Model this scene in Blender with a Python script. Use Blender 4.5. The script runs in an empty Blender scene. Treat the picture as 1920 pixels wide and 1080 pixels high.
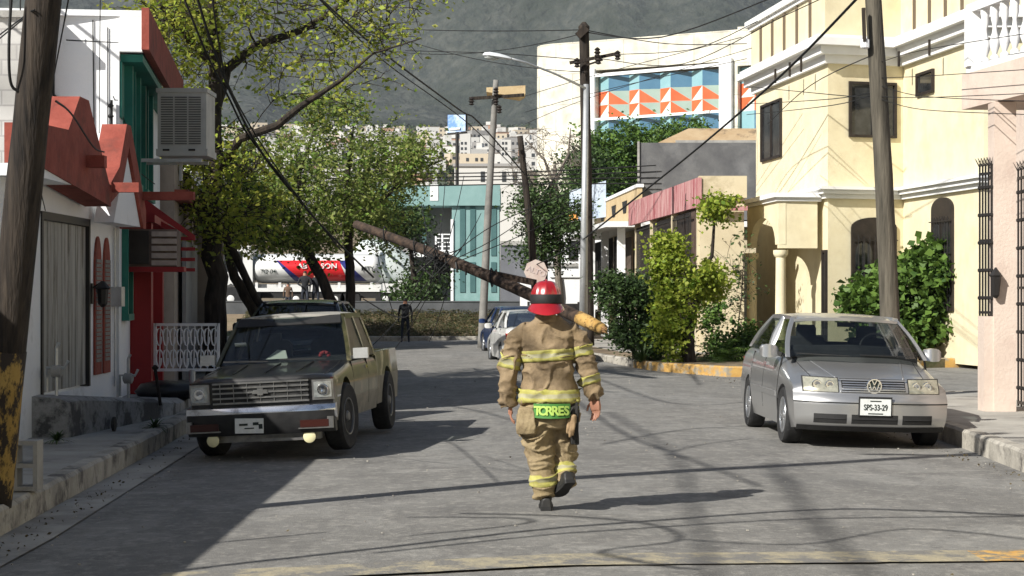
import bpy, bmesh, math, random
import numpy as np
from mathutils import Vector, Matrix, noise as mnoise
R = math.radians
sc = bpy.context.scene
C = sc.collection
random.seed(7)

# ------------------------------------------------------------------ camera
F = 3500.0; HY = 552.0; H = 1.72
cam = bpy.data.cameras.new('camera'); camo = bpy.data.objects.new('camera', cam); C.objects.link(camo)
cam.sensor_width = 36; cam.lens = 36*F/1920; cam.shift_y = (HY-540)/1920
cam.clip_start = .1; cam.clip_end = 12000
camo.location = (0, 0, H); camo.rotation_euler = (R(90), 0, 0)
sc.camera = camo
# ------------------------------------------------------------------ sky and sun
SAZ = math.atan2(.727, .685)      # the sun's light travels towards +x +y
SEL = R(35)
w = bpy.data.worlds.new('World'); sc.world = w; w.use_nodes = True
nt = w.node_tree; bg = nt.nodes['Background']
sky = nt.nodes.new('ShaderNodeTexSky'); sky.sky_type = 'NISHITA'; sky.sun_disc = False
sky.sun_elevation = SEL; sky.sun_rotation = SAZ + math.pi; sky.air_density = 1.0; sky.dust_density = 1.2
nt.links.new(sky.outputs[0], bg.inputs[0]); bg.inputs[1].default_value = .056
sl = bpy.data.lights.new('sun', 'SUN'); sl.energy = 4.8; sl.angle = R(.5); sl.color = (1, .965, .90)
so = bpy.data.objects.new('sun', sl); C.objects.link(so)
d = Vector((.727*math.cos(SEL), .685*math.cos(SEL), -math.sin(SEL)))
so.rotation_euler = d.to_track_quat('-Z', 'Y').to_euler(); so.location = (-20, -20, 30)
sc.view_settings.view_transform = 'Standard'; sc.view_settings.look = 'None'
sc.view_settings.exposure = 0.54; sc.view_settings.gamma = 1
sc.cycles.max_bounces = 6; sc.cycles.transparent_max_bounces = 12

def P(px, py, D): return Vector(((px-960)/F*D, D, H-(py-HY)/F*D))
def crown(x, y=20): return -.02*min(4.6, abs(x-.3)) if y < 75 else 0.

# air between here and the mountain
def haze():
    me = bpy.data.meshes.new('haze'); x, y0, y1, z0, z1 = 2900, -200, 4600, -6, 1650
    v = [(-x, y0, z0), (x, y0, z0), (x, y1, z0), (-x, y1, z0), (-x, y0, z1), (x, y0, z1), (x, y1, z1), (-x, y1, z1)]
    me.from_pydata(v, [], [(0,3,2,1),(4,5,6,7),(0,1,5,4),(1,2,6,5),(2,3,7,6),(3,0,4,7)])
    m = bpy.data.materials.new('haze'); m.use_nodes = True; nt = m.node_tree; nt.nodes.clear()
    o = nt.nodes.new('ShaderNodeOutputMaterial'); p = nt.nodes.new('ShaderNodeVolumePrincipled')
    p.inputs['Color'].default_value = (.80, .88, 1, 1); p.inputs['Density'].default_value = HAZE; p.inputs['Anisotropy'].default_value = .2
    nt.links.new(p.outputs[0], o.inputs['Volume']); me.materials.append(m)
    ob = bpy.data.objects.new('haze', me); C.objects.link(ob); ob['kind'] = 'stuff'
HAZE = .00007
# ------------------------------------------------------------------ materials
def N(nt, t, **k):
    n = nt.nodes.new(t)
    for a, b in k.items(): setattr(n, a, b)
    return n
def rgba(c): return (c[0], c[1], c[2], 1)
def mat(name, c1, c2=None, scale=3, rough=.8, metal=0, bump=0, bscale=None, spec=.4, lo=.35, hi=.65, stretch=None, coat=0, c3=None, s3=.5, lo3=.55, hi3=.7, world=False, detail=6):
    m = bpy.data.materials.new(name); m.use_nodes = True; nt = m.node_tree; b = nt.nodes['Principled BSDF']
    b.inputs['Roughness'].default_value = rough; b.inputs['Metallic'].default_value = metal
    b.inputs['Specular IOR Level'].default_value = spec; b.inputs['Coat Weight'].default_value = coat
    b.inputs['Coat Roughness'].default_value = .05
    b.inputs['Base Color'].default_value = rgba(c1)
    if world: co = N(nt, 'ShaderNodeNewGeometry').outputs['Position']
    else: co = N(nt, 'ShaderNodeTexCoord').outputs['Object']
    mp = N(nt, 'ShaderNodeMapping'); nt.links.new(co, mp.inputs[0])
    if stretch: mp.inputs['Scale'].default_value = stretch
    if c2:
        n = N(nt, 'ShaderNodeTexNoise'); n.inputs['Scale'].default_value = scale; n.inputs['Detail'].default_value = detail
        n.inputs['Roughness'].default_value = .65
        nt.links.new(mp.outputs[0], n.inputs['Vector'])
        r = N(nt, 'ShaderNodeValToRGB'); r.color_ramp.elements[0].position = lo; r.color_ramp.elements[1].position = hi
        r.color_ramp.elements[0].color = rgba(c1); r.color_ramp.elements[1].color = rgba(c2)
        nt.links.new(n.outputs['Fac'], r.inputs[0]); out = r.outputs[0]
        if c3:
            n3 = N(nt, 'ShaderNodeTexNoise'); n3.inputs['Scale'].default_value = s3; n3.inputs['Detail'].default_value = 8
            n3.inputs['Roughness'].default_value = .7
            nt.links.new(mp.outputs[0], n3.inputs['Vector'])
            r3 = N(nt, 'ShaderNodeMapRange'); r3.inputs[1].default_value = lo3; r3.inputs[2].default_value = hi3
            nt.links.new(n3.outputs['Fac'], r3.inputs[0])
            mx = N(nt, 'ShaderNodeMix', data_type='RGBA'); nt.links.new(r3.outputs[0], mx.inputs[0])
            nt.links.new(out, mx.inputs[6]); mx.inputs[7].default_value = rgba(c3); out = mx.outputs[2]
        nt.links.new(out, b.inputs['Base Color'])
    if bump:
        n2 = N(nt, 'ShaderNodeTexNoise'); n2.inputs['Scale'].default_value = bscale or scale*6; n2.inputs['Detail'].default_value = 4
        nt.links.new(mp.outputs[0], n2.inputs['Vector'])
        bp = N(nt, 'ShaderNodeBump'); bp.inputs['Strength'].default_value = bump; bp.inputs['Distance'].default_value = .02
        nt.links.new(n2.outputs['Fac'], bp.inputs['Height']); nt.links.new(bp.outputs[0], b.inputs['Normal'])
    return m
def glass(name, tint=(.5, .55, .55), op=.75, rough=.02):
    m = bpy.data.materials.new(name); m.use_nodes = True; nt = m.node_tree; nt.nodes.clear()
    o = N(nt, 'ShaderNodeOutputMaterial'); t = N(nt, 'ShaderNodeBsdfTransparent'); g = N(nt, 'ShaderNodeBsdfGlossy')
    t.inputs[0].default_value = rgba(tint); g.inputs['Roughness'].default_value = rough
    lw = N(nt, 'ShaderNodeLayerWeight'); lw.inputs[0].default_value = .35
    mr = N(nt, 'ShaderNodeMapRange'); mr.inputs[3].default_value = .05; mr.inputs[4].default_value = op
    nt.links.new(lw.outputs['Fresnel'], mr.inputs[0])
    mx = N(nt, 'ShaderNodeMixShader'); nt.links.new(mr.outputs[0], mx.inputs[0])
    nt.links.new(t.outputs[0], mx.inputs[1]); nt.links.new(g.outputs[0], mx.inputs[2]); nt.links.new(mx.outputs[0], o.inputs[0])
    return m
def leafmat(name, c1, c2, c3=None, trans=.35):
    m = bpy.data.materials.new(name); m.use_nodes = True; nt = m.node_tree; b = nt.nodes['Principled BSDF']
    n = N(nt, 'ShaderNodeTexNoise'); n.inputs['Scale'].default_value = 1.3; n.inputs['Detail'].default_value = 3
    co = N(nt, 'ShaderNodeTexCoord'); nt.links.new(co.outputs['Object'], n.inputs['Vector'])
    at = N(nt, 'ShaderNodeNewGeometry')
    ad = N(nt, 'ShaderNodeMath', operation='MULTIPLY_ADD'); ad.inputs[1].default_value = .55
    nt.links.new(at.outputs['Random Per Island'], ad.inputs[0]); nt.links.new(n.outputs['Fac'], ad.inputs[2])
    r = N(nt, 'ShaderNodeValToRGB'); r.color_ramp.elements[0].position = .45; r.color_ramp.elements[1].position = 1.0
    r.color_ramp.elements[0].color = rgba(c1); r.color_ramp.elements[1].color = rgba(c2)
    if c3: e = r.color_ramp.elements.new(.97); e.color = rgba(c3)
    nt.links.new(ad.outputs[0], r.inputs[0]); nt.links.new(r.outputs[0], b.inputs['Base Color'])
    b.inputs['Roughness'].default_value = .55; b.inputs['Specular IOR Level'].default_value = .3
    tr = N(nt, 'ShaderNodeBsdfTranslucent'); nt.links.new(r.outputs[0], tr.inputs[0])
    mx = N(nt, 'ShaderNodeMixShader'); mx.inputs[0].default_value = trans
    nt.links.new(b.outputs[0], mx.inputs[1]); nt.links.new(tr.outputs[0], mx.inputs[2])
    nt.links.new(mx.outputs[0], nt.nodes['Material Output'].inputs[0])
    return m
def masonry(name, c1, c2, mortar, bw=.4, bh=.2, msize=.02, vert='x', rough=.9, bias=0, bump=.3):
    """block or tile wall; vert gives the horizontal axis the courses run along"""
    m = mat(name, c1, rough=rough); nt = m.node_tree; b = nt.nodes['Principled BSDF']
    co = N(nt, 'ShaderNodeTexCoord'); sp = N(nt, 'ShaderNodeSeparateXYZ'); cb = N(nt, 'ShaderNodeCombineXYZ')
    nt.links.new(co.outputs['Object'], sp.inputs[0])
    nt.links.new(sp.outputs[0 if vert == 'x' else 1], cb.inputs[0]); nt.links.new(sp.outputs[2], cb.inputs[1])
    br = N(nt, 'ShaderNodeTexBrick'); nt.links.new(cb.outputs[0], br.inputs['Vector'])
    br.inputs['Scale'].default_value = 1; br.inputs['Brick Width'].default_value = bw; br.inputs['Row Height'].default_value = bh
    br.inputs['Mortar Size'].default_value = msize; br.inputs['Color1'].default_value = rgba(c1); br.inputs['Color2'].default_value = rgba(c2)
    br.inputs['Mortar'].default_value = rgba(mortar); br.inputs['Bias'].default_value = bias
    n = N(nt, 'ShaderNodeTexNoise'); n.inputs['Scale'].default_value = 1.1; n.inputs['Detail'].default_value = 7; nt.links.new(co.outputs['Object'], n.inputs['Vector'])
    mr = N(nt, 'ShaderNodeMapRange'); mr.inputs[1].default_value = .3; mr.inputs[2].default_value = .7; mr.inputs[3].default_value = .7; mr.inputs[4].default_value = 1.2
    nt.links.new(n.outputs['Fac'], mr.inputs[0])
    mx = N(nt, 'ShaderNodeMix', data_type='RGBA', blend_type='MULTIPLY'); mx.inputs[0].default_value = 1
    nt.links.new(br.outputs[0], mx.inputs[6]); nt.links.new(mr.outputs[0], mx.inputs[7]); nt.links.new(mx.outputs[2], b.inputs['Base Color'])
    bp = N(nt, 'ShaderNodeBump'); bp.inputs['Strength'].default_value = bump; bp.inputs['Distance'].default_value = .01; bp.invert = True
    nt.links.new(br.outputs['Fac'], bp.inputs['Height']); nt.links.new(bp.outputs[0], b.inputs['Normal'])
    return m

# ------------------------------------------------------------------ object helpers
ORG = {}
def thing(name, label, cat, loc=(0, 0, 0), rotz=0, group=None):
    o = bpy.data.objects.new(name, None); C.objects.link(o); o.location = loc; o.rotation_euler = (0, 0, rotz)
    o.empty_display_size = .2; o['label'] = label; o['category'] = cat
    if group: o['group'] = group
    ORG[o.name] = Vector(loc)
    return o
def tag(o, label, cat, group=None, kind=None):
    if label: o['label'] = label
    if cat: o['category'] = cat
    if group: o['group'] = group
    if kind: o['kind'] = kind
    return o
def local(t): ORG[t.name] = Vector((0, 0, 0)); return t
def finish(me, name, mats, parent=None, org=None, smooth=False):
    if not isinstance(mats, (list, tuple)): mats = [mats]
    for m in mats: me.materials.append(m)
    o = bpy.data.objects.new(name, me); C.objects.link(o)
    if parent is not None:
        o.parent = parent; og = ORG[parent.name]
        if og.length: me.transform(Matrix.Translation(-og))
        ORG[o.name] = og
    else:
        org = Vector(org) if org is not None else Vector((0, 0, 0))
        if org.length: me.transform(Matrix.Translation(-org))
        o.location = org; ORG[o.name] = org
    if smooth is True:
        me.polygons.foreach_set('use_smooth', [True]*len(me.polygons))
    elif smooth:
        me.polygons.foreach_set('use_smooth', [True]*len(me.polygons)); me.set_sharp_from_angle(angle=R(smooth))
    return o
def bez(a, b, t): return a+(b-a)*t
class MB:
    def __init__(s): s.v = []; s.f = []; s.m = []; s.mi = 0
    def add(s, vs, fs):
        k = len(s.v); s.v += [tuple(p) for p in vs]
        for f in fs: s.f.append([i+k for i in f]); s.m.append(s.mi)
        return s
    def box(s, c, size, rz=0, M=None):
        x, y, z = [q/2 for q in size]
        pts = [Vector((a*x, b*y, e*z)) for a, b, e in ((-1,-1,-1),(1,-1,-1),(1,1,-1),(-1,1,-1),(-1,-1,1),(1,-1,1),(1,1,1),(-1,1,1))]
        rot = M if M is not None else Matrix.Rotation(rz, 3, 'Z')
        return s.add([rot @ p + Vector(c) for p in pts], [(0,3,2,1),(4,5,6,7),(0,1,5,4),(1,2,6,5),(2,3,7,6),(3,0,4,7)])
    def bb(s, a, b):
        return s.box([(a[i]+b[i])/2 for i in range(3)], [abs(b[i]-a[i]) for i in range(3)])
    def bar(s, a, b, w, h=None):
        """square bar between two points"""
        a = Vector(a); b = Vector(b); d = b-a; h = h or w
        M = d.to_track_quat('Y', 'Z').to_matrix()
        return s.box((a+b)/2, (w, d.length, h), M=M)
    def quad(s, *p): return s.add(p, [tuple(range(len(p)))])
    def slab(s, pts, z0, z1):
        """horizontal outline extruded in z; z0/z1 numbers"""
        n = len(pts); vs = [(p[0], p[1], z0) for p in pts]+[(p[0], p[1], z1) for p in pts]
        fs = [tuple(reversed(range(n))), tuple(range(n, 2*n))]+[(i, (i+1) % n, n+(i+1) % n, n+i) for i in range(n)]
        return s.add(vs, fs)
    def prism(s, pts, off):
        """any planar outline of 3D points pushed along off"""
        off = Vector(off); n = len(pts); vs = [Vector(p) for p in pts]; vs = vs+[p+off for p in vs]
        fs = [tuple(reversed(range(n))), tuple(range(n, 2*n))]+[(i, (i+1) % n, n+(i+1) % n, n+i) for i in range(n)]
        return s.add(vs, fs)
    def tube(s, pts, r, n=8, cap=True):
        pts = [Vector(p) for p in pts]; rs = r if isinstance(r, (list, tuple)) else [r]*len(pts)
        vs = []; prev = None
        for i, p in enumerate(pts):
            if i == 0: t = pts[1]-p
            elif i == len(pts)-1: t = p-pts[i-1]
            else: t = (pts[i+1]-pts[i-1])
            if t.length < 1e-9: t = Vector((0, 0, 1))
            t.normalize()
            u = t.cross(prev if prev is not None and abs(prev.dot(t)) < .9 else (Vector((1, 0, 0)) if abs(t.x) < .8 else Vector((0, 0, 1))))
            u.normalize(); vv = t.cross(u); prev = -vv if False else vv.cross(t)*1.0
            prev = u.cross(t)
            for k in range(n):
                a = 2*math.pi*k/n; vs.append(p+(u*math.cos(a)+vv*math.sin(a))*rs[i])
        fs = []
        for i in range(len(pts)-1):
            for k in range(n): fs.append((i*n+k, i*n+(k+1) % n, (i+1)*n+(k+1) % n, (i+1)*n+k))
        if cap: fs += [tuple(reversed(range(n))), tuple(range((len(pts)-1)*n, len(pts)*n))]
        return s.add(vs, fs)
    def lathe(s, prof, o=(0, 0, 0), n=16, M=None):
        """prof = (radius, height) up the z axis, M turns it"""
        o = Vector(o); vs = []; M = M or Matrix.Identity(3)
        for r, h in prof:
            for k in range(n):
                a = 2*math.pi*k/n; vs.append(M @ Vector((r*math.cos(a), r*math.sin(a), h))+o)
        fs = []; L = len(prof)
        for i in range(L-1):
            for k in range(n): fs.append((i*n+k, i*n+(k+1) % n, (i+1)*n+(k+1) % n, (i+1)*n+k))
        fs += [tuple(reversed(range(n))), tuple(range((L-1)*n, L*n))]
        return s.add(vs, fs)
    def loft(s, rings, cap=True, close=True):
        n = len(rings[0]); vs = [p for r in rings for p in r]; fs = []
        for i in range(len(rings)-1):
            for k in range(n if close else n-1): fs.append((i*n+k, i*n+(k+1) % n, (i+1)*n+(k+1) % n, (i+1)*n+k))
        if cap and close: fs += [tuple(reversed(range(n))), tuple(range((len(rings)-1)*n, len(rings)*n))]
        return s.add(vs, fs)
    def build(s, name, mats, parent=None, org=None, smooth=False, fix=False):
        me = bpy.data.meshes.new(name); me.from_pydata(s.v, [], s.f)
        me.polygons.foreach_set('material_index', s.m)
        if fix:
            bm = bmesh.new(); bm.from_mesh(me); bmesh.ops.remove_doubles(bm, verts=bm.verts, dist=1e-5); bmesh.ops.recalc_face_normals(bm, faces=bm.faces); bm.to_mesh(me); bm.free()
        me.update()
        return finish(me, name, mats, parent, org, smooth)
def leaves(name, cen, size, material, parent=None, org=None, up=.35, rng=None, aspect=.55):
    """one leaf-shaped quad per centre"""
    rng = rng or np.random.default_rng(3); n = len(cen); cen = np.asarray(cen, float)
    a = rng.normal(size=(n, 3)); a[:, 2] = a[:, 2]*.6-.15; a /= np.linalg.norm(a, axis=1)[:, None]
    b = rng.normal(size=(n, 3)); b[:, 2] += up; b -= a*np.sum(a*b, 1)[:, None]; b /= np.linalg.norm(b, axis=1)[:, None]
    s = (size*rng.uniform(.4, 1.45, n))[:, None]; w2 = s*aspect
    side = np.cross(a, b)
    v = np.stack([cen-a*s, cen-a*s*.1+side*w2, cen+a*s, cen-a*s*.1-side*w2], 1)
    v[:, 1] += b*s*.25; v[:, 3] += b*s*.25
    me = bpy.data.meshes.new(name); me.vertices.add(4*n); me.vertices.foreach_set('co', v.reshape(-1))
    me.loops.add(4*n); me.loops.foreach_set('vertex_index', np.arange(4*n, dtype=np.int32))
    me.polygons.add(n); me.polygons.foreach_set('loop_start', np.arange(0, 4*n, 4, dtype=np.int32)); me.polygons.foreach_set('loop_total', np.full(n, 4, dtype=np.int32))
    me.update(calc_edges=True); me.validate()
    return finish(me, name, material, parent, org)
def text(body, size, M, material, name, parent, ext=.004, font=None, shear=0, squeeze=1):
    cu = bpy.data.curves.new('t', 'FONT'); cu.body = body; cu.size = size; cu.extrude = ext; cu.align_x = 'CENTER'; cu.align_y = 'CENTER'; cu.shear = shear
    cu.offset = size*.012
    o = bpy.data.objects.new('t', cu); C.objects.link(o); dg = bpy.context.evaluated_depsgraph_get()
    me = bpy.data.meshes.new_from_object(o.evaluated_get(dg)); bpy.data.objects.remove(o)
    me.transform(Matrix.Diagonal((squeeze, 1, 1, 1))); me.transform(M); me.materials.clear()
    return finish(me, name, material, parent)
def facing(loc, rz=0, tilt=0):     # text in the XZ plane facing -y
    return Matrix.Translation(loc) @ Matrix.Rotation(rz, 4, 'Z') @ Matrix.Rotation(R(90)+tilt, 4, 'X')
def evalmesh(o, name):
    dg = bpy.context.evaluated_depsgraph_get(); dg.update()
    me = bpy.data.meshes.new_from_object(o.evaluated_get(dg)); me.name = name; bpy.data.objects.remove(o)
    return me
def copy_tree(o, parent=None):
    c = o.copy(); C.objects.link(c); c.parent = parent
    for ch in list(o.children): copy_tree(ch, c)
    return c
def smooth01(t): t = max(0., min(1., t)); return t*t*(3-2*t)
def interp(x, pts):
    if x <= pts[0][0]: return pts[0][1]
    for (a, b), (c, e) in zip(pts, pts[1:]):
        if x <= c: return b+(e-b)*(x-a)/(c-a)
    return pts[-1][1]
# ------------------------------------------------------------------ palette
M = {}
M['white'] = mat('white_plaster', (.77,.785,.80), (.84,.84,.83), 1.2, .9, bump=.25, bscale=30, c3=(.52,.51,.49), s3=1.1, lo3=.58, hi3=.75)
M['red'] = mat('terracotta_paint', (.22,.045,.030), (.31,.075,.052), 4, .85, bump=.3, bscale=18, c3=(.13,.04,.03), s3=2.2, lo3=.5, hi3=.7)
M['darkred'] = mat('dark_red_paint', (.22,.008,.01), (.28,.012,.014), 2, .6)
M['teal'] = mat('teal_paint', (.012,.13,.10), (.02,.19,.145), 2, .6)
M['darkglass'] = mat('dark_window_glass', (.008,.009,.011), (.05,.052,.052), 1.6, rough=.08, spec=.6)
M['block'] = masonry('concrete_block', (.36,.35,.33), (.44,.43,.41), (.30,.29,.28), .4, .2, .012)
M['concrete'] = mat('concrete', (.30,.29,.27), (.40,.39,.36), 2.5, .92, bump=.4, bscale=25, c3=(.18,.17,.16), s3=1.2, lo3=.52, hi3=.68)
M['stone'] = mat('old_concrete_wall', (.22,.22,.215), (.46,.455,.44), 3.2, .95, bump=1, bscale=7, c3=(.07,.07,.07), s3=1.6, lo3=.46, hi3=.56)
M['woodgate'] = mat('weathered_gate_boards', (.30,.29,.26), (.48,.46,.41), 1.5, .9, bump=.2, stretch=(1, 9, .7), c3=(.20,.18,.15), s3=1.2, lo3=.52, hi3=.62)
M['poledark'] = mat('dark_creosoted_wood', (.008,.006,.005), (.05,.038,.028), 5, .9, bump=.9, bscale=14, stretch=(3, 3, .25))
M['polegrey'] = mat('grey_weathered_wood', (.045,.04,.03), (.13,.115,.088), 4, .9, bump=.8, bscale=14, stretch=(3, 3, .25))
M['yellowpaint'] = mat('worn_yellow_paint', (.27,.17,.04), (.38,.25,.07), 4, .85, bump=.4, c3=(.03,.022,.016), s3=7, lo3=.44, hi3=.50, stretch=(1, 1, .5))
M['black'] = mat('black_rubber', (.012,.012,.012), (.02,.02,.02), 8, .7)
M['wire'] = mat('black_cable', (.012,.012,.012), rough=.7)
M['galv'] = mat('galvanised_steel', (.45,.46,.46), (.55,.56,.56), 6, .45, .6)
M['cream'] = mat('cream_render', (.69,.61,.41), (.75,.68,.48), 1.5, .92, bump=.15, bscale=20, c3=(.58,.50,.33), s3=1.3, lo3=.48, hi3=.8)
M['creamw'] = mat('white_cornice', (.74,.74,.73), (.80,.80,.79), 2, .85)
M['iron'] = mat('black_wrought_iron', (.018,.016,.015), rough=.55)
M['brownframe'] = mat('dark_brown_frame', (.016,.012,.010), (.03,.022,.018), 5, .6)
M['pink'] = mat('pink_beige_render', (.58,.475,.40), (.64,.535,.455), 1.5, .92, bump=.3, bscale=25, c3=(.50,.39,.33), s3=1, lo3=.5, hi3=.7)
M['chrome'] = mat('chrome', (.75,.76,.78), rough=.12, metal=1)
M['alu'] = mat('alloy', (.6,.61,.62), rough=.3, metal=.9)
M['tyre'] = mat('tyre_rubber', (.014,.014,.015), (.03,.03,.03), 10, .85, bump=.3, bscale=60)
M['bark'] = mat('bark', (.014,.011,.009), (.05,.038,.028), 5, .95, bump=1, bscale=12, stretch=(2, 2, .5))
M['skin'] = mat('skin', (.42,.20,.13), (.48,.24,.16), 12, .5)
M['hair'] = mat('dark_hair', (.015,.012,.01), rough=.6)

# ------------------------------------------------------------------ ground, road, kerbs, pavement
def asphalt():
    m = mat('asphalt', (.145,.14,.13), (.205,.198,.182), 1.3, .88, world=True, detail=10); nt = m.node_tree; b = nt.nodes['Principled BSDF']
    src = b.inputs['Base Color'].links[0].from_socket
    g = N(nt, 'ShaderNodeNewGeometry')
    def layer(src, scale, lo, hi, col, fac=1, typ='n', st=(1, 1, 1)):
        mp = N(nt, 'ShaderNodeMapping'); mp.inputs['Scale'].default_value = st; nt.links.new(g.outputs['Position'], mp.inputs[0])
        if typ == 'n':
            n = N(nt, 'ShaderNodeTexNoise'); n.inputs['Detail'].default_value = 9; n.inputs['Roughness'].default_value = .7; o = n.outputs['Fac']
        else:
            n = N(nt, 'ShaderNodeTexVoronoi', feature='DISTANCE_TO_EDGE'); o = n.outputs['Distance']
            nn = N(nt, 'ShaderNodeTexNoise'); nn.inputs['Scale'].default_value = 1.7; nn.inputs['Detail'].default_value = 5
            nt.links.new(mp.outputs[0], nn.inputs['Vector'])
            va = N(nt, 'ShaderNodeVectorMath', operation='MULTIPLY_ADD'); va.inputs[1].default_value = (1.4, 1.4, 0)
            nt.links.new(nn.outputs['Color'], va.inputs[0]); nt.links.new(mp.outputs[0], va.inputs[2]); nt.links.new(va.outputs[0], n.inputs['Vector'])
        n.inputs['Scale'].default_value = scale
        if typ == 'n': nt.links.new(mp.outputs[0], n.inputs['Vector'])
        r = N(nt, 'ShaderNodeMapRange'); r.inputs[1].default_value = lo; r.inputs[2].default_value = hi; r.inputs[4].default_value = fac
        nt.links.new(o, r.inputs[0])
        mx = N(nt, 'ShaderNodeMix', data_type='RGBA'); nt.links.new(r.outputs[0], mx.inputs[0]); nt.links.new(src, mx.inputs[6]); mx.inputs[7].default_value = rgba(col)
        return mx.outputs[2]
    s = layer(src, .35, .5, .62, (.23,.225,.21), .8, st=(1, .5, 1))
    s = layer(s, .9, .58, .66, (.30,.29,.265), .6, st=(.8, 1.9, 1))
    s = layer(s, 5, .60, .70, (.36,.34,.30), .6, st=(1, .7, 1))
    s = layer(s, 7, .535, .575, (.34,.325,.29), .32, st=(1.1, .8, 1))
    s = layer(s, 3.1, .55, .575, (.105,.10,.095), .35, st=(1, .7, 1))
    s = layer(s, .8, .545, .555, (.125,.12,.112), .4, st=(1, .35, 1))
    s = layer(s, .5, .56, .68, (.085,.085,.085), .6, st=(1, .35, 1))
    s = layer(s, 1.4, .54, .64, (.095,.092,.086), .4, st=(.6, 1.0, 1))
    s = layer(s, 11, .56, .64, (.38,.36,.32), .5, st=(.8, 1.0, 1))
    s = layer(s, 24, .56, .66, (.06,.06,.06), .6, st=(.8, 1.2, 1))
    s = layer(s, 130, .56, .68, (.40,.39,.36), .85)
    s = layer(s, 110, .62, .7, (.05,.05,.05), .7)
    nt.links.new(s, b.inputs['Base Color'])
    n2 = N(nt, 'ShaderNodeTexNoise'); n2.inputs['Scale'].default_value = 70; n2.inputs['Detail'].default_value = 3; nt.links.new(g.outputs['Position'], n2.inputs['Vector'])
    bp = N(nt, 'ShaderNodeBump'); bp.inputs['Strength'].default_value = .55; bp.inputs['Distance'].default_value = .012
    nt.links.new(n2.outputs['Fac'], bp.inputs['Height']); nt.links.new(bp.outputs[0], b.inputs['Normal'])
    return m
M['asphalt'] = asphalt()
M['dirt'] = mat('dry_dirt', (.16,.12,.08), (.26,.20,.13), 1.2, .95, bump=.6, bscale=12, world=True, c3=(.08,.09,.04), s3=.6, lo3=.5, hi3=.62)
M['pave'] = mat('pavement_concrete', (.30,.285,.255), (.40,.385,.345), 1.4, .92, bump=.35, bscale=30, world=True, c3=(.17,.16,.145), s3=.9, lo3=.5, hi3=.68)
M['kerb'] = mat('kerb_concrete', (.30,.28,.24), (.46,.43,.37), 3, .9, bump=.6, bscale=20, world=True, c3=(.12,.11,.10), s3=2.5, lo3=.5, hi3=.62)
M['kerby'] = mat('ochre_painted_kerb', (.46,.26,.07), (.55,.34,.10), 4, .85, bump=.5, world=True, c3=(.30,.27,.21), s3=3, lo3=.48, hi3=.58)
M['grass'] = leafmat('dry_grass', (.08,.06,.03), (.20,.15,.08), (.06,.08,.03))

def zt(x, y):   # terrain under everything
    z = interp(y, [(-50, -.14), (72, -.14), (73, 0), (78, .98), (140, .98), (260, 2.0), (600, 30), (1500, 125), (2200, 205)])
    return z
b = MB()
ys = [-60, 0, 20, 40, 60, 70, 72.5, 73, 74.5, 76, 78, 90, 110, 140, 200, 260, 400, 600, 900, 1200, 1500, 1900, 2300]
xs = [-2500, -900, -400, -150, -60, -25, -10, -4, 0, 4, 10, 25, 60, 150, 400, 900, 2500]
b.add([(x, y, zt(x, y)) for y in ys for x in xs], [(j*len(xs)+i, j*len(xs)+i+1, (j+1)*len(xs)+i+1, (j+1)*len(xs)+i) for j in range(len(ys)-1) for i in range(len(xs)-1)])
M['terrain'] = mat('hillside_ground', (.16,.14,.11), (.09,.095,.06), .02, .95, world=True)
tag(b.build('ground', M['dirt'], smooth=True), None, None, kind='structure')

# road: crowned sheet with slight waviness, widened where the side street comes in
b = MB(); xs = [x*.4 for x in range(-26, 90)]; ys = [y*.6 for y in range(4, 122)]
def lx(y): return interp(y, [(0, -3.72), (13.7, -3.78), (21.3, -4.08), (26, -4.3), (70, -9.5)])
vs = []; fs = []; nx = len(xs)
for y in ys:
    for x in xs:
        vs.append((x, y, crown(x)+.008*mnoise.noise(Vector((x*.6, y*.4, 0)))))
for j in range(len(ys)-1):
    for i in range(nx-1):
        cx = xs[i]+.2; cy = ys[j]+.3
        if cx < lx(cy)-1.2: continue
        fs.append((j*nx+i, j*nx+i+1, (j+1)*nx+i+1, (j+1)*nx+i))
tag(b.add(vs, fs).build('road', M['asphalt'], smooth=True), None, None, kind='structure')
# far cross street and avenue
b = MB(); b.bb((-60, 78.6, .99), (60, 96, 1.0)); tag(b.build('avenue_road', M['asphalt']), None, None, kind='structure')

def ribbon(pts, wid, z0, z1, material, name, bev=.03, kind='structure', side=1):
    """kerb: follows pts on its road edge, wid to the left(side=-1)/right(side=1)"""
    rings = []
    pts = [Vector((p[0], p[1], 0)) for p in pts]
    for i, p in enumerate(pts):
        t = (pts[min(i+1, len(pts)-1)]-pts[max(i-1, 0)]).normalized(); n = Vector((t.y, -t.x, 0))*side
        j = .012*mnoise.noise(p*2.1)
        rings.append([(p.x, p.y, z0), (p.x+n.x*j, p.y+n.y*j, z1-bev+j), (p.x+n.x*bev, p.y+n.y*bev, z1+j*.6), (p.x+n.x*wid, p.y+n.y*wid, z1+j*.4), (p.x+n.x*wid, p.y+n.y*wid, z0)])
    o = MB().loft(rings).build(name, material, fix=True, smooth=30)
    return tag(o, None, None, kind=kind)
def along(pts, step=.35):
    out = []
    for a, c in zip(pts, pts[1:]):
        a = Vector(a); c = Vector(c); n = max(1, int((c-a).length/step))
        out += [a+(c-a)*k/n for k in range(n)]
    return out+[Vector(pts[-1])]
lk = along([(-3.72, 3), (-3.78, 13.7), (-4.08, 21.3), (-4.3, 26), (-5.6, 37), (-9.4, 69)])
ribbon(lk, .17, -.2, .14, M['kerb'], 'kerb', side=-1)
b = MB(); L = [(p.x-.168, p.y) for p in lk]; W_ = [(p.x-3.9, p.y) for p in lk]; n = len(L)
b.add([(x, y, .132) for x, y in L]+[(x, y, .16) for x, y in W_], [(i, n+i, n+i+1, i+1) for i in range(n-1)])
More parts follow.
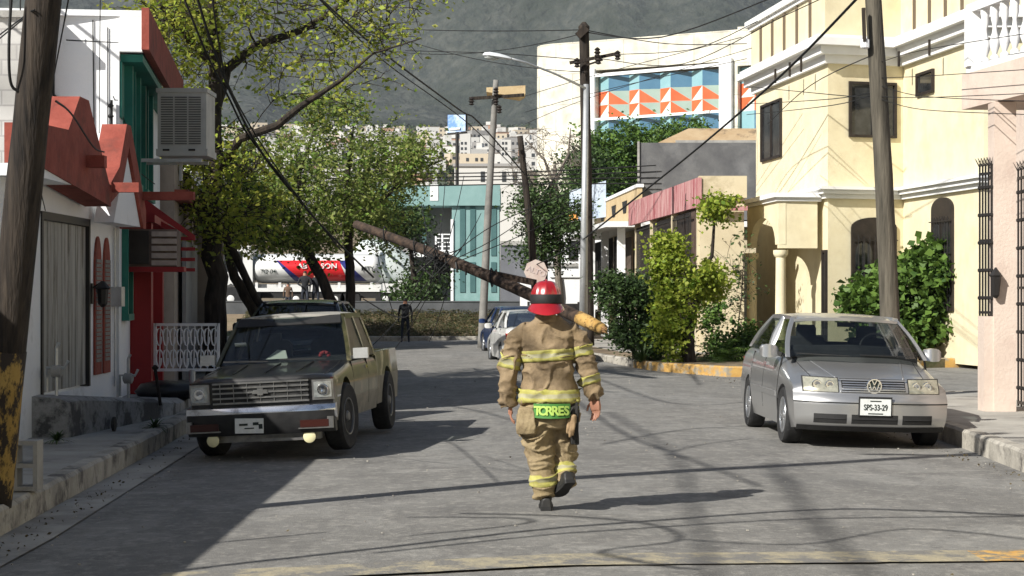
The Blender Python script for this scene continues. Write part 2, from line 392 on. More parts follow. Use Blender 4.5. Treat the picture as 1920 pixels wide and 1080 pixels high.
tag(b.build('pavement', M['pave']), None, None, kind='structure')
# concrete gutter strip beside the left kerb
b = MB(); L = [(p.x+.42, p.y) for p in lk]; R_ = [(p.x+.0, p.y) for p in lk]
b.add([(x, y, crown(x)+.012) for x, y in L]+[(x, y, crown(x)+.012) for x, y in R_], [(i, i+1, n+i+1, n+i) for i in range(n-1)])
tag(b.build('gutter', M['pave']), None, None, kind='structure')
# right pavement in front of the pink house
rk = along([(5.2, 3), (5.2, 18.9), (5.3, 21.6), (5.4, 27.5), (5.9, 29.6), (7.2, 30.8), (12, 31.4), (30, 33)])
ribbon(rk, .17, -.2, .13, M['kerb'], 'kerb', side=1)
b = MB(); b.slab([(5.36, 3), (5.36, 18.9), (5.46, 21.6), (5.56, 27.4), (6.05, 29.4), (7.3, 30.62), (12, 31.2), (30, 32.8), (30, 3)], -.1, .122)
tag(b.build('pavement', M['pave']), None, None, kind='structure')
# far side: planted corner and the pavement along the houses
fk = along([(30, 49.5), (16, 47.6), (10.5, 46.2), (7.5, 43.2), (5.6, 40.9), (4.7, 40.9), (3.24, 43.6), (2.04, 51), (.6, 60), (-1.0, 69.5)])
# the painted stretches are the same kerb in ochre
def cut(p, a, c): return [q for q in p if a <= q.x <= c]
ribbon([q for q in fk if q.x >= 2.9], .18, -.2, .14, M['kerby'], 'kerb', side=1)
ribbon([q for q in fk if q.x <= 3.05], .18, -.2, .14, M['kerb'], 'kerb', side=1)
b = MB(); b.slab([(p.x+.1, p.y+.12) for p in reversed(fk)][::3]+[(30, 49.7), (30, 75), (-1, 75)], -.12, .125)
tag(b.build('verge', M['dirt']), None, None, kind='structure')
b = MB()
b.slab([(3.0, 52), (4.2, 50), (6.6, 50), (4.9, 66), (1.5, 66)], .1, .14); tag(b.build('pavement', M['pave']), None, None, kind='structure')
# painted concrete crossing strip at the very front
b = MB(); b.mi = 0
strip = []
for k in range(61):
    x = -2.2+k*.13; y0 = 11.32+(x+2.0)*.205; j = .03*mnoise.noise(Vector((x*5, 0, 3)))
    strip.append(((x, y0-.02+j, crown(x)+.013), (x, y0+.50-j, crown(x)+.013)))
strip = [q for q in strip]
b.add([p for q in strip for p in q], [(2*i, 2*i+2, 2*i+3, 2*i+1) for i in range(60)])
for i in range(60):
    x = strip[i][0][0]
    b.m[i] = 1 if (3.05 < x < 3.75) else 0
M['strip'] = mat('worn_painted_strip', (.22,.205,.17), (.38,.33,.22), 7, .9, world=True, bump=.5, c3=(.17,.163,.15), s3=3, lo3=.46, hi3=.54)
M['stripo'] = mat('orange_painted_strip', (.50,.26,.06), (.58,.38,.13), 7, .9, world=True, bump=.5, c3=(.2,.18,.14), s3=6, lo3=.46, hi3=.56)
tag(b.build('painted_strip', [M['strip'], M['stripo']]), None, None, kind='structure')
# embankment grass beyond the street
rng = np.random.default_rng(5)
n = 26000; cx = rng.uniform(-11, 4.5, n); cy = rng.uniform(72.6, 77.6, n); cz = np.array([zt(0, y) for y in cy])+rng.uniform(0, .22, n)
g = leaves('grass', np.stack([cx, cy, cz], 1), .10, M['grass'], rng=rng, aspect=.15, org=(-3, 75, .3)); tag(g, None, None, kind='stuff')
g['label'] = 'dry yellowish grass on the shaded bank below the avenue'
bk = along([(-60, 72.2), (30, 72.2)], 2); ribbon(bk, .18, -.2, .1, M['kerb'], 'kerb', side=-1)

# ------------------------------------------------------------------ mountain
b = MB(); nx, ny = 150, 60; vs = []
for j in range(ny):
    t = j/(ny-1)
    for i in range(nx):
        x = -2600+i*5200/(nx-1); y = 2250+t*2100
        h = 195+900*smooth01(t*1.02)*(1+.12*math.sin(x/700))
        r = mnoise.fractal(Vector((x/420, y/600, 0)), .9, 2.2, 6)*150*min(1, t*2.5)
        rd = abs(mnoise.noise(Vector((x/180+.3*y/400, y/1500, 4))))*70*min(1, t*3)
        vs.append((x, y, h+r-rd))
b.add(vs, [(j*nx+i, j*nx+i+1, (j+1)*nx+i+1, (j+1)*nx+i) for j in range(ny-1) for i in range(nx-1)])
M['mount'] = mat('scrub_covered_mountain', (.042,.05,.042), (.088,.092,.076), .045, .95, world=True, lo=.4, hi=.62, c3=(.03,.038,.025), s3=.004, lo3=.42, hi3=.62, bump=1, bscale=.05, detail=12)
M['mount'].node_tree.nodes['Bump'].inputs['Distance'].default_value = 12
tag(b.build('mountain', M['mount'], smooth=True), None, None, kind='structure')
# ------------------------------------------------------------------ left row of houses
def window_box(root, name, a, bpt, frame, pane, depth=.06, bars=1, fw=.05, nrm=(1, 0, 0), parts=None):
    """framed window lying in a vertical plane: a = lower corner, bpt = opposite upper corner, nrm = outward"""
    a = Vector(a); c = Vector(bpt); nrm = Vector(nrm).normalized()
    h = Vector((c.x-a.x, c.y-a.y, 0)); L = h.length; h.normalize(); up = Vector((0, 0, 1)); Hh = c.z-a.z
    m = MB()
    def fr(u0, u1, v0, v1, d0, d1):
        m.prism([a+h*u0+up*v0+nrm*d0, a+h*u1+up*v0+nrm*d0, a+h*u1+up*v1+nrm*d0, a+h*u0+up*v1+nrm*d0], nrm*(d1-d0))
    fr(0, L, 0, fw, 0, depth); fr(0, L, Hh-fw, Hh, 0, depth); fr(0, fw, fw, Hh-fw, 0, depth); fr(L-fw, L, fw, Hh-fw, 0, depth)
    for k in range(bars):
        u = L*(k+1)/(bars+1); fr(u-fw*.4, u+fw*.4, fw, Hh-fw, 0, depth*.8)
    wd = m.build(name, frame, root, fix=True)
    p = MB(); p.prism([a+h*fw+up*fw+nrm*.004, a+h*(L-fw)+up*fw+nrm*.004, a+h*(L-fw)+up*(Hh-fw)+nrm*.004, a+h*fw+up*(Hh-fw)+nrm*.004], nrm*.012)
    p.build('pane', pane, wd, fix=True)
    return wd

# unseen houses added behind the camera to darken reflections and sky fill
for (nm, lab, x0, x1, y0, y1, h, mt) in (('white_house', 'unseen plain white house added behind the viewpoint on the left', -14, -5.6, -16, 3.5, 3.0, 'white'), ('beige_house', 'unseen plain beige house added farther behind the viewpoint on the left', -15, -6, -40, -18, 6.2, 'beige0'),
        ('cream_house', 'unseen cream house added behind the viewpoint on the right', 7.2, 16, -18, 14, 6.5, 'cream'), ('brown_house', 'unseen brown house added farther behind the viewpoint on the right', 7.5, 17, -42, -20, 5.5, 'beige0'), ('grey_house', 'unseen grey house added to close the street behind the viewpoint', -20, 20, -62, -50, 7.5, 'concrete')):
    if 'beige0' not in M: M['beige0'] = mat('brown_render', (.16,.12,.09), (.22,.17,.13), 2, .9)
    t = thing(nm, lab, 'house', ((x0+x1)/2, (y0+y1)/2, 0)); b = MB(); b.bb((x0, y0, -.1), (x1, y1, h)); b.build('wall', M[mt], t)
    b = MB(); b.bb((x0-.2, y0-.2, h+.002), (x1+.2, y1+.2, h+.25)); b.build('roof_slab', M['concrete'], t)
    sx = x1 if x0 < 0 and x1 < 0 else x0
    if nm != 'grey_house':
        nrm = (1, 0, 0) if sx < 0 else (-1, 0, 0)
        for k in range(int((y1-y0)//5)): window_box(t, 'window', (sx+nrm[0]*.003, y0+1.5+5*k, 1.0), (sx+nrm[0]*.003, y0+3.5+5*k, 2.4), M['brownframe'], M['darkglass'], nrm=nrm)
# house of bare blocks, nearest on the left; its low wing stands outside the frame and shades the road
t = thing('block_house', 'unfinished house of bare grey concrete blocks behind the leaning wooden pole', 'house', (-7.5, 15, 0))
b = MB(); b.bb((-12, 24.5, 2.96), (-6.16, 25.04, 5.35)); b.build('upper_wall', M['block'], t)
b = MB(); b.bb((-12, 5, 0), (-5.5, 19.05, 2.95)); b.bb((-12, 19.05, 0), (-5.33, 19.3, 2.74)); b.build('wall', M['white'], t)
b = MB(); b.bb((-12, 4.9, 2.952), (-5.34, 18.9, 3.08)); b.build('roof_slab', M['concrete'], t)
b = MB(); b.bb((-12, 24.44, 5.352), (-6.1, 25.04, 5.44)); b.build('parapet', M['concrete'], t)
b = MB()
for k in range(6):
    p = Vector((-6.2-.14*k, 24.6, 5.44)); b.tube([p, p+Vector((0, 0, .16))], .01, 5)
b.build('rebar', M['wire'], t)
# white one-storey house with the plank gate and red pediments
t = thing('white_house', 'low white house with a weathered plank gate under red gabled parapets', 'house', (-5.6, 22, 0))
def gz(y): return interp(y, [(18, .55), (21, .60), (25, .33), (34, .15), (60, .1)])   # top of the ramp
b = MB()
b.bb((-9, 19.3, 0), (-5.3, 21.0, 2.95)); b.bb((-9, 23.35, 0), (-5.3, 25.0, 2.95)); b.bb((-9, 21.0, 2.62), (-5.3, 23.35, 2.95)); b.bb((-9, 21, 0), (-5.3, 23.35, .57))
b.build('wall', M['white'], t)
b = MB(); b.bb((-9, 19.3, 2.952), (-4.95, 23.0, 3.08)); b.build('eave_slab', M['white'], t)
g = MB()
for k in range(13):
    y0 = 21.06+k*.173; g.bb((-5.36, y0, .6), (-5.325-.006*(k % 2), y0+.166, 2.56))
g.build('gate', M['woodgate'], t)
b = MB(); b.bb((-5.40, 20.98, .575), (-5.28, 21.05, 2.66)); b.bb((-5.40, 23.32, .575), (-5.28, 23.39, 2.66)); b.bb((-5.40, 21.05, 2.57), (-5.28, 23.32, 2.66)); b.build('gate_frame', M['iron'], t)
def pediment(X0, X1, pts):     # outline in (depth, height) pushed in x
    b = MB(); b.prism([(X0, y, z) for y, z in pts], (X1-X0, 0, 0)); return b
pediment(-5.25, -4.93, [(19.3, 3.082), (22.95, 2.8), (22.95, 3.0), (21.75, 3.98), (21.3, 3.98), (20.75, 3.55), (19.3, 3.5)]).build('parapet', M['red'], t, fix=True)
b = pediment(-5.25, -4.93, [(22.96, 3.1), (23.45, 3.32), (23.9, 3.9), (24.15, 3.9), (25.15, 2.85), (25.15, 2.6), (24.98, 2.6), (24.05, 3.62), (23.6, 3.05), (22.96, 2.85)])
b.build('gable_trim', M['red'], t, fix=True)
pediment(-5.22, -4.97, [(23.3, 2.62), (23.62, 3.03), (24.05, 3.58), (24.95, 2.62)]).build('gable', M['white'], t, fix=True)
b = MB(); b.bb((-5.3, 21.6, 3.19), (-4.72, 21.75, 3.33)); b.bb((-5.3, 23.0, 2.98), (-4.6, 23.12, 3.1)); b.build('beam_end', M['red'], t)
b = MB(); b.bb((-5.3, 24.9, 2.98), (-4.25, 25.04, 3.09)); b.build('beam_end', M['red'], t)
def arch(y0, y1, z0, z1):
    n = 10; c = (y0+y1)/2; r = (y1-y0)/2; zb = z1-r*2.6
    return [(y0, z0), (y1, z0)]+[(c+r*math.cos(math.pi*k/n), zb+2.6*r*math.sin(math.pi*k/n)) for k in range(n+1)]
for y0, y1 in ((23.62, 24.0), (24.14, 24.52)):
    w1 = pediment(-5.298, -5.272, arch(y0, y1, .70, 2.46)).build('louvred_window', M['red'], t, fix=True)
    s_ = MB()
    for k in range(24):
        z = .86+k*.055
        s_.bb((-5.272, y0+.035, z), (-5.262, y1-.035, z+.042))
    s_.build('louvres', mat('grey_louvre', (.16,.15,.14), (.25,.24,.22), 20, .7), w1)
lm = thing('wall_lantern', 'small black iron wall lantern beside the plank gate', 'lamp', (-5.28, 23.48, 1.72))
b = MB(); b.lathe([(.02, -.16), (.06, -.12), (.075, .06), (.10, .08), (.02, .17)], (-5.15, 23.48, 1.72), 8); b.build('lantern', M['iron'], lm)
b = MB(); b.bb((-5.298, 23.44, 1.6), (-5.27, 23.52, 1.86)); b.bar((-5.28, 23.48, 1.8), (-5.15, 23.48, 1.88), .02); b.build('bracket', M['iron'], lm)
mb_ = thing('meter_box', 'small grey electricity meter box on the white wall beside the arched louvres', 'meter box', (-5.27, 24.75, 1.68))
b = MB(); b.bb((-5.298, 24.66, 1.56), (-5.16, 24.88, 1.82)); b.build('box', M['galv'], mb_)
b = MB(); b.tube([(-5.27, 24.77, 1.82), (-5.27, 24.77, 2.6)], .018, 6); b.tube([(-5.27, 24.77, 1.56), (-5.27, 24.76, .5)], .012, 6); b.build('conduit', M['galv'], mb_)

# two-storey white house with the teal recessed windows
t = thing('two_storey_house', 'tall white house with teal window surrounds and a red edged roof overhang', 'house', (-5.5, 27, 0))
A = Vector((-5.27, 25.05, 0)); B = Vector((-6.28, 33.3, 0)); dr = (B-A).normalized(); out = Vector((dr.y, -dr.x, 0))
def WP(s, z, o=0): return A+dr*s+out*o+Vector((0, 0, z))
Lw = (B-A).length
b = MB(); b.slab([(A.x, A.y), (B.x, B.y), (-11, 33.3), (-11, 25.05)], 0, 5.45); b.build('wall', M['white'], t)
b = MB(); b.prism([WP(-.02, 5.452, -5), WP(-.02, 5.452, .34), WP(8.6, 5.452, .34), WP(8.6, 5.452, -5)], (0, 0, .08)); b.prism([WP(-.02, 4.98, .004), WP(-.02, 4.98, .3), WP(-.02, 5.45, .3), WP(-.02, 5.45, .004)], dr*.14); b.build('roof_slab', M['white'], t)
b = MB(); b.prism([WP(-.1, 5.0, .30), WP(-.1, 5.0, .40), WP(-.1, 5.56, .40), WP(-.1, 5.56, .30)], dr*8.7); b.build('fascia', M['red'], t)
b = MB(); b.prism([WP(.13, 4.86, .004), WP(.13, 4.86, .3), WP(.13, 4.96, .3), WP(.13, 4.96, .004)], dr*8.2)
b.prism([WP(.02, 4.1, .004), WP(.02, 4.1, .03), WP(.02, 4.85, .03), WP(.02, 4.85, .004)], dr*.4)
b.build('soffit', M['teal'], t)
for k, (s0, s1) in enumerate(((.55, 2.1), (3.0, 4.7))):
    f = MB()
    def fr(u0, u1, v0, v1, d1=.13): f.prism([WP(u0, v0, .003), WP(u1, v0, .003), WP(u1, v1, .003), WP(u0, v1, .003)], out*d1)
    fr(s0, s0+.14, 3.3, 4.86); fr(s1-.14, s1, 3.3, 4.86); fr(s0, s1, 3.16, 3.3, .16); fr(s0+.65, s0+.75, 3.3, 4.86, .12)
    fw_ = f.build('window', M['teal'], t, fix=True)
    g = MB(); g.prism([WP(s0+.14, 3.3, .02), WP(s1-.14, 3.3, .02), WP(s1-.14, 4.86, .02), WP(s0+.14, 4.86, .02)], out*.02); g.build('pane', M['darkglass'], fw_, fix=True)
# narrow window at street level, red portal
f = MB()
def fr2(m, u0, u1, v0, v1, d0, d1): m.prism([WP(u0, v0, d0), WP(u1, v0, d0), WP(u1, v1, d0), WP(u0, v1, d0)], out*(d1-d0))
fr2(f, .35, .45, 1.45, 2.95, .003, .09); fr2(f, 1.15, 1.25, 1.45, 2.95, .003, .09); fr2(f, .35, 1.25, 1.36, 1.45, .003, .1)
fw_ = f.build('window', M['teal'], t, fix=True)
g = MB(); fr2(g, .45, 1.15, 1.45, 2.9, .01, .03); g.build('pane', M['darkglass'], fw_, fix=True)
b = MB(); fr2(b, 1.75, 2.15, gz(26.5)-.1, 2.75, .003, .30); fr2(b, 4.3, 4.6, gz(29)-.1, 2.75, .003, .30); fr2(b, 1.6, 4.75, 2.75, 2.95, .003, .36); b.build('portal', M['darkred'], t, fix=True)
b = MB(); fr2(b, 2.15, 4.3, gz(29)-.1, 2.75, .05, .10); b.build('door', M['darkred'], t, fix=True)
b = MB(); b.prism([WP(1.1, 3.25, .003), WP(1.1, 2.55, .95), WP(1.1, 2.47, .95), WP(1.1, 3.1, .003)], dr*.10); b.prism([WP(3.0, 3.0, .003), WP(3.0, 2.7, .6), WP(3.0, 2.62, .6), WP(3.0, 2.9, .003)], dr*.08); b.build('awning_bracket', M['darkred'], t, fix=True)
b = MB()
for k in range(9): b.prism([WP(.75+k*.001, 2.1+.13*k, 0.7), WP(.75, 2.13+.13*k, .7), WP(.75, 2.13+.13*k, .72), WP(.75, 2.1+.13*k, .72)], dr*1.0)
# conduit and shadow-casting pipe on the sunlit gable wall
b = MB(); b.tube([(-6.15, 25.03, 5.4), (-6.15, 25.03, 4.4), (-5.78, 25.03, 4.05), (-5.78, 25.03, 3.6)], .02, 6); b.tube([(-5.62, 25.03, 5.4), (-5.6, 25.03, 3.5)], .008, 5); b.tube([(-5.42, 25.03, 5.3), (-5.42, 25.03, 3.7)], .008, 5); b.build('conduit', M['wire'], t)
ins = thing('cable_rack', 'vertical rack of small black insulators on the sunlit white gable wall', 'cable rack', (-5.36, 24.9, 3.6))
b = MB(); b.tube([(-5.36, 24.98, 3.62), (-5.36, 24.98, 4.32)], .02, 6); b.build('rod', M['wire'], ins)
for k in range(5): MB().lathe([(.02, -.03), (.045, 0), (.02, .03)], (-5.36, 24.93, 3.68+.14*k), 8).build('insulator', M['wire'], ins)
# lower air conditioner in a wooden crate
ac = thing('window_air_conditioner', 'brown boxed air conditioner with wooden slats above the narrow teal window', 'air conditioner', tuple(WP(1.0, 2.0, .3)))
b = MB(); fr2(b, .7, 1.75, 2.1, 2.62, .004, .72); b.build('casing', mat('brown_ac_casing', (.10,.07,.055), (.16,.12,.10), 5, .8), ac, fix=True)
b = MB(); fr2(b, .66, .70, 2.14, 2.6, .02, .34); b.build('grille', M['brownframe'], ac, fix=True)
b = MB()
for k in range(5): fr2(b, .655, .70, 2.12+.1*k, 2.19+.1*k, .38, .72)
b.build('slats', mat('bleached_slats', (.30,.25,.22), (.40,.34,.30), 6, .8), ac, fix=True)
b = MB()
for k in range(4): b.prism([WP(1.78, 2.05+.15*k, .3), WP(1.78, 2.05+.15*k, .92), WP(1.78, 2.10+.15*k, .92), WP(1.78, 2.10+.15*k, .3)], dr*.05)
b.bb(WP(.62, 2.03, .02), WP(.7, 2.1, .85)); b.build('guard', M['darkred'], ac, fix=True)
# upper evaporative cooler
cx, cy, cz = -4.9, 27.6, 4.27
ac = thing('evaporative_cooler', 'large pale beige evaporative cooler hanging from the upper floor of the white house', 'air conditioner', (cx, cy, 3.8))
M['cooler'] = mat('faded_cooler_plastic', (.42,.41,.38), (.52,.51,.47), 3, .6, c3=(.3,.29,.26), s3=2)
b = MB(); b.bb((cx-.34, cy, cz-.46), (cx+.38, cy+.8, cz+.46)); b.bb((cx-.36, cy-.02, cz-.5), (cx+.40, cy+.82, cz-.40)); b.bb((cx-.36, cy-.02, cz+.44), (cx+.40, cy+.82, cz+.5)); b.build('casing', M['cooler'], ac)
b = MB()
for k in range(3):
    x0 = cx-.29+k*.205
    for j in range(20): b.bb((x0, cy-.012, cz-.33+j*.036), (x0+.18, cy-.003, cz-.311+j*.036))
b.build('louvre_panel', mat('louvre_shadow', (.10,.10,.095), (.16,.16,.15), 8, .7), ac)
b = MB(); b.bb((cx-.26, cy-.03, cz-.43), (cx-.16, cy-.02, cz-.40)); b.bb((cx+.12, cy-.03, cz-.43), (cx+.22, cy-.02, cz-.40)); b.build('vent_slot', M['black'], ac)
b = MB(); b.bar((cx-.9, cy+.1, cz-.56), (cx+.3, cy+.1, cz-.56), .05); b.bar((cx-.9, cy+.7, cz-.56), (cx+.3, cy+.7, cz-.56), .05); b.bar((cx-.05, cy+.3, cz-.52), (cx-.05, cy+.3, cz-.85), .04); b.build('bracket', M['galv'], ac)

# third house along: beige, with terracotta eave
t = thing('beige_house', 'beige house with grey garage door and terracotta eave past the red doorway', 'house', (-6.8, 37, 0))
M['beige'] = mat('beige_render', (.34,.28,.23), (.42,.35,.29), 2, .9, c3=(.25,.21,.18), s3=1)
b = MB(); b.slab([(-6.05, 33.45), (-6.72, 39.8), (-12, 39.8), (-12, 33.45)], 0, 4.1); b.build('wall', M['beige'], t)
b = MB(); b.slab([(-5.8, 33.45), (-6.45, 39.9), (-6.7, 39.9), (-6.05, 33.45)], 3.4, 3.6); b.build('eave', M['red'], t)
b = MB(); b.slab([(-5.99, 34.3), (-6.32, 37.5), (-6.38, 37.5), (-6.06, 34.3)], .15, 2.7); b.build('garage_door', mat('grey_door', (.25,.25,.25), (.32,.32,.31), 3, .7), t)
b = MB(); b.slab([(-5.85, 37.8), (-5.92, 38.3), (-6.52, 38.3), (-6.45, 37.8)], .1, 3.44); b.build('pillar', M['beige'], t)
t = thing('grey_house', 'grey plastered house in shade behind the big street tree', 'house', (-8.5, 48, 0))
b = MB(); b.slab([(-7.0, 41), (-8.6, 54), (-14, 54), (-14, 41)], 0, 3.6); b.build('wall', M['concrete'], t)
window_box(t, 'window', (-7.24, 43, 1), (-7.49, 45, 2.3), M['brownframe'], M['darkglass'], nrm=(1, .12, 0))
b = MB(); b.slab([(-6.9, 40.9), (-8.5, 54.1), (-14, 54.1), (-14, 40.9)], 3.602, 3.8); b.build('roof_slab', M['white'], t)

t = thing('added_shade_house', 'tall pale house added behind the leafy trees at the far left to shade the bank', 'house', (-12, 62, 0))  # house added to throw shade onto the grass bank
b = MB(); b.slab([(-9.4, 55), (-11.0, 69), (-17, 69), (-17, 55)], 0, 6.6); b.build('wall', M['white'], t)
window_box(t, 'window', (-9.7, 57.6, 3.6), (-9.9, 59.4, 5.0), M['brownframe'], M['darkglass'], nrm=(1, .12, 0)); window_box(t, 'window', (-10.36, 63.4, 3.6), (-10.56, 65.2, 5.0), M['brownframe'], M['darkglass'], nrm=(1, .12, 0))
b = MB(); b.slab([(-9.2, 54.8), (-10.8, 69.2), (-17, 69.2), (-17, 54.8)], 6.602, 6.85); b.build('roof_slab', M['concrete'], t)
# concrete access ramp in front of the gate, with its old retaining wall
t = thing('access_ramp', 'old cracked concrete ramp with a stained retaining wall below the plank gate', 'ramp', (-4.7, 23, 0))
b = MB(); ys = [20.6+.3*k for k in range(45)]
def rw(y): return interp(y, [(20.6, -4.9), (24.6, -4.45), (27, -4.6), (34, -5.35)])
tp = []
for y in ys:
    z = gz(y)+.02*mnoise.noise(Vector((0, y*2, 0)))
    tp.append([(-5.3-(max(0, y-25))*.122, y, z), (rw(y)-.1, y, z-.02), (rw(y)+.02*mnoise.noise(Vector((3, y*3, 0))), y, z-.07), (rw(y), y, -.1), (-5.3-(max(0, y-25))*.122, y, -.1)])
b.loft(tp).build('wall', M['stone'], t, fix=True, smooth=30)
b = MB(); b.lathe([(.07, 0), (.085, 0), (.085, .03), (.06, .03)], (-4.62, 21.6, .22), 12, Matrix.Rotation(R(90), 3, 'Y')); b.lathe([(.06, 0), (.06, .012)], (-4.63, 21.6, .22), 12, Matrix.Rotation(R(90), 3, 'Y')); b.build('drain_hole', M['black'], t)
# ornate white fence with post
t = thing('white_metal_fence', 'short ornate white scrollwork metal fence on a post beside the pickup', 'fence', (-4.62, 28, 0))
b = MB(); x0, x1, y = -5.2, -4.28, 27.2
b.bar((x0, y, 1.28), (x1, y, 1.28), .04); b.bar((x0, y, .62), (x1, y, .62), .04); b.bar((x1, y, .6), (x1, y, 1.3), .04); b.bar((x0, y, .6), (x0, y, 1.3), .04); b.build('frame', M['white'], t)
b = MB(); rr = random.Random(4)
for k in range(9):
    cx = x0+.1*k+.06
    for j in range(2):
        cz = .79+.31*j; r = .06
        b.tube([(cx+r*math.cos(a*.7)*(1-a*.06), y, cz+.13*math.sin(a*.7)) for a in range(10)], .012, 5)
    b.tube([(cx, y, .62), (cx+.02, y, 1.28)], .009, 4)
b.build('scrollwork', M['white'], t)
b = MB(); b.tube([(-4.66, y, .1), (-4.66, y, .62)], .045, 8); b.build('post', M['galv'], t)
# black rubble sack, gas/water pipes
t = thing('black_bag', 'crumpled black plastic bag slumped on the ramp by the red doorway', 'bag', (-4.75, 26.0, .25))
me = MB().lathe([(.05, 0), (.34, .03), (.42, .14), (.33, .26), (.14, .3), (.03, .31)], (0, 0, 0), 18)
vv = [(p[0]*1.15+.04*mnoise.noise(Vector(p)*7), p[1]*.9+.05*mnoise.noise(Vector(p)*6), p[2]*.8+.05*mnoise.noise(Vector(p)*8)) for p in me.v]
me.v = [(q[0]-4.78, q[1]+26.0, q[2]+.26) for q in vv]; me.build('sack', mat('black_plastic', (.01,.01,.011), rough=.35), t, smooth=True)
for (x, y, z, lab) in ((-5.1, 20.9, .62, 'rusty water meter with bent pipe at the near end of the plank gate'), (-5.12, 24.9, .36, 'grey water meter pipes sticking up below the white wall past the arched louvres')):
    t = thing('water_meter', lab, 'water meter', (x, y, z), group='water meters by the white house')
    b = MB(); b.tube([(x, y, z-.05), (x, y, z+.5), (x+.03, y, z+.56)], .02, 6); b.tube([(x-.12, y+.05, z), (x-.12, y+.05, z+.28), (x+.1, y-.04, z+.28), (x+.14, y-.04, z+.36)], .018, 6); b.build('pipe', M['galv'], t)
    b = MB(); b.lathe([(.03, -.07), (.07, -.05), (.07, .05), (.03, .07)], (x, y, z+.24), 10, Matrix.Rotation(R(90), 3, 'Y')); b.build('meter', M['concrete'], t, smooth=40)
t = thing('metal_stake', 'thin dark metal stake leaning at the edge of the ramp', 'stake', (-4.47, 23.8, .3))
b = MB(); b.tube([(-4.5, 23.9, .3), (-4.56, 23.85, .78)], .022, 6); b.lathe([(.035, 0), (.045, .03), (.01, .06)], (-4.56, 23.85, .76), 8); b.build('rod', M['poledark'], t)
# hollow concrete block standing on the pavement
t = thing('hollow_block', 'pale hollow concrete block standing on end beside the yellow-based pole', 'concrete block', (-3.92, 15.0, .14))
x0, y0, z0 = -3.99, 14.9, .15
b = MB(); tt = .035
b.bb((x0, y0, z0), (x0+tt, y0+.19, z0+.40)); b.bb((x0+.2-tt, y0, z0), (x0+.2, y0+.19, z0+.40))
for z in (0, .1825, .365): b.bb((x0+tt, y0, z0+z), (x0+.2-tt, y0+.19, z0+z+.035))
b.build('block', M['concrete'], t)

# ------------------------------------------------------------------ near leaning pole with the yellow foot
def wood_pole(name, label, pts, rs, m, grp='wooden and concrete utility poles', org=None):
    t = thing(name, label, 'utility pole', tuple(pts[0]) if org is None else org, group=grp)
    n = 24; P_ = [];
    pts = [Vector(p) for p in pts]
    for i in range(n+1):
        u = i/n*(len(pts)-1); k = min(int(u), len(pts)-2); f = u-k
        p = pts[k].lerp(pts[k+1], f); r = rs[k]+(rs[k+1]-rs[k])*f
        P_.append((p, r*(1+.05*mnoise.noise(p*1.7))))
    MB().tube([p for p, r in P_], [r for p, r in P_], 14).build('shaft', m, t, smooth=True)
    return t
PL, PR = [(-3.96, 14.15, .0), (-3.45, 13.75, 3.9), (-2.95, 13.4, 8.4)], [.145, .128, .11]
t = wood_pole('utility_pole', 'dark leaning wooden utility pole with a peeling yellow base at the left edge', PL, PR, M['poledark'])
pq = [Vector(PL[0]).lerp(Vector(PL[1]), i/12) for i in range(5)]
MB().tube(pq, [(PR[0]+(PR[1]-PR[0])*i/12)*(1+.05*mnoise.noise(p*1.7))*1.025+.002 for i, p in enumerate(pq)], 14).build('painted_base', M['yellowpaint'], t, smooth=True)
b = MB(); b.bar((-4.0, 13.4, 7.6), (-2.0, 13.4, 7.7), .1); b.build('crossarm', M['poledark'], t)
t = wood_pole('utility_pole', 'grey weathered wooden pole standing behind the silver sedan', [P(1676, 770, 29)+Vector((0, 0, .05)), P(1657, 330, 29), P(1634, -60, 29), P(1620, -300, 29)], [.155, .14, .125, .115], M['polegrey'])
b = MB(); b.lathe([(.03, -.08), (.07, -.06), (.07, .06), (.03, .08)], P(1622, 82, 28.85), 8); b.build('insulator', M['white'], t)
b = MB(); b.bar(P(1619, 15, 28.8), P(1621, 78, 28.8), .06, .05); b.build('bracket', M['poledark'], t)
# ------------------------------------------------------------------ right side: pink-beige house by the pavement
t = thing('pink_house', 'pink beige house with a white balustraded balcony and wrought iron fence', 'house', (7, 25, 0))
g0 = .122
px0 = 6.45
b = MB()
b.bb((px0, 25.5, g0), (px0+.13, 25.85, 1.42))
b.build('low_wall', M['pink'], t)
b = MB(); b.bb((px0+.13, 25.47, g0-.002), (px0+.43, 25.8, 4.35)); b.build('pillar', M['pink'], t)
b = MB(); b.bb((px0+1.2, 20, g0-.05), (12, 29.2, 4.5)); b.build('wall', M['pink'], t)
b = MB(); b.prism([(px0-.03, 26.9, 4.38), (px0-.03, 24.6, 4.70), (px0+.0, 18, 4.72), (px0+.0, 18, 5.25), (px0-.03, 24.6, 5.25), (px0-.03, 26.9, 5.15)], (6, 0, 0)) if False else b.slab([(px0-.02, 26.7), (px0+.35, 24.3), (px0+.55, 18), (12, 18), (12, 26.9)], 4.36, 4.86)
b.build('balcony_slab', M['pink'], t)
b = MB(); b.slab([(px0+.02, 26.6), (px0+.38, 24.3), (px0+.58, 18), (px0+.74, 18), (px0+.55, 24.3), (px0+.2, 26.6)], 5.72, 5.84); b.slab([(px0+.02, 26.6), (px0+.38, 24.3), (px0+.58, 18), (px0+.74, 18), (px0+.55, 24.3), (px0+.2, 26.6)], 4.862, 4.95)
b.build('rail', M['creamw'], t)
b = MB(); b.bb((px0+.0, 26.4, 4.951), (px0+.22, 26.62, 5.719)); b.bb((px0+.36, 24.2, 4.951), (px0+.56, 24.4, 5.719)); b.build('rail_post', M['creamw'], t)
prof = [(.065, 0), (.065, .05), (.03, .09), (.07, .20), (.075, .28), (.035, .40), (.03, .48), (.055, .58), (.055, .66), (.065, .70), (.065, .768)]
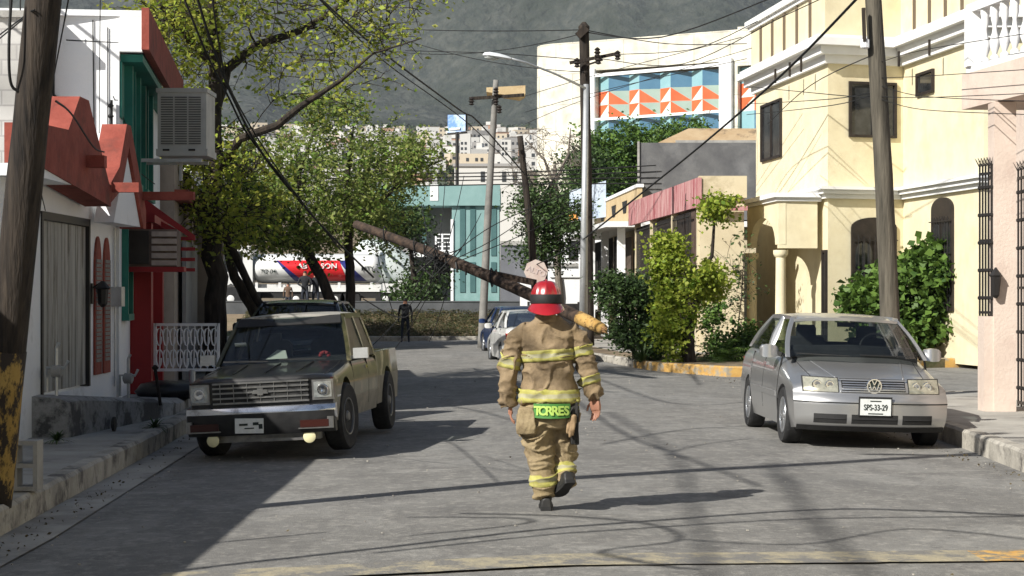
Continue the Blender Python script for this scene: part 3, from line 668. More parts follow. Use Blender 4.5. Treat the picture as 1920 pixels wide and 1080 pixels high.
for k in range(15):
    y = 26.15-k*.33
    if 24.1 < y < 24.5: continue
    x = interp(y, [(18, px0+.66), (24.3, px0+.46), (26.6, px0+.11)])
    MB().lathe(prof, (x, y, 4.951), 12).build('baluster', M['creamw'], t, smooth=40)
# iron fences
def iron_fence(name, label, pts, z0, z1, n, spike=True):
    f = thing(name, label, 'fence', (pts[0][0], pts[0][1], z0), group='wrought iron fences of the pink house')
    a = Vector((pts[0][0], pts[0][1], 0)); c = Vector((pts[1][0], pts[1][1], 0))
    b = MB()
    for z in (z0+.05, (z0+z1)/2, z1-.12): b.bar(a+Vector((0, 0, z)), c+Vector((0, 0, z)), .035)
    b.build('rail', M['iron'], f)
    for k in range(n):
        p = a.lerp(c, k/(n-1)); b = MB()
        b.bar(p+Vector((0, 0, z0)), p+Vector((0, 0, z1)), .022)
        for z in np.arange(z0+.25, z1-.1, .38): b.lathe([(.01, -.03), (.03, -.015), (.03, .015), (.01, .03)], p+Vector((0, 0, float(z))), 6)
        if spike:
            for dx, dy in ((-.07, 0), (.07, 0), (0, -.07), (0, .07), (-.045, .05)): b.tube([p+Vector((0, 0, z1-.03)), p+Vector((dx, dy, z1+.1))], [.008, .002], 4)
        b.build('bar', M['iron'], f)
    return f
iron_fence('iron_fence', 'black spiked iron fence on the low pink wall beside the yellow house', [(px0+.02, 25.82), (px0+.11, 25.54)], 1.422, 3.5, 5)
iron_fence('iron_fence', 'tall black iron railing right of the pink pillar at the picture edge', [(px0+.455, 25.46), (px0+.43, 21.5)], .2, 3.42, 26)
lm = thing('wall_lantern', 'black metal wall lantern on the pink pillar', 'lamp', (px0+.12, 25.5, 1.9))
p = P(1867, 533, 25.4)
b = MB(); b.lathe([(.02, -.19), (.05, -.15), (.055, -.1), (.075, .1), (.09, .12), (.03, .2), (.01, .23)], p, 6); b.build('lantern', M['iron'], lm)
b = MB(); b.bar(p+Vector((0, .08, .12)), p+Vector((0, .16, .0)), .03); b.bb(p+Vector((-.03, .13, -.1)), p+Vector((.03, .149, .1))); b.build('bracket', M['iron'], lm)

# ------------------------------------------------------------------ yellow two-storey house
t = thing('yellow_house', 'large pale yellow two-storey house with white cornices and angled bay', 'house', (9.5, 54, 0))
P0 = (7.45, 57); P1 = (8.36, 49.4); P2 = (10.5, 50.1); P3 = (11.75, 40.3)
P3 = (10.5+.75, 50.1-5.6); P4 = (16, 44.5); P5 = (16, 57)
PTS = [P0, P1, P2, P3, P4, P5]
def offs(pts, o):
    n = len(pts); out_ = []
    for i in range(n):
        p = Vector((*pts[i], 0)); a = Vector((*pts[i-1], 0)); c = Vector((*pts[(i+1) % n], 0))
        d1 = (p-a).normalized(); d2 = (c-p).normalized(); n1 = Vector((d1.y, -d1.x, 0)); n2 = Vector((d2.y, -d2.x, 0))
        # outline runs so that outside is on the -n side
        bis = (n1+n2).normalized(); k = o/max(.3, bis.dot(n1)); q = p-bis*k*SGN; out_.append((q.x, q.y))
    return out_
area = sum(PTS[i-1][0]*PTS[i][1]-PTS[i][0]*PTS[i-1][1] for i in range(6)); SGN = -1 if area > 0 else 1
zl, zu, zp = 4.42, 8.05, 9.75
b = MB(); b.slab(PTS, 0, zl-.12); b.build('ground_floor_wall', M['cream'], t, fix=True)
b = MB(); b.slab(PTS, zl-.12, zu); b.build('upper_floor_wall', M['cream'], t, fix=True)
def cornice(pts, z, steps, name):
    b = MB()
    for o, a, c in steps: b.slab(offs(pts, o), z+a, z+c)
    return b.build(name, M['creamw'], t, fix=True)
cornice(PTS, zl, [(.10, -.16, -.04), (.20, -.04, .07), (.28, .07, .15)], 'cornice')
cornice(PTS, zu, [(.12, -.22, .0), (.30, .0, .22), (.48, .22, .42), (.40, .42, .5)], 'cornice')
b = MB(); b.slab(offs(PTS, .12), zu+.5, zp); b.build('parapet', M['cream'], t, fix=True)
cornice(offs(PTS, .12), zp, [(.08, 0, .12), (.16, .12, .3)], 'coping')
b = MB(); PP = [Vector((*q, 0)) for q in offs(PTS, .13)]
for a, c, n in ((PP[0], PP[1], 6), (PP[2], PP[3], 5)):
    for k in range(1, n):
        p = a.lerp(c, k/n); b.box(p+Vector((-.02, 0, (zu+.5+zp)/2)), (.08, .07, zp-zu-.55))
b.build('parapet_rib', mat('brown_stripe', (.13,.10,.07), rough=.8), t)
def onwall(a, c, u0, u1, z0, z1, name, bars=2, archy=False, fw=.07):
    a = Vector((*a, 0)); c = Vector((*c, 0)); d_ = (c-a).normalized(); nrm = Vector((d_.y, -d_.x, 0))
    if nrm.y > .0 and abs(nrm.y) > abs(nrm.x) or (abs(nrm.x) >= abs(nrm.y) and nrm.x > 0): nrm = -nrm
    p0 = a.lerp(c, u0)+Vector((0, 0, z0))+nrm*.003; p1 = a.lerp(c, u1)+Vector((0, 0, z1))+nrm*.003
    if not archy: return window_box(t, name, p0, p1, M['brownframe'], M['darkglass'], .07, bars, fw, nrm)
    L = (p1-p0-Vector((0, 0, z1-z0))).length; h = d_
    def outline(mg, arch_r):
        pts = [p0+h*mg+Vector((0, 0, mg)), p0+h*(L-mg)+Vector((0, 0, mg))]; cxx = p0+h*L/2; r = L/2-mg
        for k in range(13):
            q = math.pi*k/12; pts.append(cxx+h*r*math.cos(q)+Vector((0, 0, (z1-z0)-L*.22-mg*.3+L*.2*math.sin(q))))
        return pts
    m = MB(); m.prism(outline(0, 1), nrm*.06); wd = m.build(name, M['brownframe'], t, fix=True)
    m = MB()
    for s_ in (0, 1):
        q0 = p0+h*(L*(.08+.47*s_)); wv = L*.37; cc = q0+h*wv/2
        pts = [q0+Vector((0, 0, .15)), q0+h*wv+Vector((0, 0, .15))]+[cc+h*wv/2*math.cos(math.pi*k/10)+Vector((0, 0, (z1-z0)*.66+wv/2*math.sin(math.pi*k/10)*1.2)) for k in range(11)]
        m.prism([q+nrm*.062 for q in pts], nrm*.006)
    m.build('pane', M['darkglass'], wd, fix=True)
    m = MB()
    for k in range(1, 8):
        q = p0+h*(L*k/8); m.bar(q+nrm*.11, q+nrm*.11+Vector((0, 0, (z1-z0)*.82)), .02)
    for z in (.2, (z1-z0)*.5, (z1-z0)*.78): m.bar(p0+nrm*.11+Vector((0, 0, z)), p0+h*L+nrm*.11+Vector((0, 0, z)), .025)
    m.build('grille', M['iron'], wd)
    return wd
onwall(P1, P2, .27, .90, 5.9, 7.38, 'window', 1)
onwall(P0, P1, .10, .40, 5.7, 7.4, 'window', 1)
onwall(P2, P3, .20, .42, 6.9, 7.5, 'window', 0)
onwall(P1, P2, .30, .90, .9, 3.8, 'window', 0, True)
onwall(P2, P3, .40, .66, 1.3, 4.2, 'window', 0, True)
onwall(P0, P1, .95, .999, .3, 2.9, 'door', 0)
# porch with arch and columns
q0 = (6.75, 53.6); q1 = (7.08, 49.6); q2 = (8.14, 49.75); q3 = (8.2, 53)
b = MB()
def archwall(a, c, z0, z1, r, zc, th):
    a = Vector((*a, 0)); c = Vector((*c, 0)); L = (c-a).length; d_ = (c-a).normalized(); nn = Vector((d_.y, -d_.x, 0))
    n = 14; m = L/2; lo = []
    for k in range(n+1):
        u = m-r*math.cos(math.pi*k/n); lo.append((u, zc+.78*math.sin(math.pi*k/n)))
    for (ua, za), (ub, zb_) in zip(lo, lo[1:]):
        b.prism([a+d_*ua+Vector((0, 0, za)), a+d_*ub+Vector((0, 0, zb_)), a+d_*ub+Vector((0, 0, z1)), a+d_*ua+Vector((0, 0, z1))], nn*th)
    for ua, ub in ((0, m-r), (m+r, L)):
        if ub-ua > .01: b.prism([a+d_*ua+Vector((0, 0, zc)), a+d_*ub+Vector((0, 0, zc)), a+d_*ub+Vector((0, 0, z1)), a+d_*ua+Vector((0, 0, z1))], nn*th)
archwall(q0, q1, 0, 4.2, 1.62, 3.05, -.2)
b.prism([(*q1, 2.95), (*q2, 2.95), (*q2, 4.2), (*q1, 4.2)], (0, .2, 0))
b.build('porch_wall', M['cream'], t, fix=True)
b = MB(); b.slab([q0, q1, q2, (8.3, 53.5)], .05, .35); b.build('porch_floor', M['kerb'], t, fix=True)
b = MB()
for o, a, c in ((.06, -.1, 0), (.14, 0, .12)): b.slab([(q0[0]-o, q0[1]), (q1[0]-o, q1[1]-o), (q2[0]+.1, q2[1]-o), (8.3, 53.5)], 4.3+a, 4.3+c)
b.build('porch_cornice', M['creamw'], t, fix=True)
for p in ((6.86, 53.4), (7.16, 49.75)):
    b = MB(); b.lathe([(.2, .35), (.2, .45), (.15, .5), (.145, 1.4), (.13, 2.7), (.17, 2.74), (.2, 2.8), (.2, 2.9)], (p[0], p[1], 0), 16); b.build('column', M['cream'], t, smooth=40)
# rooftop room at the top edge
b = MB(); b.bb((9.2, 53, 10.05), (12.5, 57, 10.4)); b.bb((9.0, 52.8, 10.9), (12.8, 57.2, 11.15)); b.build('rooftop_slab', M['cream'], t)
b = MB()
for x in (9.3, 9.55, 12.3): b.tube([(x, 53.1, 10.4), (x, 53.1, 10.9)], .04, 6)
b.build('rooftop_post', M['galv'], t)
b = MB()
for k in range(4):
    p = Vector(P1).to_3d().lerp(Vector(P2).to_3d(), 0)
b = MB(); A_ = Vector((*P0, 0)); B_ = Vector((*P1, 0))
for u in (.55, .75, .9): p = A_.lerp(B_, u); b.tube([p+Vector((-.5, 0, zu+.05)), p+Vector((-.5, 0, zu-.35))], .035, 6)
A_ = Vector((*P2, 0)); B_ = Vector((*P3, 0))
for u in (.2, .6): p = A_.lerp(B_, u); b.tube([p+Vector((-.5, 0, zu+.05)), p+Vector((-.5, 0, zu-.35))], .035, 6)
b.build('drain_spout', M['poledark'], t)

# ------------------------------------------------------------------ cream house with the red awning fascia
t = thing('awning_house', 'single-storey cream house with a faded red fascia and barred openings', 'house', (5.5, 58, 0))
M['cream2'] = mat('stained_cream_wall', (.52,.44,.29), (.60,.52,.36), 1.3, .92, bump=.2, c3=(.30,.24,.15), s3=.9, lo3=.54, hi3=.72)
M['redfade'] = mat('faded_red_fascia', (.38,.13,.14), (.52,.33,.31), 1.8, .85, stretch=(1, 3, .4), c3=(.26,.05,.06), s3=2.5, lo3=.52, hi3=.6)
b = MB(); b.slab([(5.14, 51), (6.34, 51), (6.34, 66), (4.9, 66)], 0, 4.35)
b.build('wall', M['cream2'], t, fix=True)
b = MB(); b.slab([(5.1, 50.85), (6.4, 50.85), (6.4, 66), (6.2, 66), (6.2, 51.2), (5.1, 51.2)], 4.352, 4.95); b.build('parapet', M['cream2'], t, fix=True)
b = MB(); b.slab([(5.05, 50.8), (5.16, 50.8), (4.15, 64.8), (4.04, 64.8)], 4.1, 4.9); b.slab([(5.06, 50.7), (6.4, 50.7), (6.4, 50.86), (5.06, 50.86)], 4.0, 4.12)
b.build('fascia', M['redfade'], t, fix=True)
b = MB(); b.slab([(5.16, 50.9), (5.5, 50.9), (5.3, 64.8), (4.15, 64.8)], 4.3, 4.34)
b.build('awning_soffit', M['cream2'], t, fix=True)
b = MB()
for (x, y) in ((5.08, 51.2), (4.75, 55.5), (4.45, 60), (4.25, 64.4)): b.bb((x, y, .1), (x+.2, y+.25, 4.29))
b.build('pillar', M['cream2'], t)
for y0, y1 in ((51.7, 55.2), (56, 59.7), (60.5, 64.2)):
    x0 = interp(y0, [(51, 4.98), (66, 4.2)])-.0; x1 = interp(y1, [(51, 4.98), (66, 4.2)])
    g = MB()
    for k in range(14): p = Vector((x0, y0, 0)).lerp(Vector((x1, y1, 0)), k/13); g.bar(p+Vector((0, 0, 1.0)), p+Vector((0, 0, 4.0)), .03)
    for z in (1.05, 2.4, 3.9): g.bar((x0, y0, z), (x1, y1, z), .04)
    g.build('window_bars', M['iron'], t)
    g = MB(); g.prism([(x0+.12, y0, 1.0), (x1+.12, y1, 1.0), (x1+.12, y1, 4.05), (x0+.12, y0, 4.05)], (.03, 0, 0)); g.build('window', mat('brown_shutter', (.07,.045,.035), (.13,.09,.07), 3, .7), t, fix=True)
# raw grey upper storey block and tan roof behind
t = thing('grey_upper_block', 'bare dark grey rendered block raised above the red fascia house', 'building', (6, 68, 4.4))
b = MB(); b.slab([(4.52, 66.2), (9.4, 66.2), (9.4, 72), (4.95, 72)], 4.36, 7.1); b.build('wall', mat('grey_render', (.10,.10,.105), (.15,.15,.15), 1.2, .95, c3=(.20,.20,.20), s3=.8, lo3=.5, hi3=.7, bump=.3), t)
b = MB(); b.slab([(4.44, 66.14), (4.52, 66.14), (4.95, 72), (4.87, 72)], 4.36, 7.14); b.build('corner_edge', M['concrete'], t)
t = thing('tan_roof_house', 'tan roof and stained parapet showing above the dark grey block', 'building', (9, 68, 0))
b = MB(); b.bb((6.4, 73, 0), (12, 81, 7.75)); b.build('wall', M['concrete'], t)
b = MB(); b.add([(5.7, 73, 7.65), (12, 73, 7.65), (12, 81, 7.65), (5.7, 81, 7.65), (7.0, 74, 8.3), (12, 74, 8.3), (12, 80, 8.3), (7.0, 80, 8.3)], [(0,1,5,4), (1,2,6,5), (2,3,7,6), (3,0,4,7), (4,5,6,7), (0,3,2,1)]); b.build('roof', mat('tan_roof', (.36,.25,.14), (.44,.33,.20), 1.5, .9, c3=(.12,.09,.06), s3=1.3), t)

# next house: tan balcony parapet with slab
t = thing('balcony_house', 'small house with tan balcony parapet pierced by openings and a deep white slab', 'house', (3.5, 72, 0))
M['tan'] = mat('tan_render', (.48,.36,.20), (.56,.44,.26), 1.2, .9, c3=(.36,.25,.13), s3=.8)
b = MB(); b.slab([(4.6, 66.25), (9, 66.25), (9, 82), (4.0, 82)], 0, 4.1); b.build('wall', M['cream2'], t, fix=True)
b = MB(); b.slab([(3.3, 65.8), (9, 65.8), (9, 82), (2.2, 82)], 4.102, 4.3); b.build('balcony_slab', M['creamw'], t, fix=True)
b = MB(); b.slab([(4.45, 65.9), (4.6, 65.9), (3.7, 80.5), (3.55, 80.5)], 4.302, 5.5); b.build('parapet', M['tan'], t, fix=True)
b = MB(); b.slab([(4.4, 65.85), (4.65, 65.85), (3.75, 80.6), (3.5, 80.6)], 5.502, 5.62); b.build('coping', M['creamw'], t, fix=True)
b = MB()
for y in (69, 72.5, 76.5): x = interp(y, [(65.9, 4.45), (80.5, 3.55)]); b.prism([(x-.012, y, 5.2), (x-.1, y+1.4, 5.2), (x-.08, y+1.1, 4.75), (x-.03, y+.3, 4.75)], (-.01, 0, 0))
b.build('parapet_opening', M['iron'], t, fix=True)
b = MB()
for y, x in ((66.4, 3.75), (71, 3.4), (76, 3.1), (81, 2.9)): b.bb((x, y, .1), (x+.28, y+.3, 4.1))
b.build('pillar', M['white'], t)
for y0, y1 in ((66.9, 70.8), (71.6, 75.8), (76.6, 80.6)):
    g = MB(); xa, xb = interp(y0, [(66, 4.4), (82, 3.7)]), interp(y1, [(66, 4.4), (82, 3.7)])
    for k in range(13): p = Vector((xa-.3, y0, 0)).lerp(Vector((xb-.3, y1, 0)), k/12); g.bar(p+Vector((0, 0, 1.9)), p+Vector((0, 0, 3.9)), .035)
    g.build('window_bars', M['iron'], t)
    g = MB(); g.prism([(xa-.02, y0, .9), (xb-.02, y1, .9), (xb-.02, y1, 3.8), (xa-.02, y0, 3.8)], (-.05, 0, 0)); g.build('window', mat('brown_shutter2', (.10,.075,.06), (.17,.13,.10), 3, .8), t, fix=True)
# white low house at the street end
t = thing('end_house', 'small white house at the street corner behind the grey lamp post', 'house', (3, 86, 0))
b = MB(); b.bb((1.6, 86, .5), (6, 95, 4.6)); b.build('wall', M['white'], t)
b = MB(); b.bb((1.5, 85.9, 3.0), (6.1, 86, 3.15)); b.build('ledge', M['darkred'] if False else M['concrete'], t)
window_box(t, 'window', (2.6, 85.99, 3.3), (3.3, 85.99, 4.2), M['brownframe'], M['darkglass'], nrm=(0, -1, 0))
t = thing('shop_sign', 'pale blue rectangular sign panel with an orange corner beside the lamp post', 'sign', (2.6, 78, 5.5))
a = P(1068, 416, 80); c = P(1136, 352, 76)
b = MB(); z0, z1 = a.z, P(1068, 358, 80).z
b.prism([(a.x, 80, z0), (c.x, 76, z0+.05), (c.x, 76, z1+.2), (a.x, 80, z1)], (.02, .25, 0)); sp = b.build('panel', mat('pale_blue_panel', (.42,.50,.60), (.52,.58,.66), 1, .6), t, fix=True)
b = MB(); b.prism([(a.x-.01, 79.99, z0+.01), (a.x+.6, 78.45, z0+.02), (a.x+.05, 79.8, z0+.5), (a.x-.01, 79.99, z0+.55)], (-.02, -.05, 0)); b.build('orange_corner', mat('orange_print', (.75,.33,.08), rough=.6), sp, fix=True)
b = MB(); b.bar((c.x-.5, 77, .1), (c.x-.5, 77, z0), .12); b.build('post', M['galv'], t)
# ------------------------------------------------------------------ vehicles
def paint(name, c, c2=None, metal=.6, rough=.32, coat=.6, **k): return mat(name, c, c2, rough=rough, metal=metal, coat=coat, **k)
M['cabglass'] = glass('car_glass', (.60, .65, .63), .5)
M['sideglass'] = glass('side_glass', (.16, .17, .14), .38, .28)
M['darkcab'] = glass('tinted_glass', (.10, .11, .11), .6)
M['interior'] = mat('dark_interior', (.02,.02,.022), (.03,.03,.03), 8, .9)
M['lens'] = mat('headlight_lens', (.26,.255,.20), (.50,.49,.39), 9, .12, .35, coat=1)
M['lamp_red'] = mat('tail_lamp_red', (.35,.01,.01), rough=.2, coat=.5)
M['amber'] = mat('dull_amber_lens', (.04,.010,.007), rough=.3, coat=.3)
M['plate'] = mat('licence_plate', (.60,.62,.60), (.70,.72,.70), 30, .5)
M['ink'] = mat('black_ink', (.02,.03,.025), rough=.6)
class Shell:
    def __init__(s, L, W, zt_, zb, wprof, sideprof, yf, yr, plan=.28, planr=.22, topr=.05, pexp=3):
        s.L, s.W, s.zt, s.zb, s.wp, s.sp, s.yf, s.yr, s.plan, s.planr, s.topr, s.pexp = L, W, zt_, zb, wprof, sideprof, yf, yr, plan, planr, topr, pexp
    def halfw(s, y, z): return s.W*interp(y/s.L, s.wp)*interp(z, s.sp)
    def front(s, x, z): return interp(z, s.yf)+s.plan*(abs(x)/s.W)**s.pexp
    def rear(s, x, z): return s.L-interp(z, s.yr)-s.planr*(abs(x)/s.W)**s.pexp
    def pt(s, u, q, v):
        y0 = q*s.L; zb = interp(y0, s.zb); zt = interp(y0, s.zt)
        z = zb+(zt-zb)*v
        uu = u
        x = uu*s.halfw(y0, z)
        y = s.front(x, z)+(s.rear(x, z)-s.front(x, z))*q
        if v > .8: z -= s.topr*((v-.8)/.2)**2*abs(u)**6; x *= 1-.025*((v-.8)/.2)**2*abs(u)
        return (x, y, z)
    def mesh(s, nu=22, ns=64, nv=14):
        idx = {}; V = []; Fs = []
        def g(i, j, k):
            key = (i, j, k)
            if key not in idx: idx[key] = len(V); V.append(s.pt(-1+2*i/nu, j/ns, k/nv))
            return idx[key]
        for j in range(ns):
            for i in range(nu):
                Fs.append((g(i, j, nv), g(i+1, j, nv), g(i+1, j+1, nv), g(i, j+1, nv))); Fs.append((g(i, j, 0), g(i, j+1, 0), g(i+1, j+1, 0), g(i+1, j, 0)))
            for k in range(nv):
                Fs.append((g(0, j, k), g(0, j, k+1), g(0, j+1, k+1), g(0, j+1, k))); Fs.append((g(nu, j, k), g(nu, j+1, k), g(nu, j+1, k+1), g(nu, j, k+1)))
        for i in range(nu):
            for k in range(nv):
                Fs.append((g(i, 0, k), g(i+1, 0, k), g(i+1, 0, k+1), g(i, 0, k+1))); Fs.append((g(i, ns, k), g(i, ns, k+1), g(i+1, ns, k+1), g(i+1, ns, k)))
        b = MB(); b.add(V, Fs); return b
    def fpatch(s, x0, x1, z0, z1, o0=-.006, th=.012, n=8, m=4, end='f', zf=None):
        """patch that follows the front (or rear) face"""
        rows = []
        for k in range(m+1):
            row = []
            for i in range(n+1):
                x = x0+(x1-x0)*i/n; zz = z0+(z1-z0)*k/m
                if zf: zz = zf(x, k/m)
                y = s.front(x, zz)+o0 if end == 'f' else s.rear(x, zz)-o0
                row.append((x, y, zz))
            rows.append(row)
        V = [p for r in rows for p in r]; n1 = n+1; sg = 1 if end == 'f' else -1
        Fs = [(k*n1+i, k*n1+i+1, (k+1)*n1+i+1, (k+1)*n1+i) for k in range(m) for i in range(n)]
        V2 = [(x, y+th*sg, z) for x, y, z in V]; o = len(V); Fs += [tuple(q+o for q in reversed(f)) for f in Fs]
        rim = [i for i in range(n1)]+[k*n1+n for k in range(1, m+1)]+[m*n1+i for i in range(n-1, -1, -1)]+[k*n1 for k in range(m-1, 0, -1)]
        Fs += [(rim[i], rim[i-1], rim[i-1]+o, rim[i]+o) for i in range(len(rim))]
        return MB().add(V+V2, Fs)
    def spatch(s, y0, y1, z0, z1, sx, off=.004, n=10, m=2):
        V = []
        for k in range(m+1):
            for i in range(n+1):
                y = y0+(y1-y0)*i/n; z = z0+(z1-z0)*k/m
                V.append((sx*(s.halfw(y, z)+off), y, z))
        n1 = n+1; Fs = [(k*n1+i, k*n1+i+1, (k+1)*n1+i+1, (k+1)*n1+i) for k in range(m) for i in range(n)]
        b = MB(); o = len(V); V2 = [(x-sx*(off+.02), y, z) for x, y, z in V]; Fs += [tuple(q+o for q in reversed(f)) for f in Fs]
        rim = [i for i in range(n1)]+[k*n1+n for k in range(1, m+1)]+[m*n1+i for i in range(n-1, -1, -1)]+[k*n1 for k in range(m-1, 0, -1)]
        Fs += [(rim[i], rim[i-1], rim[i-1]+o, rim[i]+o) for i in range(len(rim))]
        return b.add(V+V2, Fs)
def cut_arches(b, mats, axles, r, cx, name, parent, hw, zc):
    me = bpy.data.meshes.new('tmp'); me.from_pydata(b.v, [], b.f); bm = bmesh.new(); bm.from_mesh(me); bmesh.ops.recalc_face_normals(bm, faces=bm.faces); bm.to_mesh(me); bm.free()
    for m in mats: me.materials.append(m)
    o = bpy.data.objects.new('tmp', me); C.objects.link(o)
    k = MB()
    cuts = []
    for y in axles:
        for sx in (-1, 1):
            c = MB(); c.lathe([(r, 0), (r, .5)], (sx*cx-(0 if sx > 0 else .5), y, zc), 40, Matrix.Rotation(R(90), 3, 'Y'))
            m2 = bpy.data.meshes.new('c'); m2.from_pydata(c.v, [], c.f); 
            bm = bmesh.new(); bm.from_mesh(m2); bmesh.ops.recalc_face_normals(bm, faces=bm.faces); bm.to_mesh(m2); bm.free()
            for m in mats: m2.materials.append(m)
            m2.polygons.foreach_set('material_index', [1]*len(m2.polygons))
            oc = bpy.data.objects.new('c', m2); C.objects.link(oc); cuts.append(oc)
            md = o.modifiers.new('b', 'BOOLEAN'); md.operation = 'DIFFERENCE'; md.object = oc; md.solver = 'EXACT'
    me = evalmesh(o, name); me.materials.clear()
    for oc in cuts: bpy.data.objects.remove(oc)
    return finish(me, name, mats, parent, smooth=38)
def wheel(t, x, y, z, r, w, sx, spokes=7, rim=.63, style='alloy', steer=0):
    """x is the outer face"""
    Mx = Matrix.Rotation(R(90)*sx, 3, 'Y')
    S = Matrix.Rotation(steer, 3, 'Z'); Mx = S @ Mx; c = Vector((x-sx*w, y, z))
    g = MB(); g.lathe([(r*.60, 0), (r*.93, .0), (r*.985, .02), (r, .05), (r, w-.05), (r*.985, w-.02), (r*.93, w), (r*rim*1.04, w-.012), (r*rim, w-.03)], c, 40, Mx)
    ty = g.build('wheel', M['tyre'], t, smooth=35)
    g = MB(); g.lathe([(r*rim*.99, w-.10), (r*rim*1.03, w-.02), (r*rim*1.0, w-.008), (r*rim*.93, w-.012), (r*rim*.90, w-.05)], c, 40, Mx)
    g.lathe([(0.0, w-.085), (r*.9*rim, w-.08), (r*.9*rim, w-.09)], c, 24, Mx) if style != 'alloy' else None
    if style == 'alloy':
        for k in range(spokes):
            a = 2*math.pi*k/spokes
            for da in (-.09, .09):
                p0 = Mx @ Vector((.045*math.cos(a), .045*math.sin(a), w-.03))+c; p1 = Mx @ Vector((r*rim*.93*math.cos(a+da*1.5), r*rim*.93*math.sin(a+da*1.5), w-.028))+c
                g.bar(p0, p1, .028, .02)
    else:
        for k in range(10):
            a = 2*math.pi*k/10; p0 = Mx @ Vector((.09*math.cos(a), .09*math.sin(a), w-.055))+c; p1 = Mx @ Vector((r*rim*.86*math.cos(a), r*rim*.86*math.sin(a), w-.07))+c; g.bar(p0, p1, .035, .02)
    g.lathe([(.06, w-.09), (.06, w-.03), (.045, w-.012), (0.002, w-.01)], c, 16, Mx)
    g.build('rim', M['alu'] if style == 'alloy' else mat('steel_rim', (.18,.18,.18), rough=.5, metal=.6), ty, smooth=35)
    g = MB(); g.lathe([(r*rim*.9, w-.12), (r*rim*.9, w-.125), (.01, w-.13)], c, 24, Mx); g.lathe([(r*rim*.6, w-.10), (r*rim*.6, w-.11), (.01, w-.11)], c, 24, Mx); g.build('brake_disc', M['black'], ty)
    return ty
def curved_pane(p00, p10, p11, p01, bow, n=10, m=5, bowz=0):
    """pane between four corners bowed towards -y in the middle"""
    V = []
    for k in range(m+1):
        for i in range(n+1):
            u = i/n; v = k/m; p = (Vector(p00)*(1-u)+Vector(p10)*u)*(1-v)+(Vector(p01)*(1-u)+Vector(p11)*u)*v
            p.y -= bow*(1-(2*u-1)**2); p.z += bowz*(1-(2*u-1)**2); V.append(p)
    n1 = n+1
    return MB().add(V, [(k*n1+i, k*n1+i+1, (k+1)*n1+i+1, (k+1)*n1+i) for k in range(m) for i in range(n)])
def blade(b, pts, w0, w1=None):
    """pillar: flat bar chain"""
    for a, c in zip(pts, pts[1:]): b.bar(a, c, w0, w1 or w0)
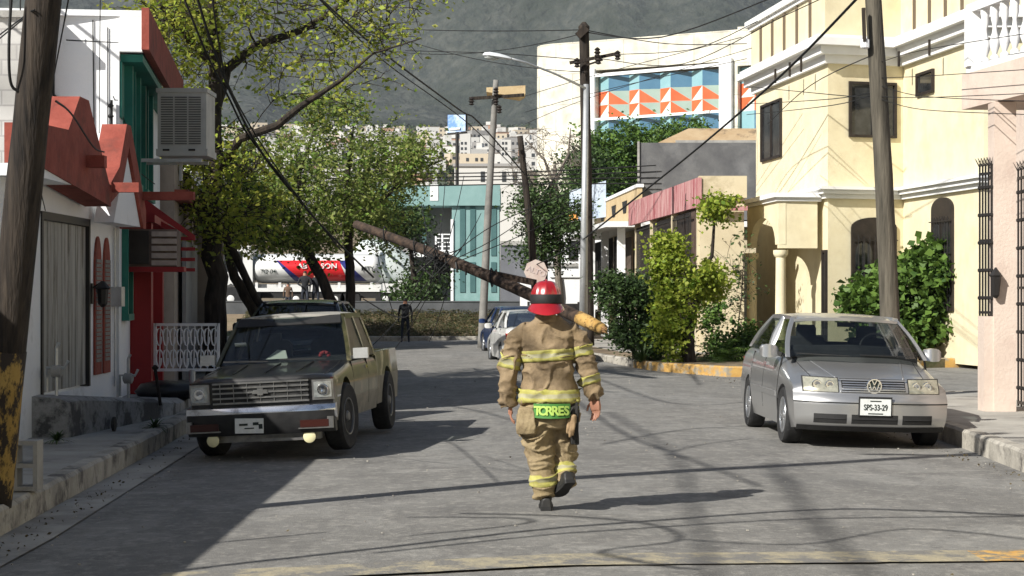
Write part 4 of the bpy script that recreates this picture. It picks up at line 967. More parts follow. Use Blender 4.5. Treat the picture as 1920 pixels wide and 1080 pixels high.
def sedan(name, label, body, loc, rot, roll=0, scale=1, detail=True, group=None, plate='', pitch=0, glassm=None, rear_lamps=True, tall=0):
    t = local(thing(name, label, 'car', loc, 0, group)); t.rotation_euler = (pitch, roll, rot); t.scale = (scale,)*3
    L, W = 4.37, .868
    s = Shell(L, W, [(0, .73), (.15, .765), (.5, .84), (1.15, .975), (1.5, .99), (3.7, 1.03), (4.2, 1.02), (4.37, .97)],
              [(0, .22), (.4, .19), (3.9, .20), (4.37, .27)],
              [(0, .97), (.16, .99), (.3, 1), (.75, 1), (1, .95)],
              [(.18, .94), (.35, .985), (.55, 1.0), (.75, .985), (1.02, .93)],
              [(.18, .10), (.27, .02), (.33, 0), (.52, .0), (.575, .03), (.60, .07), (.66, .085), (.76, .16), (.85, .2)],
              [(.2, .1), (.3, .0), (.55, .0), (.6, .05), (.95, .10), (1.02, .14)], plan=.26, planr=.2, pexp=3)
    ax = (.88, 3.39)
    cut_arches(s.mesh(), [body, M['black']], ax, .345, .60, 'body', t, W, .315)
    gl = glassm or M['cabglass']
    # roof with pillars
    b = MB(); V = []; n, m = 14, 12
    def rz(u, v): return 1.362+tall+.092*math.sin(math.pi*min(1, max(0, .12+v*.78)))**.75-.03*abs(u)**3.0
    for k in range(m+1):
        for i in range(n+1):
            u = -1+2*i/n; v = k/m; V.append((u*(.605+.015*math.sin(math.pi*v)), 1.66+1.50*v-.11*(1-u*u)*(1-2*v)*1.0, rz(u, v)))
    n1 = n+1; Fs = [(k*n1+i, k*n1+i+1, (k+1)*n1+i+1, (k+1)*n1+i) for k in range(m) for i in range(n)]
    V2 = [(x*.98, y, z-.035) for x, y, z in V]; o = len(V); Fs += [tuple(q+o for q in reversed(f)) for f in Fs]
    rim = [i for i in range(n1)]+[k*n1+n for k in range(1, m+1)]+[m*n1+i for i in range(n-1, -1, -1)]+[k*n1 for k in range(m-1, 0, -1)]
    Fs += [(rim[i], rim[i-1], rim[i-1]+o, rim[i]+o) for i in range(len(rim))]
    b.add(V+V2, Fs); b.build('roof', body, t, smooth=50)
    b = MB()
    zt_ = 1.405+tall
    for sx in (-1, 1):
        prev = None
        for (xa, ya, za, xb, yb, zb_, wa, wb) in ((.785, 1.02, .955, .605, 1.76, zt_, .045, .05), (.80, 2.18, .97, .615, 2.28, zt_, .10, .07), (.765, 3.72, 1.0, .60, 3.02, zt_, .26, .20)):
            rings = []
            for q in range(7):
                v = q/6; x = xa+(xb-xa)*v+.028*math.sin(math.pi*v); y = ya+(yb-ya)*v; z = za+(zb_-za)*v; w_ = wa+(wb-wa)*v
                rings.append([(sx*(x-.03), y-w_/2, z), (sx*(x+.012), y-w_*.4, z), (sx*(x+.018), y+w_*.4, z), (sx*(x-.03), y+w_/2, z)])
            b.loft(rings)
        rings = []
        for q in range(12):
            v = q/11; y = 1.74+1.32*v; z = zt_-.01+.006*math.sin(math.pi*v); rings.append([(sx*.56, y, z-.02), (sx*.628, y, z-.028), (sx*.625, y, z+.018), (sx*.56, y, z+.03)])
        b.loft(rings)
    b.build('pillar', body, t, smooth=45, fix=True)
    curved_pane((-.77, 1.04, .965), (.77, 1.04, .965), (.60, 1.72, zt_-.02), (-.60, 1.72, zt_-.02), .13, bowz=.012).build('windscreen', gl, t, smooth=True)
    curved_pane((-.72, 3.78, 1.02), (.72, 3.78, 1.02), (.57, 3.12, zt_+.0), (-.57, 3.12, zt_+.0), -.10, bowz=.02).build('rear_window', gl, t, smooth=True)
    for sx in (-1, 1):
        b = MB(); 
        for (ya, yb, yc, yd) in ((1.12, 2.12, 2.22, 1.80), (2.26, 3.62, 2.98, 2.34)):
            b.add([(sx*.785, ya, .98), (sx*.795, yb, .99), (sx*.62, yc, zt_-.01), (sx*.62, yd, zt_-.01)], [(0, 1, 2, 3)])
        b.build('side_window', gl, t)
    # interior
    b = MB(); b.bb((-.74, 1.22, .9), (.74, 3.6, 1.035)); b.lathe([(.02, -.7), (.10, -.68), (.12, 0), (.10, .68), (.02, .7)], (0, 1.34, .985), 12, Matrix.Rotation(R(90), 3, 'Y')); b.build('dashboard', M['interior'], t)
    for sx in (-.36, .36):
        b = MB(); b.loft([[(sx-.23*k, 2.12+d_, z), (sx+.23*k, 2.12+d_, z), (sx+.21*k, 2.24+d_, z), (sx-.21*k, 2.24+d_, z)] for z, k, d_ in ((1.0, 1, 0), (1.12, 1, .03), (1.17, .85, .045), (1.175, .5, .05), (1.27, .5, .06), (1.31, .4, .07))]); b.build('seat', M['interior'], t, smooth=60)
    b = MB(); b.loft([[(-.62, 3.1, z), (.62, 3.1, z), (.6, 3.2, z), (-.6, 3.2, z)] for z in (1.0, 1.1)]); b.build('rear_bench', M['interior'], t)
    if detail:
        b = MB(); cs = Vector((.34, 1.62, 1.06)); b.tube([cs+Vector((.175*math.cos(a*math.pi/10), .05*math.sin(a*math.pi/10), .17*math.sin(a*math.pi/10))) for a in range(21)], .014, 6); b.bar(cs-Vector((.17, 0, 0)), cs+Vector((.17, 0, 0)), .03); b.build('steering_wheel', M['interior'], t)
        b = MB(); b.box((0, 1.66, 1.33), (.2, .02, .055)); b.build('interior_mirror', M['black'], t)
        b = MB(); b.box((.0, 3.55, 1.14), (.32, .02, .06)); b.build('high_brake_lamp', M['black'], t)
    # wipers, seals, handles, mirrors
    b = MB()
    for a_, c_ in (((-.1, .93, .985), (-.68, 1.02, 1.0)), ((.6, .98, .99), (.02, .92, 1.0))): b.bar(a_, c_, .018, .012)
    b.bar((-.77, 1.02, .958), (.77, 1.02, .958), .03, .02) if False else None
    b.build('wiper', M['black'], t)
    for sx in (-1, 1):
        b = MB(); b.loft([[(sx*(.83+.21*k), 1.36-.055*w_, 1.0-.06*w_), (sx*(.83+.21*k), 1.36+.06*w_, 1.0-.05*w_), (sx*(.83+.21*k), 1.36+.055*w_, 1.01+.07*w_), (sx*(.83+.21*k), 1.36-.04*w_, 1.01+.065*w_)] for k, w_ in ((0, .45), (.12, .9), (.5, 1.1), (.85, 1), (1, .55))]); mm = b.build('mirror', body, t, smooth=60, fix=True)
        b = MB(); b.bar((sx*.79, 1.33, .97), (sx*.86, 1.36, .99), .05); b.build('mirror_foot', M['black'], mm)
        for y in (2.0, 2.98):
            b = s.spatch(y, y+.2, .83, .865, sx, .02, 4, 1); b.build('handle', body, t)
        b = MB()
        for y0 in (1.18, 2.2, 3.12):
            q = s.spatch(y0, y0+.012, .33, .96, sx, .0015, 1, 8); b.add(q.v, q.f)
        b.build('door_gap', M['black'], t)
        s.spatch(1.28, 3.0, .50, .56, sx, .012, 12, 1).build('side_moulding', body, t)
    # front end
    if detail:
        b = s.fpatch(-.345, .345, .632, .745, -.004, .02, 12, 2); gr = b.build('grille', M['black'], t)
        b = MB()
        for z in (.65, .675, .70, .725): q = s.fpatch(-.335, .335, z-.005, z+.005, -.016, .012, 12, 1); b.add(q.v, q.f)
        b.build('slat', M['alu'], gr)
        b = MB(); q = s.fpatch(-.36, .36, .622, .634, -.018, .02, 12, 1); b.add(q.v, q.f); q = s.fpatch(-.36, .36, .745, .757, -.018, .02, 12, 1); b.add(q.v, q.f); b.build('grille_surround', body, gr)
        yb = s.front(0, .69)-.02
        b = MB(); Mf = Matrix.Rotation(R(90), 3, 'X')
        b.lathe([(.082, 0), (.086, .012), (.080, .02), (.068, .02), (.066, .008), (.082, 0)], (0, yb, .69), 32, Mf)
        def st(a, c): b.bar((a[0], yb-.012, .69+a[1]), (c[0], yb-.012, .69+c[1]), .013, .01)
        st((-.024, .062), (0, .012)); st((.024, .062), (0, .012)); st((-.055, .038), (-.027, -.05)); st((-.027, -.05), (0, .0)); st((0, .0), (.027, -.05)); st((.027, -.05), (.055, .038))
        b.build('badge', M['chrome'], gr)
        b = MB(); b.lathe([(.078, 0), (.078, .006), (.01, .006)], (0, yb, .69), 24, Mf); b.build('badge_back', M['ink'], gr)
    for sx in (-1, 1):
        xs_ = (.385, .735)
        if detail:
            f = lambda x, k: .618+(.145+.02*(abs(x)-.385))*k
            b = s.fpatch(sx*xs_[0] if sx > 0 else -xs_[1], xs_[1] if sx > 0 else -xs_[0], .62, .76, -.012, .02, 10, 4, zf=f)
            hl = b.build('headlight', M['lens'], t, smooth=50)
            q = s.fpatch(sx*.375 if sx > 0 else -.748, .748 if sx > 0 else -.375, .61, .775, -.005, .012, 10, 4, zf=lambda x, k: .609+(.163+.02*(abs(x)-.385))*k); q.build('lens_gap', M['black'], hl)  # black outline drawn for the dark gap around the headlight
            for cx_, rr_ in ((.47, .05), (.60, .055)):
                y = s.front(cx_, .69)-.008; b = MB(); b.lathe([(rr_, 0), (rr_*.9, .012), (rr_*.5, .014), (.005, .006)], (sx*cx_, y, .69), 16, Matrix.Rotation(R(90), 3, 'X')); b.build('reflector', M['chrome'], hl, smooth=50)
        else:
            s.fpatch(sx*.40 if sx > 0 else -.735, .735 if sx > 0 else -.40, .63, .75, -.012, .02).build('headlight', M['lens'], t)
        zf2 = lambda x, k: .70+.16*k
        s.fpatch(sx*.42 if sx > 0 else -.80, .80 if sx > 0 else -.42, .70, .86, -.012, .02, end='r').build('tail_light', M['lamp_red'], t, smooth=50)
    if detail:
        s.fpatch(-.36, .36, .760, .766, -.004, .01, 12, 1).build('hood_gap', M['black'], t)
        for u_ in (-.84, .84): MB().tube([Vector(s.pt(u_*(1-.10*(1-k/12)), .035+.19*k/12, 1))+Vector((0, 0, -.001)) for k in range(13)], .0045, 5).build('hood_gap', M['black'], t)
        for u_ in (-.45, .45): MB().tube([Vector(s.pt(u_*(1+.45*k/12), .035+.19*k/12, 1))+Vector((0, 0, -.006)) for k in range(13)], .012, 6).build('hood_crease', body, t, smooth=True)
    for z in (.50, .592):
        s.fpatch(-.84, .84, z, z+.013, -.003, .012, 24, 1).build('bumper_groove', M['black'], t)
    if detail:
        for a_, c_ in ((-.64, -.30), (-.25, .25), (.30, .64)): 
            q = s.fpatch(a_, c_, .285, .385, -.003, .012, 8, 2); iv = q.build('air_intake', M['black'], t)
            b = MB(); q = s.fpatch(a_+.02, c_-.02, .333, .341, -.009, .01, 8, 1); b.add(q.v, q.f); b.build('intake_bar', M['interior'], iv)
        s.fpatch(-.80, .80, .20, .255, -.01, .02, 20, 1).build('lip_spoiler', M['black'], t)
    y = s.front(0, .46)-.012
    b = MB(); b.box((0.0, y-.004, .47), (.33, .012, .175)); b.box((0, y+.002, .47), (.35, .012, .19)) if False else None
    pl = b.build('licence_plate', M['plate'], t)
    b = MB(); b.box((0, y+.006, .475), (.36, .014, .21)); b.build('plate_frame', M['black'], pl)
    if plate:
        text(plate, .088, facing((0, y-.013, .465)), M['ink'], 'lettering', pl, .002, squeeze=.72)
        b = MB(); b.box((0, y-.011, .535), (.12, .003, .012)); b.box((0, y-.011, .40), (.16, .003, .012)); b.build('plate_print', M['ink'], pl)
    yr_ = s.rear(0, .8)+.005; b = MB(); b.box((0, yr_+.008, .80), (.33, .012, .16)); b.build('licence_plate', M['plate'], t)
    for y in ax:
        for sx in (-1, 1): wheel(t, sx*.855, y, .315, .315, .195, sx)
    return t
silver = paint('silver_paint', (.43,.43,.425), (.47,.47,.465), metal=.75, rough=.30, coat=.5, scale=1.2)
sedan('parked_car', 'silver sedan parked on the right with yellowed headlights and white plate', silver, (4.17, 21.5, -.085), R(1.5), R(1.6), 1.075, plate='SPS-33-29')
c_ = sedan('parked_car', 'dark blue sedan parked far down the street beside the thin grey pole', paint('dark_blue_paint', (.02,.045,.13), (.03,.06,.16), .4), (-.20, 58.6, -.1), R(180+9), 0, 1, detail=False, group=None, tall=.02)
c_ = sedan('parked_car', 'white sedan with red tail lamp parked just behind the firefighter', paint('white_car_paint', (.55,.55,.53), (.6,.6,.58), .05), (.12, 50.9, -.1), R(180+7), 0, .98, detail=False)
sedan('parked_car', 'dark sedan with black windscreen parked behind the old pickup', paint('black_car_paint', (.012,.015,.022), (.016,.02,.03), .3, .25), (-4.2, 34, -.08), R(-3), 0, 1.17, detail=False, glassm=M['darkcab'])

# ------------------------------------------------------------------ old olive pickup
t = local(thing('pickup_truck', 'old dusty dark green pickup with chrome bumper and round fog lamps parked on the left', 'pickup truck', (-2.64, 19.93, -.135)))
t.rotation_euler = (0, R(-3.0), R(-4.5)); t.scale = (1.02, 1.02, 1.02)
olive = mat('dusty_green_paint', (.028,.028,.008), (.075,.071,.026), 2.2, .38, .25, coat=.35, c3=(.20,.175,.10), s3=1.7, lo3=.52, hi3=.72, stretch=(1, 1, 1.6))
hoodm = mat('faded_hood_paint', (.006,.006,.007), (.022,.021,.019), 2.2, .32, .2, coat=.5, c3=(.11,.10,.09), s3=1.6, lo3=.58, hi3=.8)
greyp = mat('grey_lower_paint', (.13,.12,.095), (.20,.185,.15), 4, .5, .2, c3=(.28,.25,.19), s3=2)
W = .775; L = 3.05
s = Shell(L, W, [(0, .955), (.12, .975), (.6, 1.01), (1.22, 1.07), (1.4, 1.06), (3.05, 1.06)], [(0, .50), (.3, .44), (3.05, .42)],
          [(0, .985), (.06, 1), (1, 1)], [(.42, .95), (.6, .985), (.85, 1.0), (1.0, .975), (1.08, .955)],
          [(.4, .06), (.55, .02), (.62, .0), (.93, .0), (.96, .03), (1.0, .06)], [(0, 0), (2, 0)], plan=.05, planr=0, topr=.025, pexp=5)
ax = (.78, 3.86)
bd = cut_arches(s.mesh(16, 44, 14), [olive, M['black'], hoodm, greyp], ax[:1], .43, .50, 'cab_body', t, W, .46)
for p in bd.data.polygons:
    if p.material_index == 0:
        if p.center.y < 1.3 and p.normal.z > .6 and abs(p.center.x) < .72: p.material_index = 2
        elif p.center.y < .1: p.material_index = 2
        elif p.center.z < .66 : p.material_index = 3
# bed
b = MB(); y0, y1 = 3.07, 4.86; zf, zr = .60, 1.09
ring = lambda y, k: [(-W*k*.97, y, .46), (-W*k, y, .8), (-W*k*.975, y, zr), (-W*k*.90, y, zr+.005), (-W*k*.90, y, zf), (W*k*.90, y, zf), (W*k*.90, y, zr+.005), (W*k*.975, y, zr), (W*k, y, .8), (W*k*.97, y, .46)]
b.loft([ring(y0, .99), ring(y0+.03, 1), ring(4.0, 1.0), ring(y1-.06, .995), ring(y1, .96)])
bed = cut_arches(b, [olive, M['black'], greyp], ax[1:], .43, .50, 'cargo_bed', t, W, .46)
for p in bed.data.polygons:
    if p.material_index == 0 and p.center.z < .66: p.material_index = 2
b = MB(); b.bb((-.70, y0+.01, zf), (.70, y0+.05, zr)); b.bb((-.71, y1-.06, .5), (.71, y1-.01, 1.085)); b.build('tailgate', olive, t)
# cab top
zt_ = 1.565
b = MB(); V = []; n, m = 14, 10
for k in range(m+1):
    for i in range(n+1):
        u = -1+2*i/n; v = k/m; V.append((u*.60, 1.78+1.12*v-.05*(1-u*u)*(1-2*v), 1.56+.045*math.sin(math.pi*(.1+.8*v))**.5-.03*abs(u)**4))
n1 = n+1; Fs = [(k*n1+i, k*n1+i+1, (k+1)*n1+i+1, (k+1)*n1+i) for k in range(m) for i in range(n)]
V2 = [(x*.98, y, z-.05) for x, y, z in V]; o = len(V); Fs += [tuple(q+o for q in reversed(f)) for f in Fs]
rim = [i for i in range(n1)]+[k*n1+n for k in range(1, m+1)]+[m*n1+i for i in range(n-1, -1, -1)]+[k*n1 for k in range(m-1, 0, -1)]
Fs += [(rim[i], rim[i-1], rim[i-1]+o, rim[i]+o) for i in range(len(rim))]
b.add(V+V2, Fs); b.build('roof', mat('sun_bleached_roof', (.30,.29,.26), (.42,.40,.36), 3, .5, coat=.2, c3=(.08,.08,.07), s3=2.5, lo3=.55, hi3=.65), t, smooth=50)
b = MB()
for sx in (-1, 1):
    for (xa, ya, xb, yb, wa, wb, z0) in ((.755, 1.24, .60, 1.80, .06, .05, 1.05), (.755, 2.28, .605, 2.30, .07, .06, 1.05), (.75, 2.98, .60, 2.86, .13, .10, 1.05)):
        rings = []
        for q in range(6):
            v = q/5; x = xa+(xb-xa)*v+.01*math.sin(math.pi*v); y = ya+(yb-ya)*v; z = z0+(zt_-z0)*v; w_ = wa+(wb-wa)*v
            rings.append([(sx*(x-.035), y-w_/2, z), (sx*(x+.008), y-w_*.4, z), (sx*(x+.012), y+w_*.4, z), (sx*(x-.035), y+w_/2, z)])
        b.loft(rings)
    b.bar((sx*.60, 1.78, zt_-.02), (sx*.60, 2.9, zt_-.02), .05, .06)
b.bb((-.74, 2.93, 1.04), (.74, 2.99, 1.15)); b.bar((-.58, 2.87, 1.54), (.58, 2.87, 1.54), .06)
b.build('pillar', olive, t, smooth=45, fix=True)
curved_pane((-.74, 1.25, 1.055), (.74, 1.25, 1.055), (.585, 1.80, 1.56), (-.585, 1.80, 1.56), .07).build('windscreen', M['cabglass'], t, smooth=True)
curved_pane((-.70, 2.97, 1.13), (.70, 2.97, 1.13), (.57, 2.87, 1.54), (-.57, 2.87, 1.54), 0).build('rear_window', M['cabglass'], t)
for sx in (-1, 1):
    b = MB(); b.add([(sx*.755, 1.34, 1.07), (sx*.757, 2.24, 1.07), (sx*.612, 2.27, 1.53), (sx*.612, 1.86, 1.53)], [(0, 1, 2, 3)]); b.add([(sx*.757, 2.33, 1.07), (sx*.757, 2.9, 1.07), (sx*.612, 2.8, 1.53), (sx*.612, 2.35, 1.53)], [(0, 1, 2, 3)]); b.build('side_window', M['sideglass'], t)
    b = MB(); b.box((sx*.865, 1.32, 1.125), (.165, .08, .115)); b.bar((sx*.75, 1.36, 1.08), (sx*.84, 1.34, 1.10), .035)
    b.build('mirror', mat('scuffed_chrome', (.50,.50,.48), (.62,.62,.6), 9, .35, .5), t)
    b = MB()
    for yy in (1.30, 2.36):
        q = s.spatch(yy, yy+.012, .52, 1.04, sx, .0015, 1, 6); b.add(q.v, q.f)
    b.build('door_gap', M['black'], t)
    s.spatch(2.12, 2.26, .93, .965, sx, .02, 3, 1).build('handle', M['chrome'], t)
    s.spatch(.2, .42, .70, .72, sx, .004, 3, 1).build('fender_badge', M['chrome'], t)
    s.spatch(.03, .10, .70, .92, sx, .006, 2, 2).build('marker_lamp', M['amber'], t)
# sun visor under the roof edge
b = MB(); b.prism([(-.58, 1.76, 1.565), (.58, 1.76, 1.565), (.60, 1.63, 1.475), (-.60, 1.63, 1.475)], (0, .008, -.012)); b.build('sun_visor', M['black'], t, fix=True)
# hood ribs, wipers
b = MB()
for x in (-.34, .0, .34): b.bar((x, .25, .989 if x else .989), (x*1.08, 1.1, 1.062), .012, .012)
b.build('hood_rib', hoodm, t)
b = MB(); b.bar((-.15, 1.14, 1.085), (-.66, 1.18, 1.10), .02, .012); b.bar((.5, 1.16, 1.085), (-.02, 1.14, 1.10), .02, .012); b.build('wiper', M['black'], t)
# grille
for u_ in (-.90, .90): MB().tube([Vector(s.pt(u_, .02+.38*k/12, 1))+Vector((0, 0, -.001)) for k in range(13)], .005, 5).build('hood_gap', M['black'], t)
q = s.fpatch(-.50, .50, .685, .905, -.012, .02, 10, 2); gr = q.build('grille', M['black'], t)
M['tarn'] = mat('tarnished_chrome', (.28,.28,.27), (.42,.41,.39), 12, .3, .85)
b = MB()
for z in (.692, .745, .80, .852, .90): q = s.fpatch(-.51, .51, z-.009, z+.009, -.028, .02, 10, 1); b.add(q.v, q.f)
for k in range(7): x = -.43+.1433*k; q = s.fpatch(x-.003, x+.003, .69, .90, -.022, .012, 1, 2); b.add(q.v, q.f)
b.build('slat', M['tarn'], gr)
b = MB(); yb = s.front(0, .8)-.045
b.prism([(-.085, yb, .782), (-.03, yb, .782), (-.03, yb, .765), (.03, yb, .765), (.03, yb, .782), (.085, yb, .782), (.07, yb, .822), (.03, yb, .822), (.03, yb, .838), (-.03, yb, .838), (-.03, yb, .822), (-.07, yb, .822)], (0, .015, 0)); b.build('badge', M['tarn'], gr, fix=True)
for sx in (-1, 1):
    a_, c_ = (.545, .765) if sx > 0 else (-.765, -.545)
    q = s.fpatch(a_, c_, .69, .90, -.02, .03, 4, 2); hf = q.build('headlight', M['tarn'], t)
    q = s.fpatch(a_+.02*1, c_-.02, .715, .878, -.03, .03, 4, 2); q.build('lens', mat('clear_lens', (.30,.32,.31), (.55,.57,.55), 16, .1, .5, coat=1), hf)
    b = MB(); b.lathe([(.062, 0), (.056, .01), (.02, .012), (.004, .006)], (sx*.655, s.front(.655, .8)-.032, .795), 18, Matrix.Rotation(R(90), 3, 'X')); b.build('reflector', M['chrome'], hf, smooth=40)
# bumper
b = MB(); rings = []
for k in range(21):
    x = -.79+1.58*k/20; bow = .10*(abs(x)/.79)**4
    rings.append([(x, -.13+bow, .50), (x, -.16+bow, .53), (x, -.16+bow, .60), (x, -.14+bow, .645), (x, -.10+bow, .655), (x, -.05+bow, .65), (x, -.05+bow, .50)])
b.loft(rings); b.build('bumper', mat('aged_chrome', (.5,.52,.56), (.62,.64,.68), 4, .16, .95, c3=(.12,.11,.10), s3=3, lo3=.55, hi3=.7), t, smooth=50)
b = MB(); rings = []
for k in range(21):
    x = -.78+1.56*k/20; bow = .10*(abs(x)/.79)**4
    rings.append([(x, -.13+bow, .36), (x, -.15+bow, .40), (x, -.165+bow, .54), (x, -.165+bow, .585), (x, -.04+bow, .585), (x, -.04+bow, .36)])
b.loft(rings); vb = b.build('bumper_face', mat('black_valance', (.010,.010,.011), (.025,.025,.025), 7, .5), t, smooth=40)
for sx in (-1, 1):
    bow = .05; b = MB(); b.box((sx*.58, -.165+.02, .455), (.30, .03, .075)); b.build('turn_signal', M['amber'], t)
    b = MB(); b.box((sx*.58, -.15, .408), (.34, .025, .012)); b.box((sx*.745, -.135, .46), (.06, .04, .12)); b.build('signal_trim', M['tarn'], t)
    b = MB(); b.lathe([(.03, .0), (.062, .03), (.066, .06), (.058, .066), (.01, .07)], (sx*.51, -.04, .315), 20, Matrix.Rotation(R(90), 3, 'X')); b.build('fog_lamp', mat('yellowed_fog_lens', (.75,.70,.42), rough=.25, coat=.5), t, smooth=40)
    b = MB(); b.bar((sx*.5, -.03, .33), (sx*.5, -.03, .42), .03); b.build('lamp_bracket', M['black'], t)
b = MB(); b.box((.25, -.06, .30), (.5, .03, .035)); b.box((.0, .1, .33), (1.2, .12, .10)); b.build('tow_bar', M['tarn'], t)
b = MB(); b.box((-.10, -.18, .46), (.30, .012, .155), M=Matrix.Rotation(R(2), 3, 'Y')); pl = b.build('licence_plate', M['plate'], t)
b = MB(); b.box((-.16, -.188, .475), (.09, .004, .022)); b.box((-.03, -.188, .48), (.06, .004, .03)); b.box((-.1, -.188, .435), (.1, .004, .012)); b.box((.02, -.188, .45), (.04, .004, .05)); b.build('plate_print', M['ink'], pl)
# inside
b = MB(); b.bb((-.70, 1.36, .95), (.70, 2.9, 1.10)); b.build('dashboard', M['interior'], t)
for sx in (-.36, .36):
    b = MB(); b.loft([[(sx-.25*k, 2.3+d_, z), (sx+.25*k, 2.3+d_, z), (sx+.24*k, 2.42+d_, z), (sx-.24*k, 2.42+d_, z)] for z, k, d_ in ((1.05, 1, 0), (1.24, 1, .03), (1.29, .8, .045), (1.30, .45, .05), (1.38, .45, .06))]); b.build('seat', mat('grey_seat', (.07,.08,.085), (.10,.11,.12), 8, .9), t, smooth=50)
b = MB(); b.box((-.52, 1.46, 1.28), (.13, .006, .05), M=Matrix.Rotation(R(40), 3, 'X')); b.build('sticker', mat('pale_sticker', (.65,.72,.70), rough=.5), t)
b = MB(); b.prism([(-.22, 1.34, 1.103), (.03, 1.34, 1.103), (-.02, 1.5, 1.19), (-.12, 1.52, 1.20)], (0, .02, .0)); b.build('dash_paper', mat('paper', (.5,.52,.46), rough=.8), t, fix=True)
b = MB()
for k in range(9):
    a = k*2.4; b.lathe([(.004, -.02), (.02, -.014), (.024, 0), (.02, .014), (.004, .02)], (.44+.045*math.cos(a), 1.40+.02*math.sin(a*1.7), 1.11+.04*abs(math.sin(a))), 8)
b.build('dash_flowers', mat('red_flowers', (.30,.03,.035), rough=.6), t, smooth=True)
b = MB(); b.bb((-.3, 2.93, 1.17), (.0, 2.94, 1.22)); b.bb((.15, 2.93, 1.2), (.4, 2.94, 1.235)); b.build('window_sticker', mat('window_sticker', (.35,.45,.5), rough=.5), t)
for y, st_ in ((ax[0], R(-6)), (ax[1], 0)):
    for sx in (-1, 1): wheel(t, sx*.805, y, .462, .365, .21, sx, style='steel', steer=st_, rim=.55)
b = MB(); b.bb((-.4, 1.0, .34), (.4, 4.6, .46)); b.tube([(-.7, ax[0], .46), (.7, ax[0], .46)], .05, 8); b.tube([(-.7, ax[1], .46), (.7, ax[1], .46)], .05, 8); b.lathe([(.02, -.12), (.12, -.1), (.12, .1), (.02, .12)], (0.1, ax[1], .36), 12); b.build('chassis', M['black'], t)
# ------------------------------------------------------------------ beyond the street: avenue, trucks, teal house, big cream building, city
t = thing('low_wall', 'long low dark grey wall along the avenue above the grassy bank', 'wall', (-6, 77.7, .9))
b = MB(); b.bb((-16, 77.6, .7), (1.2, 77.85, 1.40)); b.bb((-16, 77.57, 1.402), (1.2, 77.88, 1.45)); b.build('wall', mat('dark_wall', (.07,.075,.08), (.11,.115,.12), 1, .9), t)
D0 = 86.
t = thing('tanker_truck', 'white tanker truck with a red and blue painted tank parked on the avenue', 'truck', (-9, D0, 1.0))
Wt = paint('truck_white', (.66,.66,.64), (.72,.72,.70), 0, .35, .3)
k0 = D0/F
def XX(px): return (px-960)*k0
def ZZ(py): return H-(py-HY)*k0
xa, xb = XX(478), XX(716); zc = (ZZ(476)+ZZ(531))/2; rz_ = (ZZ(476)-ZZ(531))/2
b = MB(); rings = []
for k, (u, r) in enumerate(((0, .3), (.008, .75), (.03, .95), (.06, 1), (.5, 1), (.94, 1), (.97, .95), (.992, .75), (1, .3))):
    rings.append([(xa+(xb-xa)*u, D0+1.15*r*math.cos(a*math.pi/14), zc+rz_*r*math.sin(a*math.pi/14)) for a in range(28)])
b.loft(rings); tk = b.build('tank', Wt, t, smooth=50)
def surf(x, z, o=.012): q = max(-1, min(1, (z-zc)/rz_)); return (x, D0-1.15*math.sqrt(1-q*q)-o, z)
def tpatch(poly_top, poly_bot, n=10, o=.012):
    """patch on the tank between two x-spans at top and bottom"""
    (xl0, xr0, z0), (xl1, xr1, z1) = poly_top, poly_bot; V = []
    for k in range(n+1):
        v = k/n; z = z0+(z1-z0)*v; V += [surf(xl0+(xl1-xl0)*v, z, o), surf(xr0+(xr1-xr0)*v, z, o)]
    return MB().add(V, [(2*k, 2*k+2, 2*k+3, 2*k+1) for k in range(n)])
zt0, zb0 = ZZ(489), ZZ(527)
tpatch((XX(527), XX(640), zt0), (XX(572), XX(655), zb0), o=.02).build('red_panel', paint('red_panel', (.62,.015,.02), None, 0, .35, .3), tk)
tpatch((XX(523), XX(529), zt0), (XX(556), XX(572), zb0), o=.016).build('blue_band', paint('blue_band', (.02,.025,.16), None, 0, .35, .3), tk)
tpatch((XX(638), XX(650), zt0), (XX(668), XX(690), zb0), o=.016).build('blue_band', bpy.data.materials['blue_band'], tk)
text('AB GASON', .33, facing((XX(600), D0-1.20, ZZ(500)), 0, R(-12)), Wt, 'lettering', tk, .004, squeeze=1.1)
text('MTY', .30, facing((XX(693), D0-1.19, ZZ(505)), 0), M['ink'], 'lettering', tk, .004)
text('TQ 04', .26, facing((XX(509), D0-1.17, ZZ(510)), 0), M['ink'], 'lettering', tk, .004)
b = MB(); b.bb((xa, D0-.6, ZZ(545)), (XX(716), D0+.6, ZZ(533))); b.bb((xa, D0-1.15, ZZ(547)), (XX(715), D0-1.1, ZZ(540)))
for px in (487, 530, 600, 640, 700): b.bb((XX(px)-.06, D0-1.1, ZZ(545)), (XX(px)+.06, D0-.9, ZZ(530)))
b.build('frame', Wt, t)
b = MB(); b.bb((XX(483), D0-1.0, ZZ(560)), (XX(492), D0-.2, ZZ(540))); b.bb((xa, D0-.5, 1.55), (XX(716), D0+.5, ZZ(546))); b.build('chassis', M['black'], t)
def bigwheel(t, x, y, z, r):
    Mf = Matrix.Rotation(R(90), 3, 'X')
    ty = MB().lathe([(r*.55, 0), (r*.9, 0), (r, .06), (r, .24), (r*.9, .3), (r*.56, .3)], (x, y, z), 28, Mf).build('wheel', M['tyre'], t, smooth=40)
    MB().lathe([(r*.57, .2), (r*.56, .28), (r*.45, .26), (r*.3, .3), (r*.12, .32), (.01, .32)], (x, y, z), 20, Mf).build('rim', Wt, ty, smooth=40)
for px in (560, 632, 660): bigwheel(t, XX(px), D0-.75, 1.5, .5)
bigwheel(t, XX(440), D0-.95, 1.52, .56)
